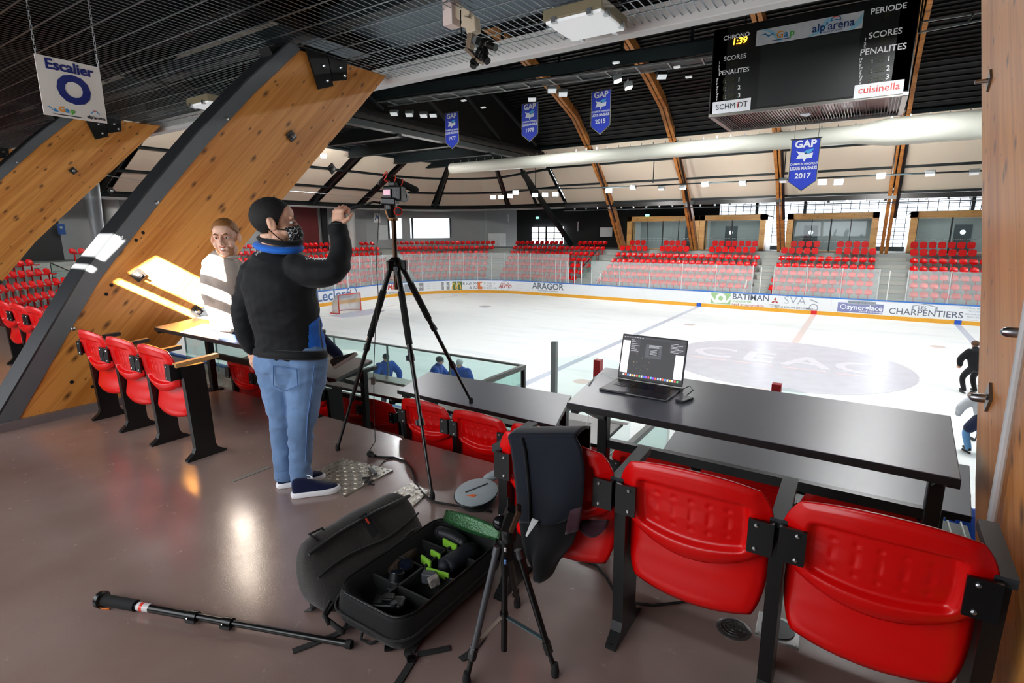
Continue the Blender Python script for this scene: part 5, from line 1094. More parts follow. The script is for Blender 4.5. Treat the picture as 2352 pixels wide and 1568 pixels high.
b3_ = thing('glass_balustrade', 'glass screen with grey rail sloping beside the grating walkway', 'balustrade', (.72, -18.7, -1.1))
MB().box((.72, -18.6, -.75), (.014, 1.5, .7)).build('pane', TEAL, b3_); MB().box((.72, -18.6, -.40), (.06, 1.5, .05)).build('handrail', RAILG, b3_); MB().box((.72, -19.35, -.7), (.04, .04, .75)).build('post', BLACK, b3_)
# bench screen by the near boards
bs = thing('bench_screen', 'curved clear bench screen with grey and red posts beside the near boards', 'bench screen', (-1.4, -15, ICE))
MB().box((-2.37, -15, -.2 + (ICE + .85) / 2 - .25), (.1, .1, 2.8)).build('post', mat('post_grey2', '#9aa2a4', .4), bs)
for x in (-1.46, 1.50): MB().box((x, -15, -2.1), (.13, .13, 2.85)).build('red_post', mat('post_red', '#c3161b', .4), bs)
MB().grid(lambda u, v: (-2.37 + .9 * u, -15 - .0 * u, BT + (1.72 + .12 * math.sin(math.pi * .5 * u)) * v), 8, 1).build('screen', GLASS, bs, solid=.012); MB().grid(lambda u, v: (-1.4 + .6 * u, -15, BT + (1.84 - .1 * u * u) * v), 6, 1).build('screen', GLASS, bs, solid=.012); MB().grid(lambda u, v: (1.55 + .6 * u, -15, BT + (1.76 - .25 * u ** 3) * v), 6, 1).build('screen', GLASS, bs, solid=.012)
# floor fittings
pl = thing('floor_plate', 'big silver tread plate lying on the floor by the shoes', 'floor plate', (-.35, -21.6, 0)); TRP = mat('tread_plate', '#a8a39a', .32, .85, var=.15, bump=.05, bscale=40)
PQ = [at_z(788, 1052, .012), at_z(903, 1079, .012), at_z(791, 1138, .012), at_z(715, 1085, .012)]
MB().prism([(p.x, p.y, .0) for p in PQ], (0, 0, .012)).build('plate', TRP, pl)
def tread(quad, n, m, parent):
    mb = MB()
    for i in range(n):
        for j in range(m):
            u, v = (i + .5) / n, (j + .5) / m; c = quad[0].lerp(quad[1], u).lerp(quad[3].lerp(quad[2], u), v); a = .6 if (i + j) % 2 else -.6
            for k in range(4): 
                d = Vector((math.cos(a + 1.57), math.sin(a + 1.57), 0)) * ((k - 1.5) * .007); mb.box((c.x + d.x, c.y + d.y, .0135), (.018, .003, .003), (0, 0, a))
    mb.build('tread_pattern', mat('tread_bright', '#cfc9be', .25, .9), parent, kind='stuff')
tread(PQ, 9, 10, pl)
p2 = thing('floor_plate', 'second tread plate half hidden behind the grey backpack', 'floor plate', (.1, -21.75, 0)); PQ2 = [at_z(945, 1108, .01), at_z(985, 1128, .01), at_z(945, 1165, .01), at_z(868, 1150, .01)]
MB().prism([(p.x, p.y, 0) for p in PQ2], (0, 0, .01)).build('plate', TRP, p2); tread(PQ2, 5, 5, p2)
TAPE = mat('floor_tape', '#6a6663', .5)
tp = [at_z(533, 1105, .002), at_z(619, 1072, .002)]; tag(MB().bar(tp[0], tp[1], .035, .003).build('floor_tape', TAPE), 'grey metal strip on the floor beside the standing man', 'floor strip')
dr = thing('floor_drain', 'round metal floor drain under the middle red chair', 'drain', (2.145, -21.72, 0)); MB().lathe([(.068, 0), (.068, .004), (.060, .006)], (2.145, -21.72, 0), n=24).build('rim', mat('drain_metal', '#6d6a68', .4, .7), dr)
for r in (.018, .034, .05): MB().tube([(2.145 + r * math.cos(a * .4), -21.72 + r * math.sin(a * .4), .007) for a in range(16)], .003, 5, closed=True).build('ring', mat('drain_dark', '#2b2a2a', .5), dr)
for a in range(6): MB().bar((2.145, -21.72, .007), (2.145 + .06 * math.cos(a * 1.047), -21.72 + .06 * math.sin(a * 1.047), .007), .004, .003).build('spoke', mat('drain_metal', '#6d6a68'), dr)
fb = thing('floor_box', 'square steel floor socket box between the red chairs', 'floor box', (2.30, -21.63, 0)); MB().box((2.30, -21.63, .004), (.16, .16, .008), (0, 0, .05)).build('cover', mat('box_steel', '#9b9a98', .35, .8), fb, bevel=.002); MB().lathe([(.062, 0), (.062, .004)], (2.30, -21.63, .008), n=20).build('socket_hole', BLACK, fb)
for sx_ in (-1, 1):
    for sy_2 in (-1, 1): MB().lathe([(.005, 0), (.004, .003)], (2.30 + sx_ * .068, -21.63 + sy_2 * .068, .008), n=8).build('screw', BOLT, fb)
# ------------------------------------------------------------------ people
def skin_mat(name, c, c2):
    m = mat(name, c, .5, var=.10, vscale=18, bump=.03, bscale=250); b = m.node_tree.nodes['Principled BSDF']; b.inputs['Subsurface Weight'].default_value = .12; b.inputs['Subsurface Radius'].default_value = (.02, .008, .004); return m
SKIN = skin_mat('skin_light', '#d9a78c', 0); SKINF = skin_mat('skin_fair', '#e3b49b', 0); EYEW = mat('eye_white', '#e8e4df', .25); EYED = mat('eye_dark', '#20140e', .2); TEETH = mat('teeth', '#efe9df', .3); LIPS = mat('lips', '#b5695a', .45)
Fh = Vector((cF.x, cF.y, 0)).normalized(); Rh = Vector((Fh.y, -Fh.x, 0)); PRZ = math.atan2(Rh.y, Rh.x)
class Body:
    # local frame: x to the camera's right, y away from the camera, z up
    def __init__(s, name, label, px, py, z, group=None):
        o = at_z(px, py, z); s.o = o; s.D = (o - CAM).dot(Fh); s.t = thing(name, label, 'person', tuple(o), PRZ, group)
    def p(s, px, py, ly=0.0):
        d = ray(px, py); w = CAM + d * ((s.D + ly) / d.dot(Fh)); v = w - s.o; return Vector((v.dot(Rh), v.dot(Fh), v.z))
    def part(s, name, mb, m, voxel=None, it=0, parent=None, wr=0.0, **k):
        par = parent or s.t; o = mb.build(name, m, par, local=True, remesh=voxel, smooth_it=it, **k)
        if voxel: bake(o); o.data.shade_smooth()
        if wr:
            me = o.data; nr = [v.normal.copy() for v in me.vertices]
            for v, n in zip(me.vertices, nr):
                c = v.co; a_ = noise.noise(Vector((c.x * 5 + c.z * 2.5, c.y * 5, c.z * 10))); b_ = noise.noise(Vector((c.x * 11 - c.z * 6, c.y * 11 + 7, c.z * 17)))
                v.co = c + n * (wr * (.7 - 2.0 * abs(a_)) + wr * .45 * (.5 - 1.6 * abs(b_)))
            me.update()
        return o
def limb(mb, pts, rad, n=14):
    # smooth tube through joints (Catmull-Rom), radii may be (a, b) ellipses
    P_ = [Vector(p) for p in pts]; out = []; R_ = []
    tup = [r if isinstance(r, tuple) else (r, r) for r in rad]
    for i in range(len(P_) - 1):
        p0 = P_[max(i - 1, 0)]; p1 = P_[i]; p2 = P_[i + 1]; p3 = P_[min(i + 2, len(P_) - 1)]
        for k in range(5):
            t = k / 5; out.append(.5 * ((2 * p1) + (p2 - p0) * t + (2 * p0 - 5 * p1 + 4 * p2 - p3) * t * t + (3 * p1 - p0 - 3 * p2 + p3) * t ** 3)); R_.append(tuple(tup[i][j] + (tup[i + 1][j] - tup[i][j]) * t for j in (0, 1)))
    out.append(P_[-1]); R_.append(tup[-1]); mb.tube(out, R_, n)
    a, b = tup[0], tup[-1]; mb.ell(P_[0], (min(a) * .98,) * 3, nu=10, nv=8); mb.ell(P_[-1], (min(b) * .98,) * 3, nu=10, nv=8); return mb
def hframe(facing, up=(0, 0, 1)):
    f = Vector(facing).normalized(); r = f.cross(Vector(up)).normalized(); u = r.cross(f); return Matrix((r, f, u)).transposed()
def head(B, c, facing, s, skin, hairm, hairline, smile=False, mask=None, brow='#3a2418', up=(0, 0, 1), beard=None, neck_to=None):
    m = hframe(facing, up); c = Vector(c); T = lambda v: c + m @ (Vector(v) * s)
    def E(mb, p, r, rot=None): mb.ell(T(p), tuple(q * s for q in r), m @ (Euler(rot).to_matrix() if rot else Matrix.Identity(3)), 18, 12)
    mb = MB()
    E(mb, (0, -.015, .03), (.076, .096, .086)); E(mb, (0, .028, -.045), (.060, .060, .082)); E(mb, (0, .060, -.098), (.032, .026, .022)); E(mb, (0, .045, .045), (.060, .045, .045))
    for k in (-1, 1):
        E(mb, (k * .042, .050, -.038), (.026, .026, .030)); E(mb, (k * .030, .080, .024), (.026, .012, .009)); E(mb, (k * .048, .015, -.075), (.020, .035, .028)); E(mb, (k * .081, -.012, -.008), (.010, .022, .036), (0.25, 0, -.35 * k)); E(mb, (k * .086, -.022, .0), (.007, .012, .026), (0.25, 0, -.5 * k)); E(mb, (k * .013, .100, -.040), (.009, .010, .007))
    mb.tube([T((0, .084, .016)), T((0, .100, -.012)), T((0, .115, -.034))], [.009 * s, .010 * s, .013 * s], 8); E(mb, (0, .110, -.036), (.012, .012, .010))
    if not smile: E(mb, (0, .090, -.066), (.024, .010, .006)); E(mb, (0, .087, -.078), (.021, .010, .007))
    else:
        E(mb, (0, .080, -.070), (.034, .013, .020))
        for k in (-1, 1): E(mb, (k * .045, .062, -.050), (.016, .018, .014))
    if neck_to is not None: mb.tube([T((0, -.02, -.05)), (T((0, -.03, -.12)) + Vector(neck_to)) / 2, neck_to], [.056 * s, .056 * s, .066 * s], 14)
    h = B.part('head', mb, skin, .0042, 4)
    for k in (-1, 1):
        e = MB(); E(e, (k * .031, .077, .002), (.0125, .010, .0080)); eo = B.part('eye', e, EYEW, parent=h, smooth=3)
        e = MB(); E(e, (k * .031, .0860, .002), (.0060, .003, .0060)); B.part('iris', e, EYED, parent=h, smooth=3)
        e = MB(); e.tube([T((k * .014, .093, .020)), T((k * .032, .093, .027)), T((k * .052, .080, .021))], [.004 * s, .0052 * s, .003 * s], 6); B.part('eyebrow', e, mat('brow_' + brow, brow, .8), parent=h)
        e = MB(); e.tube([T((k * .018, .0885, .006)), T((k * .031, .0915, .0115)), T((k * .045, .085, .005))], [.0022 * s, .003 * s, .002 * s], 6); B.part('eyelid', e, skin, parent=h)
    if smile:
        e = MB(); n = 8
        e.grid(lambda u, v: T(((u - .5) * .052, .0955 - .030 * (2 * (u - .5)) ** 2, -.064 + .009 * (2 * u - 1) ** 2 - v * .011 * (1 - (2 * u - 1) ** 2 * .9))), 10, 2); B.part('teeth', e, TEETH, parent=h, smooth=3)
        for a, b in ((-.060, .0038), (-.0795, .0048)):
            e = MB(); e.tube([T(((u - .5) * .060, .0965 - .034 * (2 * (u - .5)) ** 2, a + (.014 if a > -.07 else .024) * (2 * u - 1) ** 2)) for u in [i / 8 for i in range(9)]], [b * s * (.5 + .5 * math.sin(math.pi * i / 8)) for i in range(9)], 7); B.part('lip', e, LIPS, parent=h, smooth=3)
    # hair shell
    e = MB(); rnd = random.Random(3); nu, nv = 110, 72
    def hs(u, v):
        th = 2 * math.pi * u; ph = -math.pi / 2 + math.pi * v; d = Vector((math.cos(ph) * math.cos(th), math.cos(ph) * math.sin(th), math.sin(ph)))
        k = .985 + (.012 * noise.noise(Vector((d.x * 30, d.y * 6, d.z * 6))) + .012 * noise.noise(d * 6)) + .03 * max(0, d.z) * (2.2 if smile else .6) + (.05 * max(0, d.y) * max(0, d.z) if smile else 0)
        return Vector((d.x * .083 * k, -.015 + d.y * (.104 if d.y < 0 else .098) * k, .032 + d.z * .094 * k))
    vs = [[hs(i / nu, j / nv) for j in range(nv + 1)] for i in range(nu)]
    idx = {}; V_ = []; F_ = []
    for i in range(nu):
        for j in range(nv):
            q = [vs[i][j], vs[(i + 1) % nu][j], vs[(i + 1) % nu][j + 1], vs[i][j + 1]]; cm = sum(q, Vector()) / 4
            if hairline(cm):
                b = len(V_); V_ += [T(p) for p in q]; F_.append((b, b + 1, b + 2, b + 3))
    e.add(V_, F_); ho = e.build('hair', hairm, B.t, local=True)
    bm = bmesh.new(); bm.from_mesh(ho.data); bmesh.ops.remove_doubles(bm, verts=bm.verts, dist=.0005); bmesh.ops.recalc_face_normals(bm, faces=bm.faces); bm.to_mesh(ho.data); bm.free(); ho.data.shade_smooth()
    md = ho.modifiers.new('t', 'SOLIDIFY'); md.thickness = .008 * s; md.offset = -1
    if beard:
        e = MB(); V_ = []; F_ = []
        for i in range(40):
            for j in range(24):
                def bs(i_, j_):
                    th = 2 * math.pi * i_ / 40; ph = -math.pi / 2 + math.pi * j_ / 24; d = Vector((math.cos(ph) * math.cos(th), math.cos(ph) * math.sin(th), math.sin(ph))); return Vector((d.x * .0625, .026 + d.y * .0655, -.046 + d.z * .0865)) if d.z > -.62 else Vector((d.x * .062, .034 + d.y * .060, -.046 + d.z * .0865))
                q = [bs(i, j), bs(i + 1, j), bs(i + 1, j + 1), bs(i, j + 1)]; cm = sum(q, Vector()) / 4
                if cm.z < -.055 and cm.y > -.02 and not (abs(cm.x) < .036 and -.088 < cm.z): b = len(V_); V_ += [T(p) for p in q]; F_.append((b, b + 1, b + 2, b + 3))
        e.add(V_, F_); bo = e.build('beard', beard, B.t, local=True); bm = bmesh.new(); bm.from_mesh(bo.data); bmesh.ops.remove_doubles(bm, verts=bm.verts, dist=.0005); bmesh.ops.recalc_face_normals(bm, faces=bm.faces); bm.to_mesh(bo.data); bm.free(); bo.data.shade_smooth()
    return h, T
def hand(B, wrist, dirv, back, thumb, skin, s=1.0, curl=.35, tcurl=.3, name='hand'):
    # dirv wrist->fingers, back = back-of-hand normal, thumb: +1/-1 side of the thumb along (dirv x back)
    y = Vector(dirv).normalized(); z = Vector(back); z = (z - y * z.dot(y)).normalized(); x = y.cross(z) * thumb; w = Vector(wrist)
    T = lambda a, b, c: w + (x * a + y * b + z * c) * s
    m = Matrix((x, y, z)).transposed(); mb = MB()
    mb.ell(T(0, .045, 0), (.040 * s, .052 * s, .017 * s), m); mb.ell(T(.004, .078, .003), (.040 * s, .016 * s, .014 * s), m); mb.tube([T(0, -.03, 0), T(0, .03, 0)], [(.027 * s), (.031 * s)], 12, flat=.8); mb.ell(T(.026, .03, -.008), (.018 * s, .03 * s, .015 * s), m)
    for i, (bx, by, L) in enumerate(((.030, .082, .070), (.010, .088, .078), (-.011, .085, .072), (-.030, .076, .056))):
        p = T(bx, by, 0); a = 0; pts = [p]
        for k, f in enumerate((.45, .32, .25)):
            a += curl * (.8 if k == 0 else 1.15); d = y * math.cos(a) - z * math.sin(a) + x * (.05 * (1.5 - i)); pts.append(pts[-1] + d * (L * f * s))
        mb.tube(pts, [.0098 * s, .0092 * s, .0085 * s, .0070 * s], 9); mb.ell(pts[-1], (.0072 * s,) * 3, nu=8, nv=6)
        for q in pts[1:-1]: mb.ell(q, (.0094 * s,) * 3, nu=8, nv=6)
    p = T(.036, .022, -.004); a = tcurl; pts = [p, p + (x * .72 + y * .62 - z * .25) * (.036 * s)]; pts.append(pts[-1] + (x * (.5 - a) + y * .8 - z * (.2 + a)).normalized() * (.032 * s)); mb.tube([T(.018, .012, -.004)] + pts, [.014 * s, .0125 * s, .0108 * s, .0085 * s], 9); mb.ell(pts[-1], (.0088 * s,) * 3, nu=8, nv=6)
    return B.part(name, mb, skin, .0032, 2)
def shoe(B, heel, toe, w, h, upper, sole, name='shoe', tilt=None):
    heel = Vector(heel); toe = Vector(toe); d = toe - heel; L = d.length; f = d.normalized(); r = Vector((f.y, -f.x, 0)).normalized(); u = r.cross(f)
    if u.z < 0: u = -u
    T = lambda a, b, c: heel + f * (a * L) + r * (b * w) + u * c
    so = MB()
    out = [(0, 0), (.03, .30), (.15, .40), (.40, .40), (.70, .50), (.88, .42), (.98, .18), (1.0, 0)]; poly = [(a, b) for a, b in out] + [(a, -b) for a, b in out[-2:0:-1]]
    n = len(poly); vs = [T(a, b, .0) for a, b in poly] + [T(a * 1.0, b * 1.06, .022) for a, b in poly] + [T(.03 + a * .95, b * .98, .036) for a, b in poly]
    so.add(vs, [tuple(range(n))[::-1], tuple(range(2 * n, 3 * n))] + [(k * n + i, k * n + (i + 1) % n, (k + 1) * n + (i + 1) % n, (k + 1) * n + i) for k in (0, 1) for i in range(n)])
    so_o = B.part(name + '_sole', so, sole, bevel=.006, smooth=1.0)
    up = MB(); rings = [(.03, .30, .095), (.12, .36, .105), (.28, .36, .105), (.42, .38, .088), (.60, .42, .066), (.80, .40, .052), (.95, .22, .040)]
    k = 10
    for a, b, hh in rings:
        for i in range(k): th = math.pi * i / (k - 1); up.v.append(tuple(T(a, b * .96 * math.cos(th), .030 + (hh * h / .1 - .03) * math.sin(th) ** .8)))
    for i in range(len(rings) - 1):
        for j in range(k - 1): up.f.append((i * k + j, i * k + j + 1, (i + 1) * k + j + 1, (i + 1) * k + j))
    up.f.append(tuple(range(k))); up.f.append(tuple((len(rings) - 1) * k + i for i in range(k))[::-1])
    uo = B.part(name, up, upper, sub=1, smooth=3)
    so_o.parent = uo
    return uo, T
# --- materials for clothes
def cloth(name, c, rough=.85, var=.1, vs=9, bump=.25, bs=14, sheen=.15):
    return mat(name, c, rough, var=var, vscale=vs, bump=bump, bscale=bs, spec=.25, sheen=sheen)
JK = cloth('softshell_black', '#0b0c0f', .75, bump=.35, bs=7, sheen=.1); JKB = cloth('softshell_blue', '#1565c8', .7, bump=.2); DEN = cloth('light_denim', '#6682a8', .9, var=.55, vs=3.5, bump=.8, bs=9); DEND = cloth('dark_denim', '#14213f', .9, var=.2, bump=.4, bs=12); GREY = cloth('grey_sweatshirt', '#b3aaa0', .95, var=.06, vs=30, bump=.4, bs=8); NAVYS = cloth('navy_knit', '#0a1236', .9, bump=.3, bs=200); SOLEW = mat('sole_white', '#e6e4e6', .5); SOLEG = mat('sole_grey', '#a9a299', .6); SHB = cloth('brown_black_leather', '#17130f', .55, bump=.2, bs=90); HAIRD = mat('hair_dark', '#0f0a08', .8, var=.4, vscale=60, bump=.06, bscale=300); HAIRB = mat('hair_blond', '#8a5a2c', .6, var=.35, vscale=50, bump=.1, bscale=220); BEARD = mat('beard_blond', '#b07a55', .85, var=.15, vscale=120)
# ============================== standing man
B = Body('person', 'man in black and blue jacket, jeans and patterned face mask holding the camera handle', 690, 1125, 0)
p = B.p
jeans = MB()
limb(jeans, [p(705, 820, .02), p(702, 880, .02), p(694, 965, .0), p(690, 1040, .0), p(693, 1108, .0)], [.125, .118, .082, .066, .060], 16)
limb(jeans, [p(630, 820, .05), p(640, 880, .06), p(648, 960, .06), p(650, 1030, .08), p(655, 1092, .08)], [.120, .112, .078, .064, .056], 16)
limb(jeans, [p(668, 795, .05), p(668, 850, .04)], [(.20, .145), (.20, .14)], 20)
jo = B.part('jeans', jeans, DEN, .009, 3, wr=.010)
# seams and pocket on the jeans
for q in ([p(628, 840, -.11), p(682, 848, -.13), p(684, 885, -.13), p(655, 898, -.12), p(628, 885, -.10)],):
    B.part('back_pocket', MB().tube(q, .0035, 5, closed=True), mat('denim_seam', '#4f6fa0', .9), parent=jo)
B.part('side_seam', MB().tube([p(722, 840, -.10), p(715, 900, -.09), p(706, 965, -.075), p(702, 1060, -.06)], .004, 5), mat('denim_seam', '#4f6fa0'), parent=jo)
for px_, py_, l_ in ((693, 1100, 0), (655, 1086, .08)): B.part('turn_up', MB().lathe([(.064, -.035), (.067, -.03), (.067, .03), (.062, .035)], p(px_, py_, l_), (0, 0, 1), 18), DEN, parent=jo, smooth=.8)
jk = MB()
limb(jk, [p(669, 806, .04), p(662, 765, .04), p(650, 700, .02), p(641, 650, .01), p(637, 606, .02), p(640, 585, .03)], [(.205, .15), (.20, .145), (.205, .15), (.215, .145), (.17, .10), (.10, .08)], 24)
# right arm: raised, bent
limb(jk, [p(683, 618, -.02), p(730, 628, -.06), p(771, 618, -.06), p(783, 570, .0), p(776, 527, .04)], [.092, .078, .070, .062, .050], 14)
# left arm hanging
limb(jk, [p(588, 622, .05), p(565, 690, .06), p(563, 745, .06), p(578, 795, .08)], [.085, .075, .066, .052], 14)
jo2 = B.part('jacket', jk, JK, .008, 4, wr=.009)
B.part('cuff', MB().lathe([(.050, -.03), (.056, -.026), (.056, .026), (.050, .03)], p(776, 528, .04), p(775, 505, .04) - p(778, 545, .02), 18), JK, parent=jo2, smooth=.8)
# blue side panel and hem
def peel(B_, o, test, name, m, off=.003):
    # lift the faces seen at the given pixels off a garment as a part of their own
    wm = parent_matrix(B_.t); mb = MB(); idx = {}; me = o.data
    for f in me.polygons:
        q = proj(wm @ f.center)
        if test(*q) and (wm.to_3x3() @ f.normal).dot(CAM - wm @ f.center) > 0:
            fs = []
            for vi in f.vertices:
                if vi not in idx: idx[vi] = len(mb.v); mb.v.append(tuple(me.vertices[vi].co + me.vertices[vi].normal * off))
                fs.append(idx[vi])
            mb.f.append(tuple(fs))
    return mb.build(name, m, o, local=True, smooth=3, fixn=False)
peel(B, jo2, lambda x, y: 708 < x and y > 748 - (x - 708) * .9 and y < 812, 'side_panel', JKB)
B.part('hem', MB().tube([p(667 + 81 * math.cos(a), 810 + 6 * math.sin(a) + 3 * math.cos(a), .04 - .168 * math.sin(a)) for a in [2 * math.pi * i / 28 for i in range(28)]], [(.014, .028)] * 28, 8, closed=True), JK, parent=jo2, smooth=3)
B.part('zip', MB().tube([p(735, 735, -.088), p(736, 770, -.088), p(741, 800, -.085)], .004, 5), BLACK, parent=jo2)
# collar: black stand-up over blue folded roll
B.part('blue_collar', MB().tube([p(640 + 46 * math.cos(a), 566 + 9 * math.sin(a) + 8 * math.cos(a) * .4, .03 - .105 * math.sin(a)) for a in [2 * math.pi * i / 20 for i in range(20)]], [(.034, .022)] * 20, 8, closed=True), JKB, parent=jo2, smooth=3)
B.part('collar', MB().tube([p(643 + 42 * math.cos(a), 551 + 7 * math.sin(a) + 4 * math.cos(a), .03 - .098 * math.sin(a)) for a in [2 * math.pi * i / 20 for i in range(20)]], [(.030, .016)] * 20, 8, closed=True), JK, parent=jo2, smooth=3)
LOGO = mat('jacket_print', '#cfd2d4', .6)
for n_, (xa, ya), (xb, yb), l_ in ((9, (587, 584), (600, 575), -.150), (16, (702, 592), (750, 594), -.165)):
    B.part('print', MB().tube([p(xa + (xb - xa) * i / n_ , ya + (yb - ya) * i / n_ + (4 if i % 2 else -3) * (.6 + .4 * math.sin(i * 2.1)), l_) for i in range(n_ + 1)], .0022, 5), LOGO, parent=jo2)
fc = Vector((.92, .34, .0))
hd, HT = head(B, p(632, 512, .03), fc, 1.17, SKIN, HAIRD, lambda c: c.z > float(np.interp(c.y, (-.12, -.045, -.03, -.005, .012, .03, .05, .065, .1), (-.08, -.07, -.03, -.03, -.01, .03, .07, .088, .09))), neck_to=tuple(p(640, 588, .03)), up=(.0, 0, 1))
MASKM = mat('mask_black', '#0a0a0b', .8, bump=.1); mk_ = MASKM.node_tree; _N = mk_.nodes; _nz = _N.new('ShaderNodeTexNoise'); _nz.inputs['Scale'].default_value = 38; _nz.inputs['Detail'].default_value = 6; _nz.inputs['Distortion'].default_value = 2.5
_tc = _N['Texture Coordinate']; mk_.links.new(_tc.outputs['Object'], _nz.inputs[0]); _rp = _N.new('ShaderNodeValToRGB'); _rp.color_ramp.interpolation = 'CONSTANT'; _rp.color_ramp.elements[0].color = (.004, .004, .005, 1); _rp.color_ramp.elements[1].position = .56; _rp.color_ramp.elements[1].color = (.62, .64, .66, 1); mk_.links.new(_nz.outputs['Fac'], _rp.inputs[0]); mk_.links.new(_rp.outputs[0], _N['Principled BSDF'].inputs['Base Color'])
mkb = MB(); mkb.grid(lambda u, v: HT((.074 * math.sin((u - .5) * 2.5), .030 + .098 * math.cos((u - .5) * 2.5) - .018 * (1 - math.sin(math.pi * v)) - .02 * (v > .9), -.026 - .092 * v + .016 * math.cos((u - .5) * 3))), 18, 10); mko = B.part('face_mask', mkb, MASKM, solid=.004, smooth=3)
for k in (-1, 1):
    for z in (-.035, -.10): B.part('strap', MB().tube([HT((k * .070, .052, z)), HT((k * .084, .01, z * .6 - .01)), HT((k * .088, -.028, .0 if z > -.05 else -.03))], .0028 * 1.17, 5), BLACK, parent=mko)
hand(B, p(776, 520, .04), p(777, 482, .06) - p(776, 520, .04), (-.35, -.9, .1), 1, SKIN, 1.12, 1.0, .5)
hand(B, p(579, 800, .08), p(583, 835, .07) - p(579, 800, .08), (-.5, -.85, 0), -1, SKIN, 1.05, .35, .2)
hl, ht = at_z(668, 1141, 0), at_z(783, 1124, 0)
toL = lambda w: Vector(((w - B.o).dot(Rh), (w - B.o).dot(Fh), w.z - B.o.z))
s1, ST1 = shoe(B, toL(hl), toL(ht), .115, .115, NAVYS, SOLEW); hl2, ht2 = at_z(634, 1120, 0), at_z(716, 1103, 0)
s2, ST2 = shoe(B, toL(hl2), toL(hl2) + (toL(ht2) - toL(hl2)).normalized() * .31, .112, .115, NAVYS, SOLEW)
B.part('sole_stripe', MB().prism([ST1(.40, -.43, .004), ST1(.52, -.46, .004), ST1(.58, -.47, .034), ST1(.46, -.44, .034)], (0, -.004, 0)), mat('stripe_grey', '#4a4656', .6), parent=s1)
B.part('shoe_mark', MB().ell(ST1(.46, -.40, .062), (.018, .006, .02)), WHITE, parent=s1); B.part('shoe_mark', MB().ell(ST1(.55, -.41, .052), (.012, .005, .007)), KR, parent=s1); B.part('shoe_mark', MB().ell(ST1(.38, -.40, .050), (.012, .005, .007)), KB, parent=s1)
B.part('lace', MB().tube([ST1(.30, -.25, .12), ST1(.40, -.1, .118), ST1(.46, .1, .108), ST1(.36, .2, .12)], .004, 5), WHITE, parent=s1); B.part('lace', MB().tube([ST1(.28, -.40, .11), ST1(.26, -.46, .07), ST1(.27, -.47, .03)], .003, 5), WHITE, parent=s1)
# ============================== seated smiling man
B2 = Body('person', 'smiling blond man in a grey sweatshirt and dark jeans sitting on the desk', 548, 782, .75)
B = B2; p = B.p
sh = MB()
limb(sh, [p(527, 748, .06), p(515, 700, .05), p(508, 650, .02), p(512, 605, -.02), p(518, 586, -.02)], [(.135, .12), (.130, .12), (.140, .125), (.125, .10), (.075, .07)], 22)
limb(sh, [p(486, 606, .0), p(480, 660, -.06), p(490, 712, -.02), p(503, 742, .06)], [.066, .060, .052, .042], 14)
limb(sh, [p(538, 612, .06), p(556, 660, .16), p(572, 700, .22)], [.066, .058, .05], 14)
so_ = B.part('sweatshirt', sh, GREY, .009, 3, wr=.008)
B.part('hem', MB().tube([p(530 + 45 * math.cos(a), 752 + 6 * math.sin(a), .06 - .155 * math.sin(a)) for a in [2 * math.pi * i / 20 for i in range(20)]], [(.022, .012)] * 20, 7, closed=True), GREY, parent=so_, smooth=3)
B.part('neckband', MB().tube([p(518 + 27 * math.cos(a), 584 + 4 * math.sin(a) + 5 * math.cos(a), -.02 - .085 * math.sin(a)) for a in [2 * math.pi * i / 20 for i in range(20)]], .012, 7, closed=True), GREY, parent=so_, smooth=3)
# legs: hips on the desk, knees over its far edge, one foot raised towards the lower desk
kn = at_y(700, 745, -20.60); an = at_y(777, 815, -20.33); W2 = lambda w: Vector(((w - B.o).dot(Rh), (w - B.o).dot(Fh), w.z - B.o.z))
lg = MB()
limb(lg, [p(535, 760, .10), p(562, 765, .14), p(600, 760, .28), W2(kn) * .5 + p(620, 755, .35) * .5, W2(kn), W2(kn) * .45 + W2(an) * .55, W2(an)], [.13, .125, .105, .09, .078, .066, .052], 16)
kn2 = W2(kn) + Vector((-.16, .10, -.02)); limb(lg, [p(530, 758, .16), p(575, 758, .30), kn2, kn2 + Vector((.10, .12, -.30))], [.12, .11, .08, .06], 16)
limb(lg, [p(525, 752, .10), p(552, 768, .10)], [(.14, .13), (.13, .12)], 16)
B.part('jeans', lg, DEND, .012, 3)
hl = at_y(767, 848, -20.40); tt_ = at_y(836, 806, -20.20); f_ = (W2(tt_) - W2(hl)); shoe(B, W2(hl), W2(hl) + f_.normalized() * .29, .105, .10, SHB, SOLEG)
fl2 = kn2 + Vector((.10, .12, -.33)); shoe(B, fl2 + Vector((-.08, -.02, -.07)), fl2 + Vector((.18, .06, -.08)), .10, .10, SHB, SOLEG)
hand(B, p(500, 742, .06), Vector((.25, .9, -.35)), (0, .3, 1), 1, SKINF, 1.05, .2, .1)
toC = Vector((.18, -1, -.02))
head(B, p(518, 546, -.05), toC, 1.17, SKINF, HAIRB, lambda c: c.z > float(np.interp(c.y, (-.12, -.06, -.02, .02, .04, .06, .1), (-.05, -.01, .02, .04, .055, .075, .078))), smile=True, brow='#7a4a28', beard=BEARD, neck_to=tuple(p(519, 590, -.01)), up=(-.05, 0, 1))
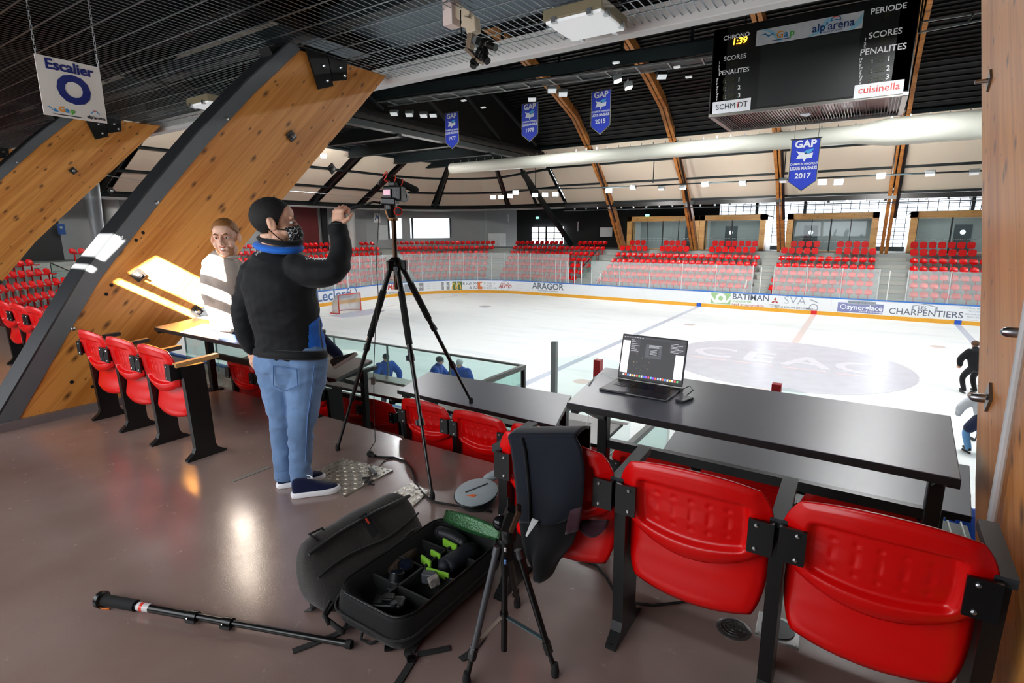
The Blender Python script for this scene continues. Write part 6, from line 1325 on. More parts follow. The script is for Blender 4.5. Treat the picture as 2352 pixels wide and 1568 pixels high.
# ============================== people on the ice
JB = cloth('jersey_blue', '#1c4fae', .8, var=.35, vs=5, bump=.3); JW = cloth('jersey_white', '#dfe6ee', .8, var=.1, vs=6, bump=.3); JLB = cloth('jersey_light_blue', '#6ea6dc', .8, bump=.2); PNT = cloth('pants_navy', '#101a3c', .85); HLB = mat('helmet_black', '#0d1018', .3); HLW = mat('helmet_silver', '#c9ccd2', .3); GLV = mat('glove_white', '#d3d8de', .6); SKT = mat('skate_black', '#0c0c0e', .4); STK = mat('stick_dark', '#2a2c30', .5); CBL = cloth('coat_black', '#0d1014', .8)
def player(name, label, x, y, face, jersey, pants, helmet, hunch=.25, gloves=GLV, sock=None, stick=True, number=None, group=None, bare=False, arm=0.5):
    th = thing(name, label, 'person', (x, y, ICE), face, group)
    class L_: pass
    Bq = L_(); Bq.t = th; Bq.o = Vector((x, y, ICE)); Bq.part = lambda *a, **k: Body.part(Bq, *a, **k)
    # local: +y forward
    h = hunch; hip = Vector((0, -.10 - .25 * h, .95 - .12 * h)); ch = hip + Vector((0, .42 * math.sin(h * 1.3), .48 * math.cos(h * 1.3))); hdp = ch + Vector((0, .12 * math.sin(h) + .06, .25))
    lg = MB()
    for s in (-1, 1): limb(lg, [hip + Vector((s * .11, 0, 0)), Vector((s * .16, .10 + .1 * h, .52)), Vector((s * .17, -.02, .12))], [.12, .085, .065], 12)
    limb(lg, [hip + Vector((-.08, 0, .04)), hip + Vector((.08, 0, .04))], [.15, .15], 12); Bq.part('legs', lg, sock or pants, .02, 2)
    pt = MB()
    for s in (-1, 1): limb(pt, [hip + Vector((s * .10, 0, .05)), Vector((s * .15, .06 + .06 * h, .60))], [.16, .125], 12)
    if not bare: Bq.part('pants', pt, pants, .02, 2)
    jm = MB(); limb(jm, [hip + Vector((0, 0, .0)), (hip + ch) / 2, ch, ch + Vector((0, .04, .12))], [(.24, .17), (.25, .18), (.26, .17), (.13, .10)], 18)
    for s in (-1, 1):
        e = ch + Vector((s * .36, .08 + .1 * arm, -.22)); w = e + Vector((-s * .10 * arm, .24 * arm, -.20 + .06 * arm)); limb(jm, [ch + Vector((s * .20, 0, .02)), e, w], [.12, .10, .075], 12)
        gl = MB(); gl.ell(w + Vector((0, .03, -.05)), (.06, .08, .075)); gl.ell(w + Vector((-s * .05, .06, -.05)), (.03, .05, .03)); Bq.part('glove' if not bare else 'hand', gl, gloves if not bare else SKIN, .012, 1)
    jo = Bq.part('jersey' if not bare else 'coat', jm, jersey, .02, 2)
    if number: text(number, .34, JB, jo, parent_matrix(th) @ plane_m((0, hip.y - .20 + .02, hip.z + .30), (1, 0, 0), (0, .25, 1)), 'number', .01, .03)
    for s in (-1, 1):
        sk = MB(); sk.ell((s * .17, .03, .11), (.05, .14, .055)); sk.box((s * .17, .03, .03), (.012, .28, .05)); Bq.part('skate' if not bare else 'boot', sk, SKT, smooth=.8)
    hm = MB(); hm.ell(hdp, (.078, .095, .115)); hm.tube([ch + Vector((0, .03, .05)), hdp], .06, 10); hm.ell(hdp + Vector((0, .1, -.02)), (.014, .02, .02)); Bq.part('head', hm, SKIN, .01, 1)
    hh = MB(); hh.ell(hdp + Vector((0, -.015, .045)), (.098, .125, .098)); Bq.part('helmet' if not bare else 'hair', hh, helmet, smooth=3)
    if not bare: vz = MB(); vz.grid(lambda u, v: hdp + Vector((.1 * math.sin((u - .5) * 2.4), .02 + .11 * math.cos((u - .5) * 2.4), .03 - .09 * v)), 8, 2); Bq.part('visor', vz, GLASS, smooth=3)
    if stick:
        a = ch + Vector((.25, .25, -.40)); b = Vector((.55, .75, .04)); sm_ = MB(); sm_.tube([a + (a - b) * .35, b], .016, 6); sm_.bar(b, b + Vector((-.05, .28, .02)), .02, .07); s_o = Bq.part('stick', sm_, STK)
    return th
def ipos(px, py, z): q = at_z(px, py, ICE + z); return q.x, q.y
qx, qy = ipos(884, 802, 1.88); player('person', 'hockey player in blue with black helmet standing alone by the near boards', qx, qy, -1.9, JB, PNT, HLB, .25, stick=True)
qx, qy = ipos(1003, 808, 1.85); player('person', 'hockey player in blue with black helmet and white gloves beside the silver-helmeted one', qx, qy, -1.2, JB, PNT, HLB, .35)
qx, qy = ipos(1056, 818, 1.85); player('person', 'hockey player in blue with silver helmet facing the gallery', qx, qy, -2.9, JB, PNT, HLW, .2)
qx, qy = ipos(2224, 903, 0); player('person', 'coach in black coat and trousers bending on the open ice', qx, qy, .5, CBL, CBL, mat('hair_brown', '#5b3d26', .7), .28, stick=False, bare=True, arm=.0)
qx, qy = ipos(2238, 1040, 0); player('person', 'hockey player in white and light blue jersey number 74 half behind the pillar', qx, qy, .5, JW, PNT, HLB, .35, sock=JLB, number='74')
qx, qy = ipos(2232, 1215, 1.3); player('person', 'hockey player in blue seen below the laptop desk beside the pillar', qx, qy + .5, .4, JB, PNT, HLB, .6)
qx, qy = ipos(1040, 940, .9); player('person', 'crouching goalkeeper in white seen below the tripod desk', qx, qy, -2.6, JW, JB, HLW, .75)
# ------------------------------------------------------------------ camera gear
TBK = mat('tripod_black', '#0d0d0e', .28, .2, spec=.6); TGR = mat('tripod_grey', '#5a5c60', .35, .6); FOAM = mat('foam_grip', '#0a0a0a', .85); RUB = mat('rubber', '#121212', .8); BRN = mat('column_timber_reflection', '#3b2a1e', .22, .8); REDM = mat('red_anodised', '#d8321e', .35); GLS = mat('lens_glass', '#101828', .05, .2, spec=.9)
class Fr:
    # picture-plane helper: pixel -> point at the horizontal distance of an anchor
    def __init__(s, anchor): s.D = (Vector(anchor) - CAM).dot(Fh)
    def __call__(s, px, py, l=0.0): d = ray(px, py); return CAM + d * ((s.D + l) / d.dot(Fh))
f1, f2, f3 = at_z(776, 1034, 0), at_z(993, 1145, 0), at_z(1082, 926, .22)
apx = Vector((-.26, -21.17, 1.41)); tp = Fr(apx)
tr = thing('tripod', 'tall black video tripod, one leg standing on the lower desk', 'tripod', (-.26, -21.17, 0))
tops = [tp(897, 612, -.02), tp(913, 612, -.04), tp(920, 606, .05)]
ft = [f1, f2, f3]
cl = [[(853, 765), None], [(935, 778), (962, 952)], [(993, 742), (1030, 812)]]
for i in range(3):
    a = tops[i]; b = ft[i] + Vector((0, 0, .02)); d = b - a; L_ = d.length
    u1_, u2_ = (.42, .70)
    lg = MB().tube([a, a + d * u1_], [.019, .018], 12).build('leg', TBK, tr, smooth=.8)
    MB().tube([a + d * u1_, a + d * u2_], .0145, 12).build('leg_section', TBK, lg, smooth=.8); MB().tube([a + d * u2_, b], .011, 12).build('leg_section', TBK, lg, smooth=.8)
    MB().tube([a + d * .12, a + d * .36], .023, 12).build('foam_grip', FOAM, lg, smooth=.8)
    for u in (u1_, u2_):
        c = a + d * u; sx_, up_, dd = frame(d); MB().tube([c - dd * .022, c + dd * .022], .022, 12).build('clamp', TBK, lg, smooth=.8); MB().box(c + sx_ * .02, (.03, .016, .034), d.to_track_quat('Z', 'Y').to_matrix()).build('clamp_lever', TGR, lg, bevel=.003)
    MB().lathe([(.016, -.02), (.018, -.012), (.017, .012), (.011, .03)], ft[i] + Vector((0, 0, .02)), (0, 0, 1), 14).build('rubber_foot', RUB, lg, smooth=.8)
MB().lathe([(.03, -.05), (.045, -.03), (.05, .0), (.04, .025), (.025, .04)], apx, (0, 0, 1), 18).build('spider', TBK, tr, smooth=.8)
for i, (dx, dy) in enumerate(((-.04, 0), (.0, -.05), (.045, .03))): MB().box(apx + Vector((dx, dy, -.015)), (.05, .05, .07), (0, 0, i)).build('leg_hinge', TBK, tr, bevel=.008)
MB().box(tp(909, 622, -.07), (.03, .02, .06), (.1, 0, PRZ)).build('spider_latch', TGR, tr, bevel=.006)
MB().tube([apx + Vector((0, 0, -.18)), tp(904, 506)], .0165, 14).build('centre_column', BRN, tr, smooth=.8); MB().lathe([(.03, 0), (.034, .008), (.034, .016), (.02, .022)], tp(904, 507), (0, 0, 1), 20).build('head_base_disc', mat('brass_disc', '#7a5a3a', .3, .8), tr, smooth=.8)  # column's brown tint is a painted reflection of the timber
vh = MB(); limb(vh, [tp(900, 498), tp(898, 480), tp(896, 462)], [.030, .045, .040], 16); vho = vh.build('video_head', TBK, tr, smooth=3); vho.modifiers.new('r', 'REMESH').voxel_size = .006; bake(vho); vho.data.shade_smooth()
MB().box(tp(896, 462), (.10, .13, .05), (.05, .05, PRZ)).build('head_cradle', TBK, vho, bevel=.01); MB().lathe([(.022, -.02), (.026, -.012), (.026, .012), (.02, .018)], tp(914, 485, -.05), tp(918, 485, -.12) - tp(914, 485, 0), 20).build('tension_knob', TBK, vho, smooth=.8)
MB().lathe([(.0285, 0), (.0285, .008)], tp(914, 485, -.058), tp(918, 485, -.12) - tp(914, 485, 0), 20).build('red_ring', REDM, vho); MB().lathe([(.019, 0), (.018, .006)], tp(914.3, 485, -.068), tp(918, 485, -.12) - tp(914, 485, 0), 16).build('knob_cap', TGR, vho)
MB().tube([tp(874, 466, -.02), tp(858, 464, -.03), tp(835, 470, -.04), tp(800, 480, .02), tp(770, 487, .05)], [.007, .007, .008, .0085, .0085], 10).build('pan_handle', TBK, tr, smooth=3); MB().tube([tp(838, 470, -.04), tp(806, 478, .0), tp(774, 486, .05)], .0125, 10).build('handle_grip', FOAM, tr, smooth=3)
cm = thing('video_camera', 'black photo camera with pink screen and red-rimmed shotgun microphone on the tripod', 'camera', tuple(tp(905, 452)))
cax = (tp(930, 458, .22) - tp(895, 448)).normalized()
cmx = frame(cax); Mc = Matrix((cmx[0], cax, cmx[1])).transposed()
cc0 = tp(905, 445, .0)
def CP(x, y, z): return cc0 + Mc @ Vector((x, y, z))
MB().box(CP(0, 0, .0), (.135, .075, .10), Mc).build('camera_body', CBK, cm, bevel=.014, seg=3); MB().box(CP(0, -.005, .06), (.055, .06, .035), Mc).build('viewfinder_hump', CBK, cm, bevel=.01); MB().box(CP(.045, .03, -.0), (.04, .05, .10), Mc).build('hand_grip', CBK, cm, bevel=.012)
MB().box(CP(-.028, -.042, -.002), (.062, .012, .058), Mc).build('screen_frame', CBK, cm, bevel=.003); MB().box(CP(-.028, -.049, .004), (.048, .003, .036), Mc).build('screen', mat('camera_screen', '#c79aa8', .4, emit='#d8a6b8', estr=.55, var=.5, vscale=60), cm)
for i in range(5): MB().lathe([(.004, 0), (.003, .003)], CP(.03 + .008 * (i % 2), -.039, .03 - .014 * i), -cax, 8).build('button', TGR, cm)
MB().lathe([(.034, .03), (.036, .06), (.033, .065), (.033, .11), (.038, .115), (.038, .15)], cc0, cax, 22).build('lens', CBK, cm, smooth=.7); MB().lathe([(.0385, .118), (.0385, .124)], cc0, cax, 22).build('lens_ring', TGR, cm); MB().lathe([(.03, .151), (.03, .152)], cc0, cax, 18).build('front_glass', GLS, cm)
ma, mb_ = tp(886, 404, -.02), tp(954, 436, .10); md_ = mb_ - ma
MB().tube([ma, ma + md_ * .45], .020, 16).build('microphone_barrel', CBK, cm, smooth=.8); MB().tube([ma + md_ * .40, mb_], .024, 16).build('microphone_foam', FOAM, cm, smooth=.8); MB().ell(mb_, (.024, .024, .024)).build('microphone_tip', FOAM, cm, smooth=3)
for u in (-.02, .26, .50):
    c = ma + md_ * u; s_, u_, d_ = frame(md_); MB().tube([c + (s_ * math.cos(a) + u_ * math.sin(a)) * .0275 for a in [2 * math.pi * k / 18 for k in range(18)]], .0035, 6, closed=True).build('red_hoop', REDM, cm, smooth=3)
MB().tube([ma - frame(md_)[1] * .028, ma + md_ * .5 - frame(md_)[1] * .028], .005, 6).build('red_cradle_bar', REDM, cm); MB().bar(ma + md_ * .27 - frame(md_)[1] * .03, CP(0, 0, .075), .018, .014).build('shoe_mount', CBK, cm)
MB().tube([ma, tp(877, 412, -.03), tp(870, 420, -.03), tp(871, 425, -.03)], .008, 8).build('cable_elbow', CBK, cm, smooth=3); MB().tube([tp(871, 425, -.03), tp(876, 430, -.03), tp(880, 440, -.03)], .002, 6).build('cable', CBK, cm)
hc = thing('power_cable', 'thin black cable hanging from the camera down to the plug on the floor', 'cable', tuple(at_z(850, 1042, 0)))
hp = [tp(872, 462, -.08), tp(869, 520, -.07), tp(864, 600, -.06), tp(869, 680, -.06), tp(862, 760, -.05), tp(858, 860, -.02)]
fl_ = at_z(846, 1038, .02); hp += [hp[-1] * .55 + fl_ * .45 + Vector((.03, 0, 0)), hp[-1] * .2 + fl_ * .8 + Vector((.06, 0, -.02)), fl_]
MB().tube(hp, .0028, 6).build('wire', BLACK, hc, smooth=3); MB().box(tp(857, 874, -.02), (.028, .028, .055), (0, 0, PRZ)).build('inline_box', mat('inline_box', '#3a2a20', .4), hc, bevel=.004)
MB().ell(at_z(850, 1042, .022) , (.026, .026, .022)).build('plug', RUB, hc, smooth=3)
fcable = thing('extension_cable', 'thick black extension cable winding over the floor behind the backpack', 'cable', tuple(at_z(900, 1050, 0)))
MB().tube([at_z(x_, y_, .007) for x_, y_ in ((852, 1044), (868, 1049), (905, 1050), (930, 1059), (947, 1080), (955, 1108), (968, 1130), (995, 1152), (1050, 1161), (1105, 1168), (1130, 1175))], .007, 8).build('cord', RUB, fcable, smooth=3); MB().tube([at_z(862, 1047, .02), at_z(850, 1042, .022)], [.011, .016], 10).build('socket', RUB, fcable, smooth=.8); MB().tube([at_z(x_, y_, .006) for x_, y_ in ((905, 1051), (885, 1056), (870, 1072), (862, 1085))], .0035, 6).build('branch', RUB, fcable, smooth=3)
MB().bar(at_z(850, 1075, .025), at_z(863, 1088, .025), .025, .015).build('adapter_tag', TGR, fcable, bevel=.003)
tag(MB().tube([at_z(x_, y_, .018) for x_, y_ in ((832, 1098), (850, 1096), (838, 1108), (858, 1104), (845, 1112), (860, 1112))], .006, 6).build('tangled_clip', RUB, smooth=3), 'small tangle of black clips lying on the tread plate', 'clip')
# small photo tripod in front of the bag
t2 = thing('tripod', 'small black folded-out photo tripod with ball head in front of the open bag', 'tripod', (1.44, -22.36, 0)); q2 = Fr((1.44, -22.36, 0)); ap2 = q2(1160, 1262)
feet2 = [at_z(1072, 1572, 0), at_z(1275, 1552, 0), at_z(1188, 1393, 0)]; tops2 = [q2(1142, 1258, -.02), q2(1190, 1265), q2(1168, 1258, .05)]
for i in range(3):
    a, b = tops2[i], feet2[i] + Vector((0, 0, .02)); d = b - a; lg = MB().tube([a, a + d * .8], .0125, 10).build('leg', TGR if i == 0 else TBK, t2, smooth=.8); MB().tube([a + d * .8, b], .0095, 10).build('leg_section', TBK, lg, smooth=.8); MB().tube([a - d * .01, a + d * .06], .015, 10).build('leg_collar', TGR, lg, smooth=.8)
    s_, u_, dd = frame(d); MB().box(a + d * .80, (.03, .022, .05), d.to_track_quat('Z', 'Y').to_matrix()).build('flip_lock', TBK, lg, bevel=.004); MB().lathe([(.014, -.02), (.016, .0), (.011, .035)], feet2[i] + Vector((0, 0, .02)), (0, 0, 1), 12).build('rubber_foot', RUB, lg, smooth=.8)
    if i < 2: MB().bar(q2(1157, 1412), a + d * .74, .016, .004).build('brace', mat('brace_pale', '#b9a79a', .4, .5) if i == 0 else mat('brace_teal', '#5f7c82', .4, .5), t2)
MB().tube([q2(1160, 1225), q2(1158, 1492)], .0125, 14).build('centre_column', TBK, t2, smooth=.8); MB().tube([q2(1158, 1405), q2(1158, 1418)], .016, 12).build('brace_collar', TBK, t2); MB().tube([q2(1162, 1235), q2(1160, 1278)], [.026, .034], 16).build('shoulder', TBK, t2, smooth=.8)
for y_, m_ in ((1262, BOLT), (1290, mat('key_blue', '#5b80b8', .3, .5))): MB().box(q2(1161, y_, -.04), (.01, .008, .018)).build('lever', m_, t2, bevel=.002)
MB().ell(q2(1150, 1200), (.030, .030, .030)).build('ball', mat('ball_gloss', '#1a1a1c', .08, .5), t2, smooth=3); MB().lathe([(.03, 0), (.03, .05), (.022, .06)], q2(1168, 1238), (0, 0, 1), 18).build('ball_housing', TBK, t2, smooth=.8)
MB().box(q2(1183, 1190, -.01), (.02, .06, .09), (0, .35, PRZ)).build('plate', mat('plate_brown', '#4a3324', .4, .4), t2, bevel=.004); MB().box(q2(1168, 1190, 0), (.04, .06, .085), (0, .35, PRZ)).build('clamp', TBK, t2, bevel=.006); MB().lathe([(.008, 0), (.008, .03), (.004, .034)], q2(1168, 1162), (0, 0, 1), 10).build('lock_knob', TBK, t2)
# monopod on the floor
mo = thing('monopod', 'black monopod lying on the floor with foam grip and orange cord', 'monopod', tuple(at_z(500, 1430, 0)))
a, b = at_z(232, 1376, .03), at_z(808, 1480, .02); d = b - a
g = lambda u: a + d * u
MB().lathe([(.034, -.008), (.036, 0), (.036, .012), (.026, .018)], a, d, 20).build('head_disc', TBK, mo, smooth=.8); MB().tube([g(.015), g(.155)], .024, 16).build('foam_grip', FOAM, mo, smooth=.8)
for u0_, u1_, r in ((.155, .39, .0175), (.39, .53, .015), (.53, .985, .0125)): MB().tube([g(u0_), g(u1_)], r, 14).build('tube_section', TBK, mo, smooth=.8)
for u in (.39, .53): MB().tube([g(u - .012), g(u + .022)], .021, 14).build('clamp', TBK, mo, smooth=.8); MB().box(g(u + .005) + Vector((.012, -.018, -.004)), (.05, .018, .02), (0, 0, math.atan2(d.y, d.x))).build('clamp_lever', TBK, mo, bevel=.004); MB().lathe([(.004, 0), (.003, .003)], g(u) + Vector((.006, -.024, .006)), (.3, -.7, .5), 8).build('rivet', BOLT, mo)
MB().tube([g(.982), g(1.0)], [.018, .017], 14).build('end_cap', RUB, mo, smooth=.8); MB().tube([g(.165), g(.215)], .0182, 14).build('label_band', mat('label_white_red', '#c8c4c4', .4), mo); MB().tube([g(.178), g(.190)], .0186, 14).build('label_red', REDM, mo)
MB().tube([at_z(225, 1385, .01), at_z(222, 1392, .004), at_z(235, 1397, .004), at_z(252, 1398, .006), at_z(250, 1395, .01)], .003, 6).build('orange_cord', mat('orange_cord', '#d8701c', .6), mo, smooth=3)
# ------------------------------------------------------------------ open camera backpack
BAGB = cloth('bag_black', '#080809', .7, var=.2, vs=20, bump=.25, bs=40); BAGG = cloth('bag_grey', '#403d3b', .85, var=.22, vs=40, bump=.4, bs=160); BAGD = cloth('bag_dark_grey', '#232222', .8, bump=.2, bs=60); LIME = cloth('lime_lining', '#7bb52a', .7); STRP = cloth('webbing', '#1a1919', .8, bump=.3, bs=120); MESHG = mat('mesh_green', '#2e5a34', .25, .3, var=.5, vscale=40, bump=.3, bscale=120)
bag = thing('camera_backpack', 'open black camera backpack lying on its back, its grey front panel folded aside', 'backpack', (.93, -22.25, 0))
x0, x1, y0, y1, hz = .72, 1.13, -22.60, -21.90, .165
def rr(x0, x1, y0, y1, r, z, n=5):
    out = []
    for cx_, cy_, a0 in ((x1 - r, y1 - r, 0), (x0 + r, y1 - r, 90), (x0 + r, y0 + r, 180), (x1 - r, y0 + r, 270)):
        for i in range(n + 1): a_ = math.radians(a0 + 90 * i / n); out.append(Vector((cx_ + r * math.cos(a_), cy_ + r * math.sin(a_), z)))
    return out
def loft(mb, rings, cap0=True, cap1=False):
    n = len(rings[0]); base = len(mb.v)
    for R_ in rings: mb.v += [tuple(v) for v in R_]
    for i in range(len(rings) - 1):
        for k in range(n): mb.f.append((base + i * n + k, base + i * n + (k + 1) % n, base + (i + 1) * n + (k + 1) % n, base + (i + 1) * n + k))
    if cap0: mb.f.append(tuple(base + k for k in range(n))[::-1])
    if cap1: mb.f.append(tuple(base + (len(rings) - 1) * n + k for k in range(n)))
    return mb
wob = lambda R_, s: [v + Vector((noise.noise(v * 7 + Vector((s, 0, 0))), noise.noise(v * 7 + Vector((0, s, 0))), 0)) * .012 for v in R_]
body = MB(); loft(body, [rr(x0 + .03, x1 - .03, y0 + .03, y1 - .03, .07, .0), wob(rr(x0 - .01, x1 + .01, y0 - .02, y1 + .01, .09, .04), 1), wob(rr(x0 - .005, x1 + .005, y0 - .01, y1 + .005, .09, .11), 2), rr(x0, x1, y0, y1, .09, hz), rr(x0 + .012, x1 - .012, y0 + .012, y1 - .012, .08, hz + .004), rr(x0 + .022, x1 - .022, y0 + .022, y1 - .022, .075, hz - .01), rr(x0 + .03, x1 - .03, y0 + .03, y1 - .03, .07, .045)], True, True)
bo = body.build('bag_body', BAGB, bag, smooth=.9, sub=1)
MB().tube(rr(x0 + .008, x1 - .008, y0 + .008, y1 - .008, .085, hz + .006), .0045, 6, closed=True).build('zip', mat('zip_black', '#060606', .4), bo, smooth=3); MB().tube([v + Vector((0, 0, -.07)) for v in rr(x0 - .012, x1 + .012, y0 - .022, y1 + .012, .09, hz)], .004, 6, closed=True).build('piping', BAGD, bo, smooth=3)
def onbag(px, py, z=.13): return at_z(px, py, z)
for (pa_, pb_, w_) in (((1018, 1243), (1050, 1260), .04), ((990, 1267), (1012, 1280), .03), ((968, 1282), (990, 1298), .04), ((980, 1310), (1032, 1325), .035)):
    A_, B_ = onbag(*pa_), onbag(*pb_); MB().bar(A_, B_, .012, w_).build('lime_divider', LIME, bo, bevel=.004)
for y_ in (-22.40, -22.24, -22.08): MB().box(((x0 + x1) / 2, y_, .085), (.34, .010, .09)).build('divider', BAGB, bo)
MB().box(((x0 + x1) / 2 - .02, -22.25, .085), (.010, .58, .09)).build('divider', BAGB, bo)
mg = MB(); mg.grid(lambda u, v: Vector((.76 + .36 * u, -21.93 + .03 * v - .02 * math.sin(math.pi * u), .165 + .075 * v * (.6 + .4 * math.sin(math.pi * u)))), 12, 4); mg.build('mesh_pocket', MESHG, bo, solid=.006, smooth=3)
def lens(name, label, p, d, r, L_, grp='lenses in the open backpack'):
    th = thing(name, label, 'camera lens', tuple(p), group=grp); MB().lathe([(r * .8, 0), (r, .006), (r, L_ * .3), (r * .92, L_ * .32), (r * .92, L_ * .6), (r, L_ * .62), (r, L_)], p, d, 22).build('barrel', CBK, th, smooth=.7)
    for u in (.31, .61): MB().lathe([(r * 1.02, L_ * u), (r * 1.02, L_ * u + .004)], p, d, 22).build('ring', TGR, th)
    MB().lathe([(r * .82, L_), (r * .80, L_ + .002)], p, d, 18).build('front_glass', GLS, th)
    n_ = 20; sx_, u_, dd = frame(d)
    mbb = MB()
    for k in range(n_): mbb.box(Vector(p) + dd * L_ * .46 + (sx_ * math.cos(k * .314) + u_ * math.sin(k * .314)) * r * .95, (.003, .003, .012), Vector(d).to_track_quat('Z', 'Y').to_matrix())
    mbb.build('grip_ribs', FOAM, th, kind='stuff')
lens('camera_lens', 'black zoom lens with silver rings in the middle of the open backpack', onbag(935, 1330, .06), (.15, -.2, 1), .036, .095); lens('camera_lens', 'black lens lying in the front compartment of the open backpack', onbag(905, 1368, .06), (-.1, .35, 1), .034, .10)
cb = thing('spare_camera', 'black spare camera body in the front end of the open backpack', 'camera', tuple(onbag(890, 1388, .08))); c_ = onbag(893, 1392, .105); MB().box(c_, (.13, .07, .06), (0, 0, .5)).build('body', CBK, cb, bevel=.012, seg=3); MB().lathe([(.014, 0), (.014, .012)], c_ + Vector((.04, -.01, .03)), (0, 0, 1), 16).build('mode_dial', TGR, cb); MB().box(c_ + Vector((0, 0, .035)), (.05, .04, .03), (0, 0, .5)).build('hump', CBK, cb, bevel=.006)
pc = MB(); limb(pc, [onbag(1022, 1300, .12), onbag(1082, 1262, .12)], [(.05, .035), (.05, .035)], 14); tag(pc.build('pouch', mat('pouch_navy', '#0d0f1c', .7, bump=.1), smooth=3), 'soft dark navy pouch in the open backpack', 'pouch')
pc = MB(); limb(pc, [onbag(1010, 1222, .14), onbag(1040, 1232, .14), onbag(1062, 1245, .14)], [.03, .034, .028], 12); tag(pc.build('headphone_case', mat('case_dark', '#14141a', .5), smooth=3), 'dark rounded case with pale cords at the head of the open backpack', 'case')
tag(MB().bar(onbag(985, 1340, .13), onbag(1008, 1328, .14), .03, .045).build('plastic_bag', mat('clear_plastic', '#9c948e', .12, .3, var=.5, vscale=60, bump=.6, bscale=60), bevel=.006), 'crumpled clear plastic pouch beside the lime divider', 'plastic pouch'); tag(MB().box(onbag(985, 1325, .125), (.06, .035, .05), (0, 0, .4)).build('battery_box', mat('battery_grey', '#3c3e44', .4), bevel=.006), 'small grey battery box beside the lime divider', 'battery')
# folded grey front panel
fp = MB(); ya, yb = -22.64, -21.97; rings = []
sec = lambda k: [(.755, .012), (.70, .12), (.60, .27), (.565, .315), (.51, .318), (.465, .26), (.46, .15), (.50, .03), (.57, .0)]
NY = 16
for j in range(NY + 1):
    v = j / NY; e = (1 - (2 * v - 1) ** 8) ** .5 if 0 < v < 1 else .02; e = .45 + .55 * e; y_ = ya + (yb - ya) * v; cxx, czz = .61, .15
    rings.append([Vector((cxx + (x_ - cxx) * e + .012 * noise.noise(Vector((x_ * 9, y_ * 7, z_ * 9))), y_, max(.0, czz + (z_ - czz) * e + (.012 * noise.noise(Vector((x_ * 8 + 5, y_ * 6, z_ * 8))) if z_ > .02 else -.004)))) for x_, z_ in sec(0)])
loft(fp, rings, True, True); fpo = fp.build('front_panel', BAGG, bag, smooth=3, sub=1)
fpt = lambda u, w, o=.004: Vector((.755 - .19 * w + .012 + o, ya + (yb - ya) * u, .012 + .30 * w + o))   # u along y, w up the face
MB().tube([fpt(.04 + .92 * i / 14, .60 + .04 * math.sin(i * .5), .006) for i in range(15)], .006, 6).build('pocket_zip', BAGB, fpo, smooth=3); MB().tube([fpt(.05, .90, .004), fpt(.3, .93, .012), fpt(.6, .93, .014), fpt(.95, .90, .006)], .010, 6).build('flap_edge', BAGB, fpo, smooth=3); MB().tube([fpt(.45, .30, .01), fpt(.62, .40, .014), fpt(.80, .46, .012), fpt(.93, .44, .004)], .007, 6).build('pocket_edge', BAGD, fpo, smooth=3)
fpk = MB(); fpk.grid(lambda u, v: fpt(.35 + .55 * u, .06 + .34 * v + .06 * u, .004 + .035 * math.sin(math.pi * u) * math.sin(math.pi * min(v + .25, 1))), 10, 6); fpk.build('bellows_pocket', cloth('bag_brown', '#4a3a2e', .85, var=.2, vs=30, bump=.4, bs=120), fpo, smooth=3)
for u in (.50,): MB().bar(fpt(u, .99, .012), fpt(u + .02, .66, .02), .045, .006, up=(1, 0, .6)).build('compression_strap', STRP, fpo); MB().bar(fpt(u, .92, .022), fpt(u + .005, .84, .024), .008, .004).build('red_tab', REDM, fpo)
ep = MB(); ep.tube([fpt(.06, .30, .0), fpt(-.01, .22, .0), fpt(-.02, .08, .01)], .008, 6); ep.build('side_loop', STRP, fpo, smooth=3)
MB().tube([fpt(.16, .985, -.01), fpt(.13, 1.12, -.02), fpt(.24, 1.12, -.03), fpt(.24, .99, -.02)], .006, 6).build('grab_handle', STRP, fpo, smooth=3)
# webbing straps on the floor
def strap(name, pts, w=.028, z=.004, par=bag, m=STRP):
    q = [at_z(x_, y_, z) if len(pt) == 2 else at_z(pt[0], pt[1], pt[2]) for pt in pts for x_, y_ in [pt[:2]]]; mb = MB()
    for i, p_ in enumerate(q):
        d = (q[min(i + 1, len(q) - 1)] - q[max(i - 1, 0)]); s_ = Vector((d.y, -d.x, 0)).normalized() * (w / 2); mb.v += [tuple(p_ - s_), tuple(p_ + s_), tuple(p_ + s_ + Vector((0, 0, .003))), tuple(p_ - s_ + Vector((0, 0, .003)))]
    for i in range(len(q) - 1):
        for k in range(4): mb.f.append((i * 4 + k, i * 4 + (k + 1) % 4, i * 4 + 4 + (k + 1) % 4, i * 4 + 4 + k))
    mb.f += [(0, 1, 2, 3), tuple((len(q) - 1) * 4 + k for k in (3, 2, 1, 0))]; return mb.build(name, m, par)
strap('webbing_strap', [(822, 1420, .05), (800, 1437, .02), (770, 1458), (720, 1478), (672, 1496)]); strap('webbing_strap', [(955, 1418, .09), (948, 1460, .03), (935, 1500), (945, 1520), (920, 1560), (905, 1585)]); strap('webbing_strap', [(958, 1503), (1000, 1495), (1033, 1488)]); strap('webbing_strap', [(968, 1418, .09), (962, 1465, .03), (945, 1498)]); strap('webbing_strap', [(715, 1385, .06), (722, 1400, .02), (705, 1400)], .03); strap('webbing_strap', [(1110, 1460), (1080, 1500), (1058, 1515)], .03)
for x_, y_ in ((803, 1432), (893, 1487), (945, 1512)): MB().box(at_z(x_, y_, .012), (.035, .03, .012), (0, 0, .7)).build('buckle', TBK, bag, bevel=.004)
